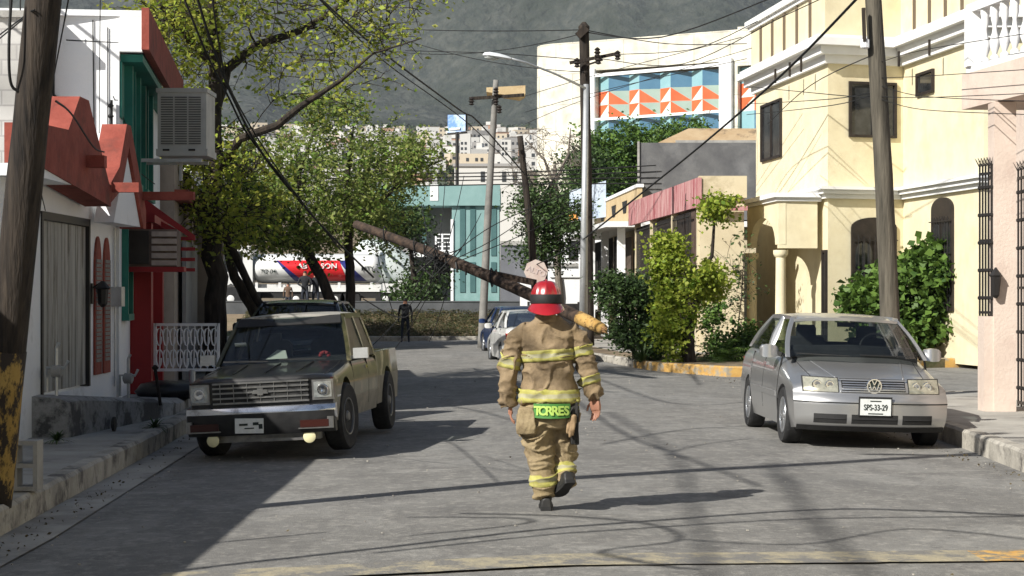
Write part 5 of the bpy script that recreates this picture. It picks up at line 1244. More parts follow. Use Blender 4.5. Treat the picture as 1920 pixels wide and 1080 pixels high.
# cab
b = MB(); x0, x1 = XX(376), XX(480); pr = [(x0, 1.55), (x0, 2.5), (x0+.7, 2.75), (x0+1.15, 3.75), (x0+2.0, 3.95), (x1, 3.95), (x1, 1.55), (XX(458), 1.55), (XX(455), 2.0), (XX(440), 2.22), (XX(425), 2.0), (XX(421), 1.55)]
b.prism([(x, D0-1.15, z) for x, z in pr], (0, 2.3, 0)); cb = b.build('cab', Wt, t, fix=True)
b = MB(); b.prism([(x0+1.0, D0-1.165, 2.75), (x0+1.25, D0-1.165, 3.6), (x0+2.1, D0-1.165, 3.7), (x0+2.1, D0-1.165, 2.75)], (0, .01, 0)); b.build('side_window', M['darkglass'], cb, fix=True)
b = MB(); b.bb((x0-.1, D0-1.2, 1.45), (x0+.15, D0+1.2, 1.85)); b.build('bumper', M['galv'], t)
# concrete mixer behind
t = thing('mixer_truck', 'white concrete mixer truck with tilted drum behind the tanker', 'truck', (-5.5, 91, 1.0))
c0 = P(712, 487, 90.5); c1 = P(772, 520, 90.5); ax_ = (c1-c0); Lm = ax_.length; Mq = ax_.to_track_quat('Z', 'Y').to_matrix()
b = MB(); b.lathe([(.35, -1.2), (.75, -.8), (1.0, 0), (.98, Lm*.45), (.8, Lm*.9), (.74, Lm)], c0-Vector((.1, 0, -.0)), 24, Mq); b.build('drum', mat('pale_drum', (.55,.62,.60), (.66,.70,.68), 2, .4), t, smooth=45)
b = MB(); b.bar(c0+Vector((.35, -1.02, .35)), c0+Vector((1.1, -.95, -.25)), .12); b.build('drum_stripe', M['ink'], t)
b = MB(); q0, q1 = P(716, 545, 90.5), P(765, 520, 90.5); b.bb((q0.x, 89.6, 1.5), (q1.x, 91.4, q0.z+.35)); b.build('frame', M['black'], t)
b = MB(); b.bb((q0.x+.1, 89.3, q0.z-.1), (q0.x+.75, 89.5, q0.z+.35)); b.bb((q0.x+.85, 89.3, q0.z-.1), (q1.x, 89.5, q0.z+.5)); b.bar(c0+Vector((-.1, -1.2, .6)), c0+Vector((.2, -1.2, -.9)), .12); b.bb((q0.x-.1, 89.4, 1.9), (q1.x, 89.5, 2.05)); b.build('panel', Wt, t)
for px in (726, 752): bigwheel(t, P(px, 0, 90.5).x, 89.7, 1.5, .5)
# small vehicles and people on the avenue
t = thing('parked_van', 'white van partly hidden behind the big tree trunk, with a red tail lamp', 'van', (-13.5, 81, 1))
b = MB()
def VZ(y): return H-(y-HY)*81/F
xv0 = (352-960)*81/F; xv1 = (397-960)*81/F
b.prism([(xv0-2.6, 80, 1.35), (xv0-2.6, 80, 3.0), (xv1-.25, 80, 3.05), (xv1, 80, 2.5), (xv1, 80, 1.35)], (0, 1.8, 0)); b.build('body', Wt, t, fix=True)
b = MB(); b.bb((xv1-.35, 79.96, VZ(600)+.35), (xv1-.02, 79.99, VZ(575))); b.build('tail_light', M['lamp_red'], t)
b = MB(); b.bb((xv1-1.6, 79.97, 2.3), (xv1-.5, 79.99, 2.8)); b.build('side_window', M['darkglass'], t)
bigwheel(t, xv1-.9, 80.1, 1.36, .36)
M['darkcloth'] = mat('dark_clothes', (.012,.013,.016), (.025,.026,.03), 8, .9)
M['jeans'] = mat('dark_trousers', (.02,.025,.035), (.035,.04,.055), 8, .9)
def figure(label, px, D, zg, h, pose=0, cloth=None, group=None, hat=False, lean=0):
    """standing person: one skinned body with a jacket, trousers and hair as children"""
    x = (px-960)*D/F; t = None; s_ = h/1.75
    me = bpy.data.meshes.new('f'); J = {}; V = []; E_ = []; RR = []
    def j(n, p, r, par=None):
        J[n] = len(V); V.append((x+p[0]*s_+lean*p[2]*s_, D+p[1]*s_, zg+p[2]*s_)); RR.append(r*s_)
        if par: E_.append((J[par], J[n]))
    j('pel', (0, 0, .95), .14); j('wai', (0, 0, 1.1), .13, 'pel'); j('che', (0, 0, 1.32), .16, 'wai'); j('nk', (0, 0, 1.48), .06, 'che'); j('hd', (0, -.01, 1.60), .095, 'nk'); j('tp', (0, 0, 1.70), .075, 'hd')
    for sx, n in ((-1, 'l'), (1, 'r')):
        j(n+'hip', (sx*.09, 0, .9), .10, 'pel'); j(n+'kn', (sx*.12, -.02-.05*sx*pose, .5), .065, n+'hip'); j(n+'an', (sx*.13, .05*sx*pose, .09), .045, n+'kn'); j(n+'ft', (sx*.14, -.12+.05*sx*pose, .04), .035, n+'an')
        j(n+'sh', (sx*.19, 0, 1.40), .07, 'che')
        if pose == 2: j(n+'el', (sx*.30, -.08, 1.15), .048, n+'sh'); j(n+'wr', (sx*.12, -.2, 1.05), .035, n+'el')
        else: j(n+'el', (sx*.25, .03, 1.12), .048, n+'sh'); j(n+'wr', (sx*.25, -.06, .88), .034, n+'el')
        j(n+'ha', (V[J[n+'wr']][0]/1-x if False else ((sx*.12 if pose == 2 else sx*.25)), (-.26 if pose == 2 else -.08), (1.0 if pose == 2 else .78)), .03, n+'wr')
    me.from_pydata(V, E_, []); o = bpy.data.objects.new('f', me); C.objects.link(o)
    md = o.modifiers.new('s', 'SKIN'); sv = me.skin_vertices[0].data
    for i, r in enumerate(RR): sv[i].radius = (r, r*.85); 
    sv[0].use_root = True
    o.modifiers.new('ss', 'SUBSURF').levels = 1
    me2 = evalmesh(o, 'body'); me2.materials.clear()
    cloth = cloth or M['darkcloth']
    ob = finish(me2, 'person', [cloth, M['skin'], M['hair'], M['jeans']], None, org=(x, D, zg), smooth=True)
    for p in ob.data.polygons:
        z = p.center.z/s_
        if z < .92: p.material_index = 3
        if z > 1.5: p.material_index = 1
        if z > 1.60 or (z > 1.55 and p.center.y > 0): p.material_index = 2
    tag(ob, label, 'person', group)
    return ob
figure('person in dark clothes standing on the bank, tallest silhouette left of the leaning trunks', 572, 79.2, 1.0, 1.78, 2)
figure('person in dark clothes standing right beside the tallest silhouette near the tanker', 592, 79.4, 1.0, 1.70, 1)
figure('person with brown shirt and dark hair seen above the dark car roof', 540, 78.9, .95, 1.30, 1, mat('brown_shirt', (.10,.06,.04), (.14,.09,.06), 8, .9))
figure('person in dark clothes standing at the end of the street by hanging cables', 760, 70.2, -.1, 1.72, 1)
# teal house
D1 = 92.; k1 = D1/F
def X1(px): return (px-960)*k1
def Z1(py): return H-(py-HY)*k1
t = thing('teal_house', 'mint green modern house with tall vertical slits and a recessed grey porch', 'house', (X1(840), D1, 1))
M['mint'] = mat('mint_paint', (.19,.32,.31), (.24,.38,.37), 1, .8, c3=(.16,.30,.28), s3=.6)
M['mintdark'] = mat('dark_teal_slit', (.05,.12,.12), (.07,.15,.15), 1, .6)
b = MB(); b.bb((X1(700), D1-.9, Z1(387)), (X1(938), D1+6, Z1(349))); b.build('roof_band', M['mint'], t)
b = MB(); b.bb((X1(848), D1-.7, 1.0), (X1(936), D1+6, Z1(387)-.01)); b.build('slit_block', M['mint'], t)
b = MB(); b.bb((X1(846), D1-.78, 1.1), (X1(851), D1-.71, Z1(412))); b.build('white_edge', M['white'], t)
for px in (868, 887, 926):
    b = MB(); b.bb((X1(px)-.13, D1-.74, Z1(480)), (X1(px)+.13, D1-.705, Z1(388))); b.build('window', M['mintdark'], t)
    b = MB(); b.bb((X1(px)-.13, D1-.74, Z1(548)), (X1(px)+.13, D1-.705, Z1(492))); b.build('window', M['mintdark'], t)
b = MB(); b.bb((X1(700), D1+1.5, 1.0), (X1(848), D1+6, Z1(387)-.01)); b.build('wall', mat('taupe_wall', (.16,.15,.145), (.21,.195,.19), 1, .9), t)
b = MB(); b.bb((X1(790), D1+.9, Z1(470)), (X1(797), D1+1.49, Z1(387)-.02)); b.build('pillar', M['mint'], t)
b = MB(); b.bb((X1(735), D1+1.4, Z1(455)), (X1(784), D1+1.49, Z1(395))); b.build('window', M['darkglass'], t)
b = MB(); b.bb((X1(700), D1-.6, Z1(482)), (X1(847), D1+1.49, Z1(472))); b.build('balcony_slab', M['white'], t)
b = MB()
for z in np.linspace(Z1(470), Z1(440), 5): b.bar((X1(818), D1-.5, float(z)), (X1(846), D1-.5, float(z)), .05)
for px in (818, 830, 846): b.bar((X1(px), D1-.5, Z1(472)), (X1(px), D1-.5, Z1(439)), .08)
b.build('railing', M['white'], t)
b = MB(); b.bb((X1(808), D1-.93, Z1(378)), (X1(823), D1-.905, Z1(348))); b.build('notice_panel', M['white'], t)
t = thing('grey_wall_house', 'plain blue grey garden wall and shed right of the mint house', 'wall', (1, 88, 1))
b = MB(); b.bb(((938-960)*88/F, 88, .9), ((1040-960)*88/F, 88.4, H-(460-HY)*88/F)); b.build('wall', mat('slate_wall', (.12,.125,.14), (.16,.165,.18), 1, .9), t)
b = MB(); b.bb(((938-960)*88/F, 87.9, H-(460-HY)*88/F+.001), ((1040-960)*88/F, 88.5, H-(452-HY)*88/F)); b.build('coping', M['concrete'], t)
t = thing('white_wall', 'white boundary wall at the street end behind the octagonal sign', 'wall', (2, 76, 0))
b = MB(); b.bb(((975-960)*76/F, 76, .3), ((1092-960)*76/F, 76.2, H-(520-HY)*76/F)); b.bb(((1030-960)*76/F, 75.9, H-(519-HY)*76/F), ((1092-960)*76/F, 76.25, H-(508-HY)*76/F)); b.build('wall', M['white'], t)
t = thing('dark_gate', 'low black metal gate at the foot of the grey lamp post', 'gate', (1.3, 54.5, 0))
b = MB(); b.bb((1.3, 54.5, .1), (1.95, 54.56, 1.45)); b.build('panel', M['iron'], t)
b = MB(); b.bar((1.3, 54.5, .1), (1.3, 54.5, 1.5), .08); b.bar((1.95, 54.5, .1), (1.95, 54.5, 1.5), .08); b.build('gate_post', M['iron'], t)

# big cream building
t = thing('cream_building', 'big cream panelled building with rounded corner and folded blue and orange glazing', 'building', (10, 148, 0))
M['panel'] = masonry('cream_panels', (.66,.63,.53), (.70,.67,.57), (.48,.46,.39), 2.6, 2.4, .035, bump=.1)
A = Vector((1.07, 150, 0)); B = Vector((30, 133.3, 0)); B = A+(Vector((18.4, 140, 0))-A)*1.7; dr = (B-A).normalized(); nn = Vector((dr.y, -dr.x, 0))
zt1 = 21.7
def FU(px): k = (px-960)/F; u = (150*k-1.07)/(17.33+10*k); return u*Vector((17.33, -10, 0)).length
def fp(s, z, o=0): return A+dr*s+nn*o+Vector((0, 0, z))
uw0, uw1 = FU(1117), FU(1352); uz1 = 19.35; uz0 = 9.0
cor = []
for k in range(9): a = math.pi/2*k/8; cor.append((A+dr*(2.6-2.6*math.sin(a))-nn*(2.6-2.6*math.cos(a))))
back = [A-nn*2.6, A-nn*24, B-nn*24]
def wallseg(b, s0, s1, z0, z1, th=.8): b.prism([fp(s0, z0), fp(s1, z0), fp(s1, z1), fp(s0, z1)], -nn*th)
b = MB(); b.slab([(p.x, p.y) for p in cor]+[((A-nn*24).x, (A-nn*24).y), ((A-nn*24+dr*2.6).x, (A-nn*24+dr*2.6).y)], 0, zt1)
wallseg(b, 2.6, uw0, 0, zt1); wallseg(b, uw0, uw1, uz1, zt1); wallseg(b, uw0, uw1, 0, uz0); 
uq0, uq1 = FU(1383), FU(1440)
wallseg(b, uw1, uq0, 0, zt1); wallseg(b, uq0, uq1+4, uz1-.4, zt1+.2); wallseg(b, uq0, uq1+4, 0, uz0); wallseg(b, uq1+4, (B-A).length, 0, zt1+.2)
b.prism([fp(2.6, 20.6, -.8), fp((B-A).length, 20.6, -.8), fp((B-A).length, 20.6, -24), fp(2.6, 20.6, -24)], (0, 0, .3))
b.build('wall', M['panel'], t, fix=True)
b = MB()
b.prism([fp(uw0, uz1-.55, .06), fp(uw1, uz1-.35, .06), fp(uw1, uz1-.1, .06), fp(uw0, uz1-.3, .06)], nn*.12)
b.prism([fp(uw0, 15.35, .06), fp(uw1, 15.5, .06), fp(uw1, 15.7, .06), fp(uw0, 15.55, .06)], nn*.15)
b.prism([fp(uw1, uz0, .004), fp(uw1+1.0, uz0, .004), fp(uw1+1.0, uz1+.2, .004), fp(uw1, uz1+.2, .004)], nn*.4)
b.prism([fp(uw0-.5, uz0, .004), fp(uw0, uz0, .004), fp(uw0, uz1+.1, .004), fp(uw0-.5, uz1+.1, .004)], nn*.25)
b.build('window_frame', M['white'], t, fix=True)
cl = {'blue': mat('shaded_blue_glass', (.07,.17,.27), (.09,.20,.30), 1, .15, spec=.7), 'aqua': mat('sunlit_aqua_glass', (.22,.40,.44), (.26,.44,.48), 1, .2, spec=.6),  # glass of the folds coloured lighter where sunlit, darker on the other side
      'or': mat('orange_panel', (.62,.11,.035), (.68,.14,.05), 1, .6), 'wh': mat('pale_panel', (.60,.64,.58), (.66,.70,.64), 1, .6), 'gr': mat('grey_green_panel', (.28,.38,.33), (.32,.42,.37), 1, .6)}
keys = ['blue', 'aqua', 'or', 'wh', 'gr']
def glazing(u0, u1, nper, part):
    per = (u1-u0)/nper
    for k in range(nper):
        a = u0+per*k; m = a+per*.42; e = a+per; b = MB()
        def q(ci, *pts): b.mi = keys.index(ci); b.quad(*pts)
        def pt(s, z): o = -.55 if abs(s-a) < 1e-6 or abs(s-e) < 1e-6 else -.02; return fp(s, z, o)
        z3, z2, z1, z0 = uz1-.5, 17.65, 16.6, 15.55
        q('aqua', pt(a, z2), pt(m, z2), pt(m, z3), pt(a, z3)); q('blue', pt(m, z2), pt(e, z2), pt(e, z3), pt(m, z3))
        for zl_, zh in ((z1, z2), (z0, z1)):
            q('or', pt(a, zl_), pt(m, zh), pt(a, zh)); q('wh', pt(a, zl_), pt(m, zl_), pt(m, zh))
            q('or', pt(m, zl_), pt(e, zl_), pt(m, zh)); q('gr', pt(e, zl_), pt(e, zh), pt(m, zh))
        q('aqua', pt(a, uz0), pt(m, uz0), pt(m, z0), pt(a, z0)); q('blue', pt(m, uz0), pt(e, uz0), pt(e, z0), pt(m, z0))
        b.build('window', [cl[c] for c in keys], part)
glazing(uw0, uw1, 4, t); glazing(uq0, uq1+4, 2, t)
b = MB(); b.prism([P(912, 164, 150), P(985, 160, 150), P(985, 176, 150), P(975, 182, 150), P(912, 172, 150)], (0, 3, 0)); b.build('canopy_wing', M['tan'], t, fix=True)

LDfar = leafmat('far_tree_leaves', (.02,.035,.018), (.06,.08,.035), None, .1)
# houses on the slope far away
rr = random.Random(11)
hm = [mat('far_white', (.62,.61,.58)), mat('far_cream', (.58,.50,.38)), mat('far_grey', (.34,.33,.32)), mat('far_roof', (.22,.18,.15)), mat('far_window', (.05,.055,.06)), mat('far_terracotta', (.42,.26,.18))]
protos = []
for v in range(7):
    b = MB(); w_ = rr.uniform(7, 13); h_ = rr.uniform(4, 8.5); d_ = 9; b.mi = (0, 0, 1, 0, 2, 5, 0)[v]
    b.bb((-w_/2, 0, -3), (w_/2, d_, h_)); b.mi = 3; b.bb((-w_/2-.2, -.2, h_), (w_/2+.2, d_+.2, h_+.35)) if v % 2 else None
    b.mi = 0; b.bb((-w_/2, 1, h_), (-w_/2+3.2, d_-1, h_+2.6)) if v in (0, 3, 5) else None
    b.mi = 4; nw = int(w_//2.6)
    for fl in range(int(h_//3.2)+0 or 1):
        for k in range(nw):
            x0 = -w_/2+.9+k*(w_-1.2)/nw; b.bb((x0, -.05, 1.0+3*fl), (x0+1.2, -.01, 2.3+3*fl))
    protos.append(b)
made = {}
cnt = 0
for row in range(11):
    y = 560+row*112; n = 19 if row > 2 else 14
    for k in range(n):
        px = 385+k*33+rr.uniform(-10, 10)+(row % 2)*15
        if px > 1000 or rr.random() < .12: continue
        yy = y+rr.uniform(-30, 30); x = (px-960)*yy/F; v = rr.randrange(7)
        if v not in made:
            o = protos[v].build('hillside_house', hm); made[v] = o
        else: o = made[v].copy(); C.objects.link(o)
        o.location = (x, yy, zt(x, yy)+1); s_ = rr.uniform(.85, 1.35)*(1+.1*row/14); o.scale = (s_, s_, s_); o.rotation_euler = (0, 0, rr.uniform(-.35, .35))
        tag(o, 'small pale flat-roofed house on the far built-up slope under the mountain', 'house', 'houses on the far slope'); cnt += 1
rg = np.random.default_rng(9); n = 9000; cy = rg.uniform(500, 2000, n); cx = (rg.uniform(350, 1010, n)-960)*cy/F; cl_ = rg.normal(0, 1, (n, 3))*[2.5, 2, 1.2]
cl_c = np.round(cx/14)*14+rg.normal(0, 2, n); cz = np.array([zt(0, y) for y in cy])+1.5
o = leaves('far_foliage', np.stack([cl_c, cy, cz], 1)+cl_, 1.5, LDfar, rng=rg, aspect=.7, org=(-60, 1000, 60)); tag(o, 'dark tree crowns scattered between the houses on the far slope', None, kind='stuff')
t = thing('apartment_block', 'pale yellow three-windowed block low on the far slope right of the billboard', 'building', (P(885, 300, 400).x, 400, 10))
a = P(862, 312, 400); c = P(922, 288, 400)
b = MB(); b.bb((a.x, 400, 5), (c.x, 410, c.z)); b.build('wall', hm[1], t)
for px in (876, 893, 903):
    q = P(px, 299, 399.9); b = MB(); b.bb((q.x-.25, 399.9, q.z-.35), (q.x+.3, 399.99, q.z+.35)); b.build('window', hm[4], t)
t = thing('white_block', 'long white windowless hall at the foot of the far slope', 'building', (P(880, 330, 330).x, 330, 5))
a = P(852, 345, 330); c = P(985, 312, 330); b = MB(); b.bb((a.x, 330, 2), (c.x, 345, c.z)); b.build('wall', hm[0], t); b = MB(); b.bb((a.x-.3, 329.7, c.z), (c.x+.3, 345, c.z+.5)); b.build('roof', hm[2], t)
b = MB()
for px in (905, 945, 965): q = P(px, 330, 329.9); b.bb((q.x-.35, 329.9, q.z-1), (q.x+.35, 329.99, q.z+.8))
b.build('window', hm[4], t)
t = thing('tall_white_block', 'tall white building standing among the houses under the mountain', 'building', (P(950, 262, 700).x, 700, 30))
b = MB()
for px0_, px1_, pt_ in ((939, 958, 262), (862, 882, 250)):
    a = P(px0_, 310, 700); c = P(px1_, pt_, 700); b.bb((a.x, 700, 20), (c.x, 710, c.z))
b.build('wall', hm[0], t)
b = MB()
for px0_ in (943, 949, 866, 873):
    for z in range(3): q = P(px0_, 268+z*10, 699.9); b.bb((q.x-.4, 699.9, q.z-.6), (q.x+.4, 699.99, q.z+.4))
b.build('window', hm[4], t)
# billboard
Db = 300.
t = thing('billboard', 'big blue and white billboard on a post above the far houses', 'billboard', (P(857, 300, Db).x, Db, 5))
a = P(839, 249, Db); c = P(873, 214, Db); b = MB(); b.prism([(a.x, Db+1.2, a.z+.1), (c.x, Db-1, a.z+.2), (c.x, Db-1, c.z-.2), (a.x, Db+1.2, c.z)], (.0, .3, 0)); pn = b.build('panel', mat('billboard_print', (.50,.60,.74), (.14,.28,.62), .45, .5, lo=.42, hi=.58), t, fix=True)
b = MB(); b.prism([(a.x+.25, Db+1.0, a.z+.45), (c.x-.9, Db-.5, a.z+.5), (c.x-.9, Db-.5, a.z+.85), (a.x+.25, Db+1.0, a.z+.8)], (0, -.12, 0)); b.build('printed_strip', hm[0], pn, fix=True)
b = MB(); b.prism([(c.x+.01, Db-1, a.z+.2), (c.x+.28, Db-.2, a.z+.35), (c.x+.28, Db-.2, c.z), (c.x+.01, Db-1, c.z-.2)], (0, .3, 0)); b.prism([(a.x-.1, Db+1.2, a.z-.2), (c.x+.3, Db-.8, a.z-.1), (c.x+.3, Db-.8, a.z+.12), (a.x-.1, Db+1.2, a.z+.05)], (0, .9, 0)); b.build('frame', M['iron'], t, fix=True)
b = MB(); q = P(857, 245, Db); b.tube([(q.x, Db+.4, 3), (q.x, Db+.4, q.z)], .28, 8); b.build('post', M['iron'], t)
# ------------------------------------------------------------------ poles, lamp, sign, fallen pole, cables
def stretch_poly(pts, n=14):
    return pts
D2 = 50.
t = thing('street_lamp', 'tall grey steel street lamp with a long arm over the street', 'street lamp', tuple(P(1093, 672, D2)))
a = P(1093, 660, D2); a.z = .1
MB().tube([a, P(1096, 400, D2), P(1099, 158, D2)], [.12, .095, .07], 14).build('pole', M['galv'], t, smooth=True)
MB().tube([P(1097, 165, D2-.05), P(1040, 138, D2-.4), P(985, 117, D2-.8), P(955, 109, D2-1)], [.035, .03, .03, .03], 8).build('arm', M['galv'], t, smooth=True)
hd = P(932, 107, D2-1.1); b = MB(); Mh = Matrix.Rotation(R(8), 3, 'Y')
b.loft([[Mh @ Vector((x, r*1.4*math.cos(k*math.pi/6), r*.8*math.sin(k*math.pi/6)*(1 if math.sin(k*math.pi/6) > 0 else .35)))+hd for k in range(12)] for x, r in ((-.38, .03), (-.34, .10), (-.2, .14), (.05, .13), (.25, .09), (.36, .06), (.40, .03))])
lh = b.build('lamp_head', mat('pale_lamp_head', (.62,.64,.65), rough=.4), t, smooth=50)
b = MB(); b.loft([[Mh @ Vector((x, r*1.3*math.cos(k*math.pi/6), -.045-.5*r*max(0, -math.sin(k*math.pi/6))+.02*max(0, math.sin(k*math.pi/6))))+hd for k in range(12)] for x, r in ((-.33, .03), (-.25, .11), (-.1, .12), (.05, .03))]); b.build('lens', mat('lamp_lens', (.5,.52,.5), rough=.2), lh, smooth=50)
t = wood_pole('utility_pole', 'tall black utility pole with insulators right behind the grey street lamp', [P(1104, 648, 52.5), P(1100, 350, 52.5), P(1095, 50, 52.5)], [.165, .15, .14], M['poledark'])
b = MB(); b.bar(P(1083, 68, 52.3), P(1100, 52, 52.3), .14, .2); b.lathe([(.15, 0), (.16, .12), (.05, .25)], P(1095, 58, 52.5), 10); b.build('cap', M['poledark'], t)
b = MB(); b.bar(P(1068, 118, 52.2), P(1160, 100, 52.2), .07, .09); b.bar(P(1100, 122, 52.2), P(1130, 112, 52.2), .05); b.build('crossarm', M['poledark'], t)
for px, py in ((1120, 98), (1122, 112), (1158, 104), (1082, 118)):
    MB().lathe([(.03, -.13), (.09, -.1), (.05, -.05), (.1, -.01), (.05, .04), (.09, .08), (.02, .14)], P(px, py, 52), 8).build('insulator', M['brownframe'], t, smooth=30)
t = wood_pole('utility_pole', 'thin grey concrete utility pole beside the blue sedan', [P(903, 652, 60.5), P(915, 400, 60.5), P(930, 150, 60.5)], [.14, .12, .09], mat('grey_concrete_pole', (.16,.155,.145), (.24,.23,.21), 3, .9))
b = MB(); b.bar(P(880, 185, 60.3), P(983, 178, 60.3), .09, .1); b.build('crossarm', M['poledark'], t)
for px, py in ((884, 190), (930, 190), (936, 205), (930, 172)):
    MB().lathe([(.03, -.13), (.09, -.1), (.05, -.05), (.1, -.01), (.05, .04), (.09, .08), (.02, .14)], P(px, py, 60.2), 8).build('insulator', M['brownframe'], t, smooth=30)
wood_pole('utility_pole', 'dark leaning utility pole stub in front of the dark street-end tree', [P(1010, 640, 62), P(996, 440, 62), P(975, 255, 62)], [.13, .12, .10], M['poledark'])
# octagonal sign
t = thing('stop_sign', 'faded pinkish octagonal road sign tilted behind the fallen pole', 'road sign', tuple(P(1003, 660, 58)))
c = P(1005, 509, 58); Ms = Matrix.Rotation(R(20), 3, 'Y')
b = MB(); b.prism([Ms @ Vector((.375*math.cos(R(22.5+45*k)), 0, .375*math.sin(R(22.5+45*k))))+c for k in range(8)], (0, .02, 0)); pn = b.build('panel', mat('sun_faded_red', (.48,.36,.31), (.56,.48,.42), 3, .7, c3=(.40,.17,.15), s3=2.5), t, fix=True)
Mt = Matrix.Translation(c+Vector((0, -.012, 0))) @ Ms.to_4x4() @ Matrix.Rotation(R(90), 4, 'X')
text('ALTO', .24, Mt, mat('faded_lettering', (.55,.45,.42), rough=.8), 'lettering', pn, .003)
b = MB(); b.tube([P(1000, 655, 58.05), P(1005, 500, 58.05)], .03, 8); b.build('post', M['galv'], t)
# snapped pole lying across
A = P(1131, 617, 38.5); B = P(668, 421, 45.9)
t = thing('fallen_pole', 'snapped brown utility pole hanging diagonally with its yellow painted end raised', 'utility pole', tuple(A))
M['polebrown'] = mat('brown_pole_wood', (.016,.011,.008), (.075,.048,.032), 6, .9, bump=.9, bscale=12)
n = 22; pp = [B.lerp(A, i/n)+Vector((0, 0, .10*math.sin(math.pi*i/n))) for i in range(n+1)]
MB().tube(pp[:22], [.105+.036*i/n for i in range(22)], 14).build('shaft', M['polebrown'], t, smooth=True)
MB().tube([pp[20].lerp(pp[21], .2), pp[21], pp[22]], [.145, .14, .11], 14).build('painted_end', mat('ochre_pole_paint', (.40,.23,.06), (.52,.34,.12), 3, .85, bump=.5, c3=(.12,.07,.03), s3=7, lo3=.5, hi3=.62), t, smooth=True)
b = MB(); dE = (pp[22]-pp[21]).normalized()
for k in range(9):
    a = k*.7; o_ = Vector((0, math.cos(a), math.sin(a)))*.06; b.tube([pp[22]-dE*.08+o_, pp[22]+dE*(.05+.12*((k*7) % 5)/5)+o_*.8], [.034, .004], 5)
b.build('splinters', mat('fresh_broken_wood', (.30,.17,.07), (.16,.09,.04), 12, .9), t)
for k in (3, 6, 7, 8, 9, 13): p = pp[k]; b = MB(); b.tube([p+Vector((.03*math.cos(a), .21*math.cos(a*.9), .21*math.sin(a*.9))) for a in range(8)], .018, 5); b.build('wrapped_cable', M['wire'], t)
t = thing('loose_crossarm', 'thin brown timber crossarm torn loose above the fallen pole', 'timber', tuple(P(1000, 530, 41)))
b = MB(); b.bar(P(848, 497, 42.5), P(1003, 530, 40.5), .10, .13); b.build('timber', M['polebrown'], t)
b = MB()
for px, py, dd in ((855, 500, 42.3), (872, 505, 42.2), (930, 514, 41.5)): b.tube([P(px, py-8, dd), P(px+2, py+10, dd-.1)], .025, 6)
b.build('bolt', M['iron'], t)

def wire(pts, r=.013, sag=0, n=18, lab='black overhead cable strung across the street', grp='overhead cables'):
    """smooth curve through world points; with two points it sags"""
    pts = [Vector(p) for p in pts]; out = []
    if len(pts) == 2:
        for i in range(n+1): u = i/n; p = pts[0].lerp(pts[1], u); p.z -= 4*sag*u*(1-u); out.append(p)
    else:
        for i in range(len(pts)-1):
            p0 = pts[max(i-1, 0)]; p1 = pts[i]; p2 = pts[i+1]; p3 = pts[min(i+2, len(pts)-1)]
            for k in range(6):
                u = k/6; out.append(.5*((2*p1)+(p2-p0)*u+(2*p0-5*p1+4*p2-p3)*u*u+(3*p1-p0-3*p2+p3)*u**3))
        out.append(pts[-1])
    o = MB().tube(out, r, 5).build('cable', M['wire'], None, org=out[0]); tag(o, lab, 'cable', grp); return o
def pw(*q, r=.013, **k): return wire([P(*a) for a in q], r=r, **k)
pw((1612, -8, 29), (1500, 108, 33), (1400, 200, 37), (1300, 285, 42), (1200, 365, 46), (1099, 445, 49.5), r=.024, lab='thick black cable sloping from the grey wooden pole down to the street lamp', grp=None)
pw((1099, 445, 49.5), (1040, 480, 55), (985, 505, 60), r=.016)
pw((560, -40, 30), (700, 85, 38), (860, 205, 48), (900, 232, 52), (1000, 345, 62), r=.022)
pw((590, -10, 32), (720, 115, 40), (870, 225, 50), (960, 310, 60), r=.014)
for y0, y1 in ((322, 318), (329, 330), (336, 341), (345, 352)): pw((560, y0+6, 66), (760, y0+4, 66), (1000, y0, 66), (1230, y1-8, 66), r=.022)
pw((640, 48, 70), (1090, 56, 52.5), r=.016, sag=.1); pw((700, 90, 70), (1095, 62, 52.5), r=.013, sag=.4)
pw((760, 95, 62), (930, 100, 60), (1090, 112, 52.3), r=.014); pw((760, 75, 62), (1095, 135, 52.3), r=.012, sag=.2)
pw((1095, 56, 52.5), (1250, 82, 54), (1400, 82, 58), r=.014); pw((1095, 60, 52.5), (1240, 70, 50), (1450, -5, 46), r=.018)
pw((1160, 102, 52), (1300, 92, 50), (1420, 40, 45), r=.012); pw((1125, 110, 52), (1280, 120, 50), (1470, 30, 44), (1600, -30, 40), r=.012)
pw((985, 180, 60), (1120, 140, 56), (1390, 70, 50), r=.010); pw((985, 210, 60), (1150, 165, 56), (1400, 110, 50), r=.010); pw((985, 232, 60), (1110, 182, 54), (1410, 90, 48), r=.009)
pw((820, 500, 43), (930, 420, 50), (1095, 350, 52), r=.013); pw((830, 498, 43), (980, 410, 50), (1095, 250, 52), r=.012); pw((835, 500, 43), (980, 440, 52), (1095, 380, 52), r=.012)
for a, c in (((826, 505, 43), (742, 652, 46)), ((818, 505, 43), (690, 655, 42)), ((845, 515, 43), (805, 640, 44)), ((838, 300, 50), (820, 500, 43)), ((870, 330, 50), (828, 498, 43)), ((902, 400, 52), (835, 502, 43)), ((700, 445, 45), (742, 600, 46)), ((790, 380, 50), (815, 495, 43))):
    pw(a, c, r=.010, sag=.12, lab='loose cable hanging from the fallen pole', grp='loose cables at the fallen pole')
pw((680, 560, 44), (760, 595, 44), (815, 520, 43), r=.014, lab='loose cable hanging from the fallen pole', grp='loose cables at the fallen pole')
rr = random.Random(3); cc = P(825, 495, 42.9); pts = []
for k in range(60): pts.append(cc+Vector((rr.gauss(0, .28), rr.gauss(0, .2), rr.gauss(0, .22))))
o = MB().tube(pts, .014, 5).build('cable_tangle', M['wire'], None, org=cc); tag(o, 'knot of tangled black cables around the middle of the fallen pole', 'cable')
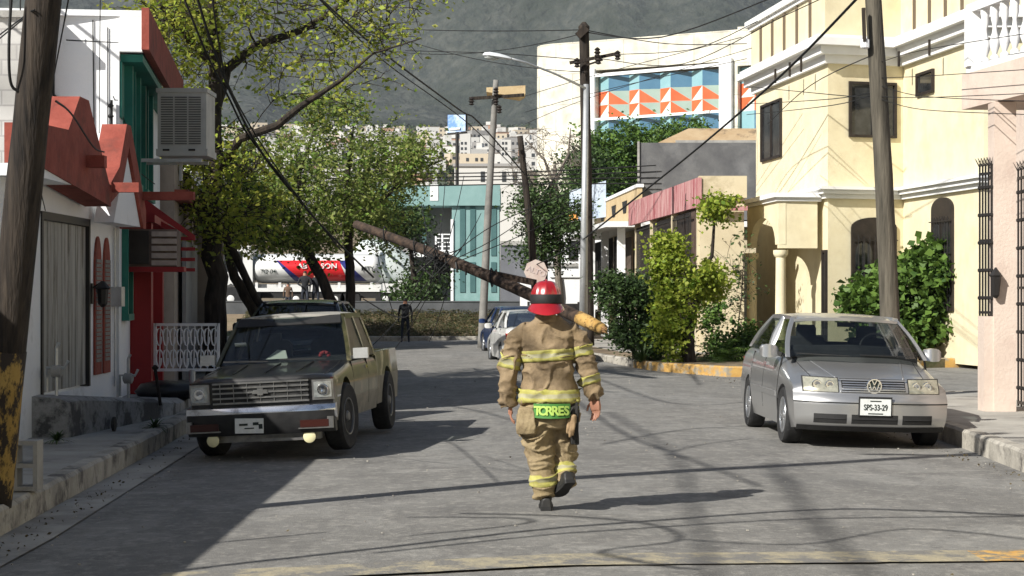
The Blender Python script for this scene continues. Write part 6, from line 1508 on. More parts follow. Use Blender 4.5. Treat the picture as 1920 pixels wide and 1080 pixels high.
# torn bundle hanging through the left tree
pw((362, -30, 27), (400, 90, 29), (440, 190, 31), (500, 300, 34), (600, 420, 38), (700, 520, 42), r=.022)
pw((335, -30, 27), (385, 95, 29), (430, 185, 31), (470, 260, 33), (560, 370, 36), r=.018)
pw((395, -30, 27), (412, 90, 29), (438, 180, 31), (530, 330, 35), (640, 470, 40), r=.014)
pw((125, 75, 14), (222, 80, 24.9), r=.006); pw((60, 20, 13.6), (0, 65, 16), r=.007); pw((65, 18, 13.6), (-10, 80, 15), r=.006)
pw((22, -10, 13.6), (17, 90, 13.6), (22, 160, 13.7), (48, 172, 13.75), r=.012, lab='short black cable loop on the leaning dark pole', grp=None)
pw((105, 190, 13.8), (135, 215, 18), (175, 275, 20.5), (195, 285, 22), r=.010)
pw((188, -10, 24), (186, 250, 24.5), r=.006); pw((130, -10, 13.6), (75, 300, 17), (85, 395, 20), r=.006); pw((212, 180, 25), (238, 240, 25.5), (252, 310, 27), (290, 345, 28), r=.007)
for z0, z1 in ((150, 130), (165, 190), (185, 175), (190, 215), (120, 62)): pw((1652, z0-4, 28.9), (1730, (z0+z1)/2+3, 27.5), (1930, z1, 24), r=.006, lab='thin cable running from the grey wooden pole to the pink house', grp='service cables of the pink house')
for z0, z1 in ((162, 185), (195, 168), (215, 172)): pw((1652, z1, 28.9), (1560, (z0+z1)/2+4, 33), (1400, z0, 48), r=.008)
pw((1655, 95, 28.9), (1520, 160, 34), (1440, 232, 46), r=.009)
# cables just outside the frame, whose shadows cross the road
SH = Vector((.727/math.tan(SEL), .685/math.tan(SEL), 1))
def shadow_wire(g, z, r, sagz=0):
    pts = []
    for px, py in g:
        Dg = H*F/(py-HY); p = Vector(((px-960)/F*Dg, Dg, 0)); q = p-Vector((SH.x, SH.y, 0))*z; q.z = z; pts.append(q)
    return wire(pts, r=r, grp='overhead cables')
shadow_wire([(100, 1090), (340, 1056), (700, 1022), (1100, 985), (1500, 948), (1700, 945), (2000, 955)], 4.7, .042)
shadow_wire([(700, 1030), (1100, 997), (1500, 965), (1950, 952)], 4.8, .028)
shadow_wire([(860, 960), (1180, 975), (1270, 1008), (1130, 1032), (1180, 1050), (1300, 1065)], 4.7, .024)
shadow_wire([(760, 965), (980, 972), (960, 985), (760, 1000)], 4.7, .022)
shadow_wire([(350, 1010), (600, 990)], 4.7, .022); shadow_wire([(1270, 1008), (1500, 1012), (1700, 980), (1950, 1000)], 4.8, .022)
shadow_wire([(1040, 720), (1150, 800), (1300, 860), (1420, 905)], 7, .026); shadow_wire([(1100, 700), (1250, 750), (1400, 745)], 8, .026)
shadow_wire([(1130, 830), (1280, 800), (1420, 790)], 7, .026); shadow_wire([(1140, 770), (1250, 840), (1300, 960), (1330, 1080)], 11, .03)
shadow_wire([(1440, 860), (1490, 930), (1560, 1010), (1640, 1085)], 13, .045); shadow_wire([(780, 720), (900, 745), (960, 760)], 7, .026); shadow_wire([(770, 745), (900, 770), (1000, 800)], 7, .022)
shadow_wire([(1240, 850), (1300, 830), (1400, 815)], 6.8, .02)

# ------------------------------------------------------------------ trees and plants
def grow(name, label, base, limbs, crowns, ntar, nleaf, lsize, leafm, seed, group=None, spread=.28, twig=.022, bark=None, sub=2, minr=.008, aspect=.55, cat='tree', jit=.35):
    """limbs: list of (points, radii); crowns: (centre, radii, weight) ellipsoids the twigs reach into"""
    r_ = random.Random(seed); rg = np.random.default_rng(seed)
    t = thing(name, label, cat, tuple(base), group=group)
    b = MB(); nodes = []; nr = []
    for pts, rs in limbs:
        pts = [Vector(p) for p in pts]; fine = []; fr_ = []
        for i in range(len(pts)-1):
            m = max(2, int((pts[i+1]-pts[i]).length/.35))
            for k in range(m):
                u = k/m; p = pts[i].lerp(pts[i+1], u)+Vector((mnoise.noise(pts[i]*3+Vector((u*3, 0, 0))), mnoise.noise(pts[i]*3+Vector((0, u*3, 9))), 0))*rs[i]*.7
                fine.append(p); fr_.append(rs[i]+(rs[i+1]-rs[i])*u)
        fine.append(pts[-1]); fr_.append(rs[-1])
        b.tube(fine, fr_, 9); nodes += fine[len(fine)//4:]; nr += fr_[len(fine)//4:]
    tars = []
    wsum = sum(c[2] for c in crowns)
    for c, rad, wgt in crowns:
        for _ in range(int(ntar*wgt/wsum)):
            while True:
                q = Vector((r_.uniform(-1, 1), r_.uniform(-1, 1), r_.uniform(-1, 1)))
                if q.length <= 1 and q.length > .25: break
            tars.append(Vector(c)+Vector((q.x*rad[0], q.y*rad[1], q.z*rad[2])))
    NA = np.array([tuple(p) for p in nodes]); base_v = np.array(tuple(base))
    tars.sort(key=lambda p: min((p-n).length for n in nodes[::3]))
    L = []
    for tp in tars:
        d_ = np.linalg.norm(NA-np.array(tuple(tp)), axis=1)+.25*np.maximum(0, NA[:, 2]-tp.z); k = int(np.argmin(d_)); p0 = Vector(NA[k]); dist = (tp-p0).length
        if dist < .05: continue
        m = max(3, int(dist/.22)); pts = []; off = Vector((r_.gauss(0, 1), r_.gauss(0, 1), r_.uniform(-.6, .9)))*dist*.12
        for i in range(m+1):
            u = i/m; pts.append(p0.lerp(tp, u)+off*math.sin(math.pi*u)+Vector((0, 0, .10*dist))*math.sin(math.pi*u)+Vector((r_.gauss(0, .012), r_.gauss(0, .012), r_.gauss(0, .012)))*min(1, dist))
        r0 = min(nr[k]*.7, twig*(.5+dist*.5)+.004)
        b.tube(pts, [max(minr, r0*(1-.75*i/m)) for i in range(m+1)], 5, cap=False)
        NA = np.vstack([NA, np.array([tuple(p) for p in pts[1:]])]); nr += [max(minr, r0*(1-.75*i/m)) for i in range(1, m+1)]
        for s_ in range(sub):
            e = tp+Vector((r_.gauss(0, 1), r_.gauss(0, 1), r_.gauss(0, .8)))*jit; st_ = pts[-2]
            b.tube([st_, (st_+e)/2+Vector((0, 0, .04)), e], [minr, minr*.8, minr*.5], 4, cap=False)
            L.append((e, nleaf//(sub+1)))
        L.append((tp, nleaf//(sub+1)))
    b.build('trunk', bark or M['bark'], t)
    if nleaf:
        cen = []
        for p, n_ in L:
            n2 = max(1, int(n_*rg.uniform(.3, 1.7))); cen.append(np.array(tuple(p))+rg.normal(0, spread, (n2, 3))*[1, 1, .75])
        leaves('crown', np.vstack(cen), lsize, leafm, t, rng=rg, aspect=aspect)
    return t
LY = leafmat('spring_leaves', (.12,.19,.02), (.40,.50,.06), (.46,.46,.08), .5)
LY2 = leafmat('yellow_green_leaves', (.06,.12,.025), (.24,.38,.07), (.38,.42,.12), .5)
LD = leafmat('dark_leaves', (.022,.045,.016), (.075,.125,.035), None, .2)
LM = leafmat('glossy_green_leaves', (.035,.08,.018), (.13,.22,.04), None, .25)
LB = leafmat('bright_green_leaves', (.12,.21,.02), (.36,.47,.06), (.42,.46,.07), .45)
# large street tree on the left
Dt = 36.; Bt = P(408, 712, Dt)
def T(px, py, d=0): return P(px, py, Dt+d)
grow('street_tree', 'tall street tree with dark trunk and sparse bright spring leaves behind the old pickup', (Bt.x, Bt.y, 0),
     [([(Bt.x+.05, Dt, -.1), T(403, 560), T(398, 400), T(402, 300), T(398, 200), T(405, 100), T(395, -20), T(390, -140)], [.26, .21, .19, .17, .14, .12, .09, .05]),
      ([T(400, 215), T(425, 130, .5), T(480, 85, 1), T(570, 55, 1.5), T(640, 10, 2), T(700, -40, 2)], [.11, .10, .085, .07, .05, .03]),
      ([T(402, 330), T(450, 260, -.5), T(520, 235, -1), T(570, 195, -1.5), T(640, 150, -2), T(700, 100, -2), T(790, 72, -2)], [.10, .085, .075, .06, .035, .02, .01]),
      ([T(400, 120), T(340, 60, -.5), T(300, 10, -1), T(270, -60, -1)], [.08, .06, .045, .03]),
      ([T(400, 400), T(440, 480, .5), T(480, 560, 1), T(500, 590, 1.2)], [.10, .08, .08, .09]),
      ([T(398, 300), T(350, 200, 1), T(320, 120, 1.5)], [.08, .05, .03])],
     [(tuple(T(320, 110, 0)), (.75, 1.5, 1.9), 1.5), (tuple(T(350, 230, 1)), (.5, 1.5, .9), .8), (tuple(T(480, 40, 1)), (1.6, 1.6, 1.2), 1.0), (tuple(T(690, 20, 1)), (1.3, 1.5, .8), .7),
      (tuple(T(350, -60, 0)), (1.5, 2, 1.5), 1.0), (tuple(T(420, 300, 0)), (.9, 1.5, .8), .8), (tuple(T(600, 130, 0)), (1.6, 1.5, .7), .55), (tuple(T(440, 420, 0)), (.9, 1.5, .45), 1.0), (tuple(T(350, 350, -1)), (.6, 1.2, .7), .8), (tuple(T(340, 30, -1)), (.9, 1.2, .9), 1.2), (tuple(T(750, 60, 1)), (.8, 1, .5), .25)],
     400, 34, .058, LY, 5, spread=.17, twig=.03, minr=.009, sub=3, group='street trees')
# broad lower tree farther along
Dt = 63.; Bt = P(645, 650, Dt)
grow('street_tree', 'broad yellow-green street tree with leaning trunks over the far end of the street', (Bt.x, Bt.y, 0),
     [([(Bt.x-.1, Dt, -.1), T(628, 580), T(600, 520), T(575, 465), T(540, 400), T(500, 330), T(470, 280)], [.24, .2, .18, .17, .14, .1, .06]),
      ([(Bt.x+.25, Dt+.3, -.1), T(657, 560, .5), T(655, 440, .5), T(650, 340, .5), T(660, 250, .5)], [.2, .17, .15, .11, .06]),
      ([T(655, 430), T(720, 370, 1), T(780, 320, 1), T(830, 300, 1)], [.1, .09, .06, .03]), ([T(600, 510), T(560, 430, -1), T(560, 330, -1), T(590, 240, -1)], [.1, .09, .07, .04])],
     [(tuple(T(640, 300, 0)), (2.6, 3, 2.0), 2.3), (tuple(T(560, 380, 0)), (2.2, 3, 1.4), 1.6), (tuple(T(740, 320, 0)), (1.6, 2.5, 1.2), .8), (tuple(T(690, 400, 0)), (1.3, 2.5, .7), .8), (tuple(T(480, 340, 0)), (1.4, 2.5, 1.5), .8), (tuple(T(800, 290, 0)), (.8, 1.5, .8), .25), (tuple(T(600, 200, 0)), (1.3, 1.5, .6), .45), (tuple(T(620, 450, 0)), (2.0, 2, .45), .8), (tuple(T(500, 440, -1)), (1.5, 1.5, .5), .7)],
     450, 54, .076, LY2, 8, spread=.22, twig=.03, minr=.01, group='street trees')
# third one, thinner, nearer the bank on the left
Dt = 66.; Bt = P(520, 660, Dt)
grow('street_tree', 'dark leaning street tree behind the big trunk, in front of the tanker', (Bt.x, Bt.y, 0),
     [([(Bt.x, Dt, 0), T(480, 590), T(440, 520), T(425, 470), T(420, 400)], [.2, .2, .18, .14, .08])],
     [(tuple(T(440, 400, 0)), (1.6, 2, 1.0), 1), (tuple(T(420, 300, 0)), (1.3, 2, 1.2), .6)], 110, 60, .085, LD, 9, spread=.3, group='street trees')
Dt = 80.; 
grow('street_tree', 'dark bushy tree in front of the mint house beside the mixer truck', tuple(P(775, 600, Dt)),
     [([P(778, 606, Dt), T(780, 540), T(770, 470), T(755, 420)], [.16, .14, .1, .06])],
     [(tuple(T(745, 425, 0)), (1.2, 1.5, 1.0), 1), (tuple(T(790, 540, 0)), (1.0, 1.5, 1.1), 1.2), (tuple(T(712, 380, 0)), (1, 1, .8), .5)], 120, 60, .09, LD, 10, spread=.3, group='street trees')
Dt = 70.
grow('street_tree', 'small dark tree with a bare lower trunk right above the octagonal sign', tuple(P(1022, 640, Dt)),
     [([P(1022, 640, Dt), T(1021, 530), T(1022, 460), T(1030, 400), T(1035, 340)], [.16, .15, .12, .08, .04])],
     [(tuple(T(1040, 420, 0)), (1.1, 1.3, 1.2), 1.6), (tuple(T(1010, 400, 0)), (.9, 1, 1.2), 1), (tuple(T(1020, 480, 0)), (.9, 1, .35), .5)], 130, 60, .075, LD, 12, spread=.22, group='street trees')
Dt = 76.
grow('bare_tree', 'leafless pale-twigged tree in front of the cream building corner', tuple(P(1030, 620, Dt)),
     [([P(1050, 620, Dt), T(1045, 440), T(1042, 350), T(1040, 310)], [.16, .13, .1, .07]), ([T(1042, 350), T(1020, 300), T(985, 260)], [.07, .05, .02]), ([T(1042, 340), T(1065, 290), T(1070, 240)], [.07, .05, .02])],
     [(tuple(T(1035, 290, 0)), (1.7, 1.2, 1.3), 1), (tuple(T(1000, 340, 0)), (1.2, 1.2, .8), .5)], 130, 0, .05, LD, 13, twig=.02, minr=.010, sub=3, jit=.3, bark=mat('pale_twigs', (.12,.10,.08), (.2,.17,.14), 5, .9))
Dt = 95.
grow('tree', 'green leafy tree below the folded blue and orange glazing', tuple(P(1170, 600, Dt)),
     [([P(1170, 600, Dt), T(1170, 450), T(1165, 330), T(1180, 280)], [.3, .25, .18, .08])],
     [(tuple(T(1165, 285, 0)), (2.1, 2, 1.4), 1.5), (tuple(T(1230, 262, 0)), (1.2, 2, .7), .7), (tuple(T(1130, 330, 0)), (1.6, 2, 1.2), 1), (tuple(T(1200, 330, 0)), (1.4, 2, 1.0), 1), (tuple(T(1300, 245, 0)), (1.2, 2, .3), .25)], 300, 60, .10, LM, 14, spread=.32, group='street trees')
Dt = 90.
grow('tree', 'dark green tree between the black utility pole and the shop sign', tuple(P(1060, 600, Dt)),
     [([P(1075, 600, Dt), T(1078, 450), T(1085, 380)], [.3, .22, .1])],
     [(tuple(T(1095, 330, 0)), (1.1, 2, 1.1), 1), (tuple(T(1062, 400, 0)), (1.1, 2, 1.1), 1), (tuple(T(1070, 470, 0)), (.8, 2, .6), .6)], 150, 60, .10, LD, 15, spread=.3, group='street trees')
# planting at the corner
Dt = 45.5
grow('dark_shrub', 'dense dark green shrub at the planted corner left of the bright climber', tuple(P(1190, 685, Dt)),
     [([P(1190, 690, Dt), T(1188, 640), T(1180, 580)], [.05, .045, .03]), ([P(1200, 690, Dt), T(1215, 630), T(1220, 560)], [.05, .04, .03])],
     [(tuple(T(1180, 560, 0)), (.75, .9, .6), 1.6), (tuple(T(1205, 635, 0)), (.8, .9, .6), 1.6), (tuple(T(1150, 540, 0)), (.35, .5, .3), .5), (tuple(T(1235, 600, 0)), (.5, .6, .9), .8)], 170, 70, .055, LD, 21, spread=.13, twig=.012, sub=2, jit=.12, cat='shrub')
Dt = 43.8
grow('leafy_young_tree', 'bright green leafy young tree growing behind the ochre kerb', tuple(P(1297, 686, Dt)),
     [([P(1297, 690, Dt), T(1293, 620), T(1296, 560), T(1305, 520)], [.17, .15, .13, .09]), ([T(1296, 570), T(1265, 520), T(1250, 460)], [.08, .06, .03]), ([T(1300, 540), T(1335, 480), T(1340, 410), T(1348, 380)], [.06, .045, .03, .015])],
     [(tuple(T(1250, 480, 0)), (.40, .4, .55), 1), (tuple(T(1290, 530, 0)), (.75, .6, .45), 1.5), (tuple(T(1352, 390, 0)), (.42, .4, .26), .6), (tuple(T(1262, 610, 0)), (.33, .4, .9), 1.3), (tuple(T(1330, 530, 0)), (.35, .4, .4), .6)],
     150, 80, .052, LB, 22, spread=.12, twig=.014, sub=2, jit=.14, aspect=.75, cat='tree')
def fronds(name, label, base, n, Ln, m, seed, group=None, wide=.035, arch=.6):
    t = thing(name, label, 'plant', tuple(base), group=group); r_ = random.Random(seed); b = MB(); base = Vector(base)
    for k in range(n):
        a = r_.uniform(0, 6.28); el = r_.uniform(.35, 1.35); L_ = Ln*r_.uniform(.7, 1.1); pts = []
        for i in range(9): u = i/8; pts.append(base+Vector((math.cos(a)*math.cos(el)*L_*u, math.sin(a)*math.cos(el)*L_*u, math.sin(el)*L_*u-arch*L_*u*u)))
        sd = Vector((-math.sin(a), math.cos(a), 0))
        if wide > .03:
            for i in range(1, 9):
                u = i/8; ll = wide*7*math.sin(math.pi*(.15+.8*u))
                for s_ in (-1, 1):
                    for jj in (0, .5):
                        p = pts[i-1].lerp(pts[i], jj+.25); dd = (pts[i]-pts[i-1]).normalized(); tp = p+sd*s_*ll+dd*ll*.5-Vector((0, 0, ll*.3)); b.add([p-dd*.016, tp, p+dd*.016], [(0, 1, 2)])
        else:
            b.add([q for i, p in enumerate(pts) for q in (p-sd*wide*math.sin(math.pi*(.2+.8*i/8)), p+sd*wide*math.sin(math.pi*(.2+.8*i/8)))], [(2*i, 2*i+1, 2*i+3, 2*i+2) for i in range(8)])
    b.build('fronds', m, t); return t
fronds('spiky_plant', 'dark spiky yucca at the foot of the dark shrub', P(1205, 682, 44.6), 60, .95, LD, 31, wide=.028, arch=.35)
fronds('palm_shrub', 'feathery dark palm shrub behind the ochre kerb, nearest the bright young tree', P(1352, 680, 44.5), 26, 1.5, LM, 32, 'palm shrubs by the yellow house porch', wide=.04)
fronds('palm_shrub', 'feathery palm shrub against the column of the yellow house porch', P(1412, 668, 46.5), 26, 1.6, LM, 33, 'palm shrubs by the yellow house porch', wide=.04)
Dt = 46.
grow('low_shrub', 'low dark green shrub filling the corner bed below the palm shrubs', tuple(P(1375, 690, Dt)), [([P(1375, 690, Dt), T(1375, 660)], [.03, .02])], [(tuple(T(1365, 655, 0)), (.6, .5, .35), 1), (tuple(T(1405, 640, 0)), (.45, .5, .5), 1), (tuple(T(1340, 600, .5)), (.3, .4, .5), .5)], 90, 50, .055, LM, 23, spread=.12, sub=2, jit=.1, cat='shrub')
Dt = 47.5
grow('broadleaf_bush', 'big broad-leaved green bush against the yellow house behind the wooden pole', tuple(P(1740, 668, Dt)),
     [([P(1740, 672, Dt), T(1745, 620), T(1740, 540)], [.07, .06, .03]), ([P(1770, 672, Dt), T(1790, 600), T(1800, 520)], [.06, .05, .03]), ([P(1690, 672, Dt), T(1670, 610), T(1650, 560)], [.06, .05, .03])],
     [(tuple(T(1760, 520, 0)), (1.15, .9, .95), 2.2), (tuple(T(1645, 570, 0)), (.85, .8, .8), 1.5), (tuple(T(1700, 610, 0)), (1.1, .8, .6), 1), (tuple(T(1800, 600, 0)), (.6, .8, .8), 1)], 300, 56, .10, LM, 24, spread=.16, sub=2, jit=.16, twig=.016, aspect=.8, cat='shrub')
Dt = 52.
grow('wall_creeper', 'thin leafless creeper on the stained cream wall', tuple(P(1380, 640, 50.6)), [([P(1380, 640, 50.7), P(1390, 560, 50.75), P(1395, 480, 50.8)], [.02, .015, .01])], [(tuple(P(1385, 520, 50.7)), (.4, .1, 1.3), 1)], 40, 10, .06, LD, 25, twig=.008, minr=.006, sub=1, cat='plant', spread=.1)
# weeds at the left pole and along the ramp foot
fronds('weeds', 'small tuft of weeds at the foot of the ramp wall', Vector((-4.85, 19.9, .15)), 40, .28, LD, 41, 'weeds on the left pavement', wide=.012, arch=.5)
fronds('weeds', 'small tuft of weeds in the gutter ahead of the pickup wheel', Vector((-4.25, 22.2, .12)), 50, .32, LD, 42, 'weeds on the left pavement', wide=.012, arch=.5)
# fallen leaves and twigs along both gutters
rg = np.random.default_rng(12); n = 1100; yy_ = rg.uniform(11.5, 60, n); sd_ = rg.random(n)
xx_ = np.where(sd_ < .45, np.array([lx(y) for y in yy_])+.08+np.abs(rg.normal(0, .16, n)), np.where(sd_ < .97, np.interp(yy_, [0, 19, 28, 40, 51, 60], [5.15, 5.1, 5.2, 4.6, 1.9, .4])-np.abs(rg.normal(0, .16, n)), rg.uniform(-3, 4.5, n)))
o = leaves('fallen_leaves', np.stack([xx_, yy_, np.array([crown(x) for x in xx_])+.022], 1), .015, mat('dry_leaf_litter', (.05,.038,.018), (.10,.075,.03), 9, .9), rng=rg, org=(0, 30, 0)); tag(o, 'small dry leaves and bits of twig scattered along the gutters', None, kind='stuff')
# tiny debris
b = MB(); rr = random.Random(77)
for k in range(380):
    y = rr.uniform(11.5, 40); x = rr.uniform(-3.6, 5.0) if rr.random() < .5 else (rr.gauss(-3.5, .18) if rr.random() < .6 else rr.gauss(4.9, .25)); s_ = rr.uniform(.002, .007)*(1+y/40)
    z = crown(x)+.012; b.box((x, y, z), (s_*2, s_*1.4, s_), rr.uniform(0, 3))
tag(b.build('gravel', M['kerb']), 'loose grit and small litter scattered on the asphalt', None, kind='stuff')
# ------------------------------------------------------------------ firefighter
DF = 14.94; kf = DF/F
def Q(px, py, dy=0): return P(px, py, DF)+Vector((0, dy, 0))
def remesh(b, name, vox, mats, parent, disp=None, smooth_it=4, org=None):
    me = bpy.data.meshes.new('r'); me.from_pydata(b.v, [], b.f); o = bpy.data.objects.new('r', me); C.objects.link(o)
    bm = bmesh.new(); bm.from_mesh(me); bmesh.ops.recalc_face_normals(bm, faces=bm.faces); bm.to_mesh(me); bm.free()
    md = o.modifiers.new('r', 'REMESH'); md.mode = 'VOXEL'; md.voxel_size = vox
    ms = o.modifiers.new('s', 'SMOOTH'); ms.iterations = smooth_it; ms.factor = .6
    me = evalmesh(o, name); me.materials.clear()
    if disp:
        n = len(me.vertices); no = [v.normal.copy() for v in me.vertices]
        for v, nn_ in zip(me.vertices, no): v.co += nn_*disp(v.co)
    return finish(me, name, mats, parent, org, smooth=True)
def ell(rows):
    """torso rings from (py, x left, x right, depth radius, dy)"""
    out_ = []
    for py, xl, xr, dr_, dy in rows:
        c = Q((xl+xr)/2, py, dy); rx = (xr-xl)/2*kf
        out_.append([c+Vector((rx*(1 if math.cos(a) > 0 else -1)*abs(math.cos(a))**.8, dr_*(1 if math.sin(a) > 0 else -1)*abs(math.sin(a))**.85, 0)) for a in [2*math.pi*k/28 for k in range(28)]])
    return out_
def limb(b, pts, n=16):
    """pts: (px, py, dy, radius px)"""
    b.tube([Q(p[0], p[1], p[2]) for p in pts], [p[3]*kf for p in pts], n)
# body: head, neck, torso core, arms, hands in one surface
b = MB()
b.loft([[Q(1024, py, dy)+Vector((rx*math.cos(a), ry*math.sin(a), 0)) for a in [2*math.pi*k/20 for k in range(20)]] for py, rx, ry, dy in
        ((604, .058, .062, .0), (594, .060, .065, .0), (588, .066, .08, .01), (580, .074, .095, .025), (570, .078, .10, .03), (558, .078, .10, .03), (546, .072, .092, .025), (538, .05, .07, .02), (534, .02, .03, .02))])
nz = Q(1024, 566, .135); b.loft([[nz+Vector((x*r, y*r*.6, z)) for x, y in ((-.014, -.01), (.014, -.01), (.008, .022), (-.008, .022))] for r, z in ((1.3, -.022), (1.1, -.008), (.6, .03))])
for sx in (-1, 1): b.lathe([(.004, -.012), (.022, -.008), (.026, 0), (.02, .01), (.004, .012)], Q(1024, 566, .02)+Vector((sx*.082, 0, 0)), 10, Matrix.Rotation(R(90), 3, 'Y'))
b.loft(ell([(600, 1008, 1040, .05, 0), (612, 985, 1066, .09, 0), (640, 985, 1068, .10, 0), (700, 990, 1064, .09, 0), (760, 988, 1070, .10, 0)]))
limb(b, [(985, 620, 0, 14), (960, 660, .0, 12), (950, 700, .0, 10), (953, 735, .02, 8), (957, 757, .04, 7)])
limb(b, [(1070, 622, 0, 14), (1090, 662, 0, 12), (1103, 698, 0, 10), (1113, 730, .02, 7.5), (1115, 746, .03, 7)])
def hand(b, c, side, s_=1):
    """relaxed hand hanging down, palm towards the thigh; side +1 = right hand"""
    c = Vector(c)
    b.loft([[c+Vector((x*s_*.016*w_, y*s_*.042*w_, -z*s_)) for x, y in ((-1, -1), (.9, -.9), (1, .2), (.9, .9), (-1, 1), (-1.1, 0))] for z, w_ in ((0, .75), (.03, .95), (.06, 1.05), (.09, .95))])
    for k, (yo, L_) in enumerate(((-.032, .062), (-.011, .078), (.011, .082), (.031, .074))):
        a = c+Vector((0, yo*s_, -.085*s_)); cu = -side
        b.tube([a, a+Vector((cu*.006, 0, -.45*L_))*s_, a+Vector((cu*.020, 0, -.8*L_))*s_, a+Vector((cu*.036, .0, -.98*L_))*s_], [.0095*s_, .009*s_, .008*s_, .0065*s_], 8)
    a = c+Vector((0, .036*s_, -.03*s_)); b.tube([a, a+Vector((-side*.006, .026, -.025))*s_, a+Vector((-side*.016, .036, -.06))*s_], [.012*s_, .0105*s_, .008*s_], 8)
hand(b, Q(957, 757, .05), -1, 1.0)
# the right hand is turned so that the back of the hand shows
b2 = MB(); hand(b2, (0, 0, 0), 1, 1.12); Mh = Matrix.Rotation(R(48), 3, 'Z') @ Matrix.Rotation(R(-6), 3, 'X')
c = Q(1116, 746, .02); b.add([Mh @ Vector(p)+c for p in b2.v], b2.f)
ff = remesh(b, 'person', .0048, [M['skin']], None, smooth_it=3, org=Q(1024, 955))
tag(ff, 'firefighter in tan turnout gear and red helmet walking away down the street', 'person')
rt = ff
M['gear'] = mat('tan_turnout_fabric', (.20,.142,.078), (.27,.20,.12), 5, .92, bump=.35, bscale=40, c3=(.12,.085,.05), s3=4.5, lo3=.5, hi3=.68)
M['gear2'] = mat('worn_turnout_trousers', (.25,.19,.10), (.33,.26,.155), 5, .92, bump=.35, bscale=40, c3=(.14,.10,.055), s3=4.5, lo3=.5, hi3=.66)
M['trimy'] = mat('lime_trim', (.36,.34,.07), (.43,.40,.13), 14, .8, c3=(.28,.25,.08), s3=9, lo3=.5, hi3=.65)
M['trims'] = mat('silver_trim', (.30,.28,.16), (.38,.36,.22), 14, .6)
def cloth(amp, kx=7., kz=9., slant=5., seed=0):
    def f(p):
        w_ = mnoise.noise(p*3.2+Vector((seed, 0, 0)))
        a = mnoise.noise(Vector((p.x*kx+p.z*slant, p.y*kx*.6, p.z*kz-p.x*slant*.8+seed))+Vector((w_, w_, w_))*1.3)
        c = mnoise.noise(Vector((p.x*kx*2-p.z*slant, p.y*kx, p.z*kz*2.1+p.x*slant+seed+9)))
        return amp*(-.25+1.5*max(0, 1-3.6*abs(a))**1.3+.35*c)*(.5+1.6*abs(w_))
    return f
def fold(sc_, amp, vert=.5):
    def f(p):
        q = Vector((p.x*sc_, p.y*sc_, p.z*sc_*vert)); n1 = mnoise.noise(q+Vector((mnoise.noise(q*.7), mnoise.noise(q*.6+Vector((5, 0, 0))), 0))*.8)
        n2 = 1-abs(mnoise.noise(q*1.9+Vector((3, 7, 1))))*2
        return amp*(n1*.9+n2*.45-.15)
    return f
b = MB()
b.loft(ell([(594, 1003, 1047, .07, 0), (600, 996, 1054, .085, 0), (607, 986, 1065, .105, 0), (617, 975, 1077, .12, 0), (632, 974, 1079, .135, -.005), (655, 977, 1077, .145, -.01), (685, 980, 1074, .145, -.005), (712, 981, 1075, .145, 0), (735, 976, 1082, .16, 0), (752, 972, 1087, .175, 0), (756, 974, 1085, .17, 0)]))
limb(b, [(990, 616, 0, 16), (970, 634, .0, 21), (961, 662, -.005, 20), (954, 694, -.005, 18), (952, 722, .0, 16.5), (952, 748, .02, 16.5), (955, 762, .03, 14)])
limb(b, [(1064, 616, 0, 16), (1081, 634, .0, 21), (1093, 664, 0, 20), (1103, 694, 0, 18.5), (1110, 718, .01, 17), (1114, 738, .02, 17), (1115, 745, .025, 15.5)])
jk = remesh(b, 'jacket', .0085, [M['gear']], rt, cloth(.017, 6, 8, 6, 0), 2)
b = MB()
b.loft(ell([(742, 980, 1079, .15, 0), (760, 977, 1084, .16, 0), (785, 976, 1082, .16, 0), (800, 978, 1078, .15, 0)]))
limb(b, [(1003, 775, 0, 30), (1007, 810, .0, 31), (1012, 848, .0, 27), (1016, 880, -.01, 24), (1019, 908, -.02, 23), (1022, 930, -.03, 20)])
limb(b, [(1054, 775, .02, 28), (1055, 815, .06, 25), (1056, 850, .08, 21.5), (1058, 878, .05, 19.5), (1061, 898, .0, 18.5), (1064, 908, -.03, 17.5)])
TRB = b
tr = remesh(b, 'trousers', .0085, [M['gear2']], rt, cloth(.020, 5, 13, 3, 4), 2)
b = MB(); b.loft([[Q(1025, py, dy)+Vector((rx*math.cos(a), ry*math.sin(a), zz*math.sin(a))) for a in [2*math.pi*k/24 for k in range(24)]] for py, rx, ry, dy, zz in ((606, .115, .10, 0, 0), (596, .092, .09, 0, .0), (590, .090, .088, 0, -.008), (592, .078, .078, 0, -.008), (604, .078, .078, 0, 0))]); remesh(b, 'collar', .007, [M['gear']], rt, cloth(.008), 2)
# cargo pocket, pouch and gloves
def soft(b, name, m, amp=.008, vox=.008): return remesh(b, name, vox, [m], rt, fold(14, amp), 4)
b = MB(); b.loft([[Q(987, py, dy)+Vector((x*kf*w_, y, 0)) for x, y in ((-16, -.05), (14, -.07), (16, .04), (-15, .07))] for py, w_, dy in ((762, .8, -.10), (770, 1.05, -.11), (800, 1.2, -.12), (812, 1.1, -.11))]); soft(b, 'cargo_pocket', M['gear2'])
b = MB(); b.loft([[Q(978, 812, -.10)+Vector((0, 0, 0))+Vector((x*kf, y, z)) for x, y in ((-12, -.05), (20, -.06), (20, .02), (-12, .05))] for z in (0, .02)]); b.build('pocket_shadow_seam', M['black'], rt) if False else None
b = MB(); b.loft([[Q(1077, py, dy)+Vector((x*kf*w_, y, 0)) for x, y in ((-8, -.04), (8, -.04), (9, .05), (-8, .05))] for py, w_, dy in ((752, .8, -.08), (770, 1.0, -.09), (800, .9, -.08), (832, .9, -.06))]); soft(b, 'pouch', mat('black_nylon', (.015,.015,.014), (.03,.028,.025), 10, .8), .006)
b = MB()
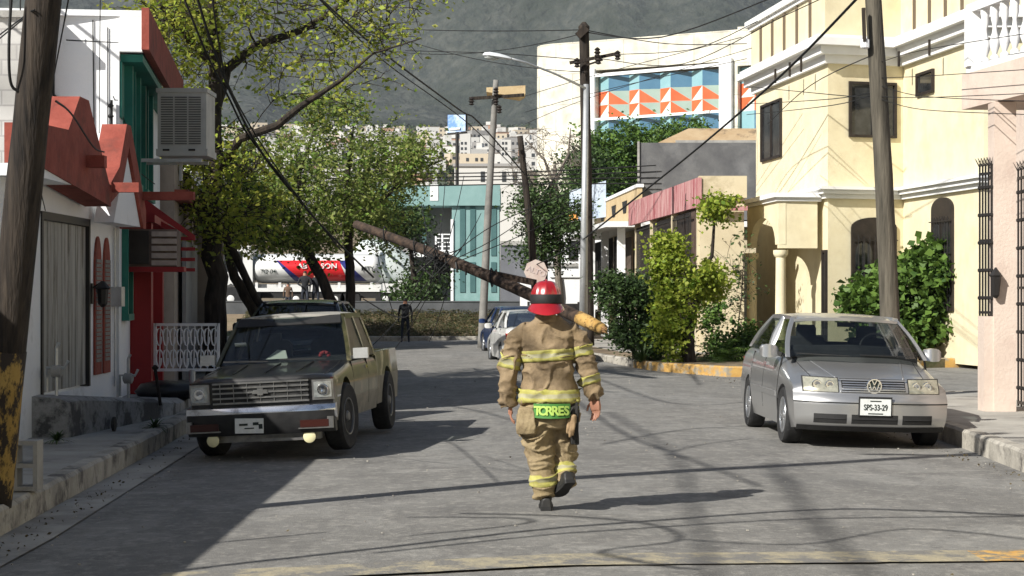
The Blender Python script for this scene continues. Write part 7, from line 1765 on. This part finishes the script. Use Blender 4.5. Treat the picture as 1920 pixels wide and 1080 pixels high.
for k, (dx, L_) in enumerate(((-6, 26), (-1, 34), (4, 30))): b.tube([Q(1072+dx, 784, -.15), Q(1070+dx, 784+L_*.6, -.165), Q(1068+dx, 784+L_, -.15)], [.014, .013, .010], 8)
b.lathe([(.01, -.04), (.03, -.03), (.032, .03), (.01, .04)], Q(1073, 784, -.14), 10); soft(b, 'gloves', mat('worn_leather_glove', (.22,.14,.07), (.36,.25,.14), 8, .8), .003, .006)
b = MB(); 
for py in (750, 758, 766): b.lathe([(.008, -.012), (.016, 0), (.008, .012)], Q(1082, py, -.10), 8)
b.build('carabiner', M['trimy'], rt)
# trim bands wrapped onto the cloth
def wrap(name, rings_fn, target, mats_rows, off=.004):
    rows = rings_fn; n = len(rows[0]); V = [p for r in rows for p in r]; Fs = []; mi = []
    for k in range(len(rows)-1):
        for i in range(n-1): Fs.append((k*n+i, k*n+i+1, (k+1)*n+i+1, (k+1)*n+i)); mi.append(mats_rows[k])
    me = bpy.data.meshes.new('w'); me.from_pydata(V, [], Fs); o = bpy.data.objects.new('w', me); C.objects.link(o)
    # target lives in the person's frame: shift to it
    me.transform(Matrix.Translation(-ORG[rt.name])); o.parent = rt
    bpy.context.view_layer.update()
    md = o.modifiers.new('s', 'SHRINKWRAP'); md.target = target; md.wrap_method = 'NEAREST_SURFACEPOINT'; md.wrap_mode = 'OUTSIDE_SURFACE'; md.offset = off
    so_ = o.modifiers.new('t', 'SOLIDIFY'); so_.thickness = .004; so_.offset = -1
    dg = bpy.context.evaluated_depsgraph_get(); dg.update(); me2 = bpy.data.meshes.new_from_object(o.evaluated_get(dg)); me2.name = name
    idx = None; bpy.data.objects.remove(o); me2.materials.clear()
    ob = bpy.data.objects.new(name, me2); C.objects.link(ob); ob.parent = rt; ORG[ob.name] = ORG[rt.name]
    me2.materials.append(M['trimy']); me2.materials.append(M['trims'])
    for i, p in enumerate(me2.polygons):
        if i < len(mi): p.material_index = mi[i]
        elif i < 2*len(mi): p.material_index = mi[i-len(mi)]
    me2.polygons.foreach_set('use_smooth', [True]*len(me2.polygons))
    return ob
def torso_band(y0, y1, xl, xr, full=True, slope=0, dr_=.17):
    rows = []
    for v in (0, .2, .32, .44, .56, .68, .8, 1):
        py = y0+(y1-y0)*v; row = []
        for k in range(61):
            a = math.pi+math.pi*k/60 if not full else math.pi*2*k/60
            c = Q((xl+xr)/2, py); rx = (xr-xl)/2*kf
            row.append(c+Vector((rx*math.cos(a), dr_*math.sin(a), slope*math.cos(a))))
        rows.append(row)
    return rows
mr = [0, 0, 1, 1, 1, 0, 0]
wrap('chest_stripe', torso_band(655, 676, 979, 1076, False, .012), jk, mr)
wrap('hem_stripe', torso_band(729, 753, 972, 1087, True, 0, .185), jk, mr)
def sleeve_band(a, c, r, tilt=0):
    a = Vector(a); c = Vector(c); d_ = (c-a); Lb = d_.length; d_.normalize(); u = d_.cross(Vector((0, 1, 0))).normalized(); v = d_.cross(u); rows = []
    for s_ in (0, .2, .32, .44, .56, .68, .8, 1): rows.append([a+d_*Lb*s_+(u*math.cos(2*math.pi*k/32)+v*math.sin(2*math.pi*k/32))*r for k in range(33)])
    return rows
wrap('sleeve_stripe', sleeve_band(Q(958, 668), Q(953, 690), .098), jk, mr); wrap('sleeve_stripe', sleeve_band(Q(1089, 648), Q(1094, 666), .10), jk, mr)
wrap('sleeve_stripe', sleeve_band(Q(1105, 704), Q(1110, 720), .095), jk, mr)
wrap('shin_stripe', sleeve_band(Q(1017.5, 888, -.02), Q(1019.5, 908, -.02), .12), tr, mr); wrap('shin_stripe', sleeve_band(Q(1058, 872, .05), Q(1060, 890, .02), .10), tr, mr)
# name tag under the hem
b = MB(); rows = []
tagw = lambda u: Q(1034+34*u, 768, -.215+.05*u*u)
for v in range(5): rows.append([tagw(-1+2*i/12)+Vector((0, -.01*(v/4), (.058-.116*v/4)*(1-.10*abs(-1+2*i/12)**3*(v/4)))) for i in range(13)])
V = [p for r in rows for p in r]; b.add(V, [(k*13+i, (k+1)*13+i, (k+1)*13+i+1, k*13+i+1) for k in range(4) for i in range(12)]); V2 = [p+Vector((0, .008, 0)) for p in V]; b.add(V2, [(k*13+i, k*13+i+1, (k+1)*13+i+1, (k+1)*13+i) for k in range(4) for i in range(12)])
tg = b.build('name_tag', mat('green_tag', (.04,.16,.03), (.07,.22,.045), 10, .6), rt)
M['lime'] = mat('lime_lettering', (.40,.58,.12), rough=.6)
word = 'TORRES'
for k, ch in enumerate(word):
    u = -.80+1.6*k/5; p = tagw(u)+Vector((0, -.014, .0)); ry = math.atan2(.10*u, 34*kf)
    me_ = text(ch, .098, facing(p, ry), M['lime'], 'lettering', tg, .002, squeeze=1.0) if False else None
    cu = bpy.data.curves.new('t', 'FONT'); cu.body = ch; cu.size = .098; cu.extrude = .002; cu.offset = .0035; cu.align_x = 'CENTER'; cu.align_y = 'CENTER'
    o = bpy.data.objects.new('t', cu); C.objects.link(o); dg = bpy.context.evaluated_depsgraph_get(); me = bpy.data.meshes.new_from_object(o.evaluated_get(dg)); bpy.data.objects.remove(o)
    me.transform(facing(p, ry)); me.materials.clear(); finish(me, 'letter', M['lime'], tg)
b = MB(); b.tube([Q(1034+54*math.cos(a), 731, -.0)+Vector((0, -.18*math.sin(a), 0)) for a in [math.pi*k/16 for k in range(17)]], .008, 6)
# boots
def boot(toe, heel, ankle, name='boot'):
    b = MB(); toe = Vector(toe); heel = Vector(heel); ankle = Vector(ankle); d_ = (toe-heel); Lb = d_.length; f = d_.normalized(); side = Vector((f.y, -f.x, 0)).normalized(); up = side.cross(f)
    if up.z < 0: up = -up
    prof = ((0, .034, .075), (.03, .040, .085), (.1, .042, .10), (.25, .036, .095), (.45, .040, .075), (.7, .052, .058), (.88, .046, .05), (.97, .03, .035), (1, .012, .02))
    b.loft([[heel+f*Lb*u+side*x*w_+up*(z*h_) for x, z in ((-1, 0), (1, 0), (1.05, .35), (.8, .85), (.3, 1), (-.3, 1), (-.8, .85), (-1.05, .35))] for u, w_, h_ in prof])
    b.tube([heel+f*Lb*.22+up*.05, ankle], [.048, .062], 14)
    bo = remesh(b, name, .006, [mat('black_boot_rubber', (.018,.018,.018), (.035,.034,.032), 9, .55)], rt, None, 3)
    b = MB(); b.loft([[heel+f*Lb*u+side*x*w_*1.12+up*z for x, z in ((-1, -.018), (1, -.018), (1, .012), (-1, .012))] for u, w_, h_ in prof]); b.build('sole', M['black'], bo)
boot(Q(1024, 951, .20), Q(1024, 951, -.09)+Vector((0, 0, .0)), Q(1021, 925, -.01))
boot(Q(1046, 929, .02), Q(1068, 897, -.19), Q(1065, 893, .0))
# helmet
hc = Q(1024, 572, .01); b = MB(); n = 48; rows = []
for k in range(13):
    ph = math.pi/2*k/12; row = []
    for i in range(n):
        a = 2*math.pi*i/n; rdg = 1+.085*max(0, math.cos(8*a))**6*math.cos(ph)**.2*(ph > .25)
        r0 = math.cos(ph)**.62; row.append(hc+Vector((.120*r0*math.cos(a)*rdg, .150*r0*math.sin(a)*rdg, .196*math.sin(ph)*(1 if k < 12 else 1))))
    rows.append(row)
b.loft(rows)
red = mat('red_helmet', (.27,.006,.010), (.38,.012,.018), 5, .3, spec=.6, coat=.6, c3=(.38,.01,.015), s3=6)
hm_ = b.build('helmet', red, rt, smooth=50)
b = MB(); rows = []
for r_, dz in ((.96, .02), (1.04, .0), (1.16, -.022), (1.26, -.045), (1.24, -.052), (.98, -.012)):
    row = []
    for i in range(n):
        a = 2*math.pi*i/n; bk = max(0, -math.sin(a)); e = (r_-1)*(.85+.9*bk*bk+.3*max(0, math.sin(a)))
        row.append(hc+Vector(((.122)*(1+e)*math.cos(a), .158*(1+e*1.2)*math.sin(a), dz-.045*bk**2*(r_-1)*5*.6+.012*abs(math.cos(a))*(r_-1)*4)))
    rows.append(row)
b.loft(rows, cap=False); b.build('brim', red, hm_, smooth=60, fix=True)
b = MB(); b.loft([[hc+Vector((rx*.122*math.cos(2*math.pi*i/40), rx*.152*math.sin(2*math.pi*i/40), z)) for i in range(40)] for z, rx in ((.012, 1.04), (.018, 1.06), (.080, 1.03), (.086, 1.0))], cap=False); b.build('band', M['black'], hm_, smooth=50)  # black band, made taller to take in the shaded part of the dome
b = MB(); b.tube([hc+Vector((0, .150*math.cos(a)*1.01, .196*math.sin(a)*1.03)) for a in [math.pi*k/14 for k in range(1, 14)]], .009, 8); b.build('comb', red, hm_, smooth=50)
b = MB(); b.box(hc+Vector((-.14, .03, .01)), (.02, .05, .035)); b.build('strap_clip', M['black'], hm_)
b = MB(); b.loft([[Q(1024, py, .0)+Vector((rx*math.cos(a), ry*math.sin(a), 0)) for a in [math.pi+math.pi*k/12 for k in range(13)]]+[Q(1024, py, .0)+Vector((rx*.9*math.cos(a), ry*.8*math.sin(a), 0)) for a in [2*math.pi-math.pi*k/12 for k in range(13)]] for py, rx, ry in ((600, .064, .068), (590, .072, .085), (575, .083, .10))]); b.build('hair', M['hair'], rt, smooth=50)
for sx in (-1, 1):
    b = MB(); b.lathe([(.003, -.01), (.011, 0), (.003, .01)], Q(1024, 562, .125)+Vector((sx*.032, 0, 0)), 10, Matrix.Rotation(R(90), 3, 'X')); b.build('eye', M['ink'], rt, smooth=True)
b = MB(); b.box(Q(1024, 578, .125), (.045, .012, .01)); b.build('mouth', mat('lips', (.3,.1,.08)), rt)
# ------------------------------------------------------------------ give every countable piece its own object
SPLIT = {'guard', 'rail', 'parapet_rib', 'rail_post', 'beam_end', 'awning_bracket', 'pillar', 'bracket', 'rebar', 'gate_post', 'wiper', 'drain_spout', 'rooftop_post', 'vent_slot', 'bolt', 'carabiner', 'parapet_opening', 'soffit', 'panel', 'wall_panel', 'conduit', 'plate_print', 'window_sticker', 'awning_soffit', 'gate_frame', 'portal', 'column', 'signal_trim', 'side_window', 'door_gap', 'bumper_groove', 'slat', 'hood_rib', 'tow_bar', 'tailgate', 'rooftop_slab', 'wall', 'window', 'chassis', 'fascia', 'crossarm'}
def split_loose(o):
    me = o.data; n = len(me.vertices)
    if n > 6000 or len(me.polygons) == 0: return
    par = list(range(n))
    def find(a):
        while par[a] != a: par[a] = par[par[a]]; a = par[a]
        return a
    for e in me.edges:
        a, b_ = find(e.vertices[0]), find(e.vertices[1])
        if a != b_: par[a] = b_
    # touching pieces stay together
    roots = sorted({find(i) for i in range(n)})
    if len(roots) < 2 or len(roots) > 24: return
    boxes = {}
    for i, v in enumerate(me.vertices):
        r = find(i); c = v.co
        if r not in boxes: boxes[r] = [c.copy(), c.copy()]
        else:
            for k in range(3): boxes[r][0][k] = min(boxes[r][0][k], c[k]); boxes[r][1][k] = max(boxes[r][1][k], c[k])
    g = {r: r for r in roots}
    def gf(a):
        while g[a] != a: a = g[a]
        return a
    for i, a in enumerate(roots):
        for b_ in roots[i+1:]:
            A_, B_ = boxes[a], boxes[b_]
            if all(A_[0][k]-.012 <= B_[1][k] and B_[0][k]-.012 <= A_[1][k] for k in range(3)):
                ra, rb = gf(a), gf(b_)
                if ra != rb: g[ra] = rb
    gr_ = sorted({gf(r) for r in roots})
    if len(gr_) < 2: return
    own = [gf(find(i)) for i in range(n)]
    for r in gr_[1:]:
        m2 = me.copy(); bm = bmesh.new(); bm.from_mesh(m2); bm.verts.ensure_lookup_table()
        bmesh.ops.delete(bm, geom=[v for v in bm.verts if own[v.index] != r], context='VERTS'); bm.to_mesh(m2); bm.free()
        c = o.copy(); c.data = m2; C.objects.link(c); c.parent = o.parent
    bm = bmesh.new(); bm.from_mesh(me); bm.verts.ensure_lookup_table()
    bmesh.ops.delete(bm, geom=[v for v in bm.verts if own[v.index] != gr_[0]], context='VERTS'); bm.to_mesh(me); bm.free()
for o in list(C.objects):
    if o.type == 'MESH' and o.parent is not None and not o.children and o.name.split('.')[0] in SPLIT and o.data.users == 1: split_loose(o)
haze()
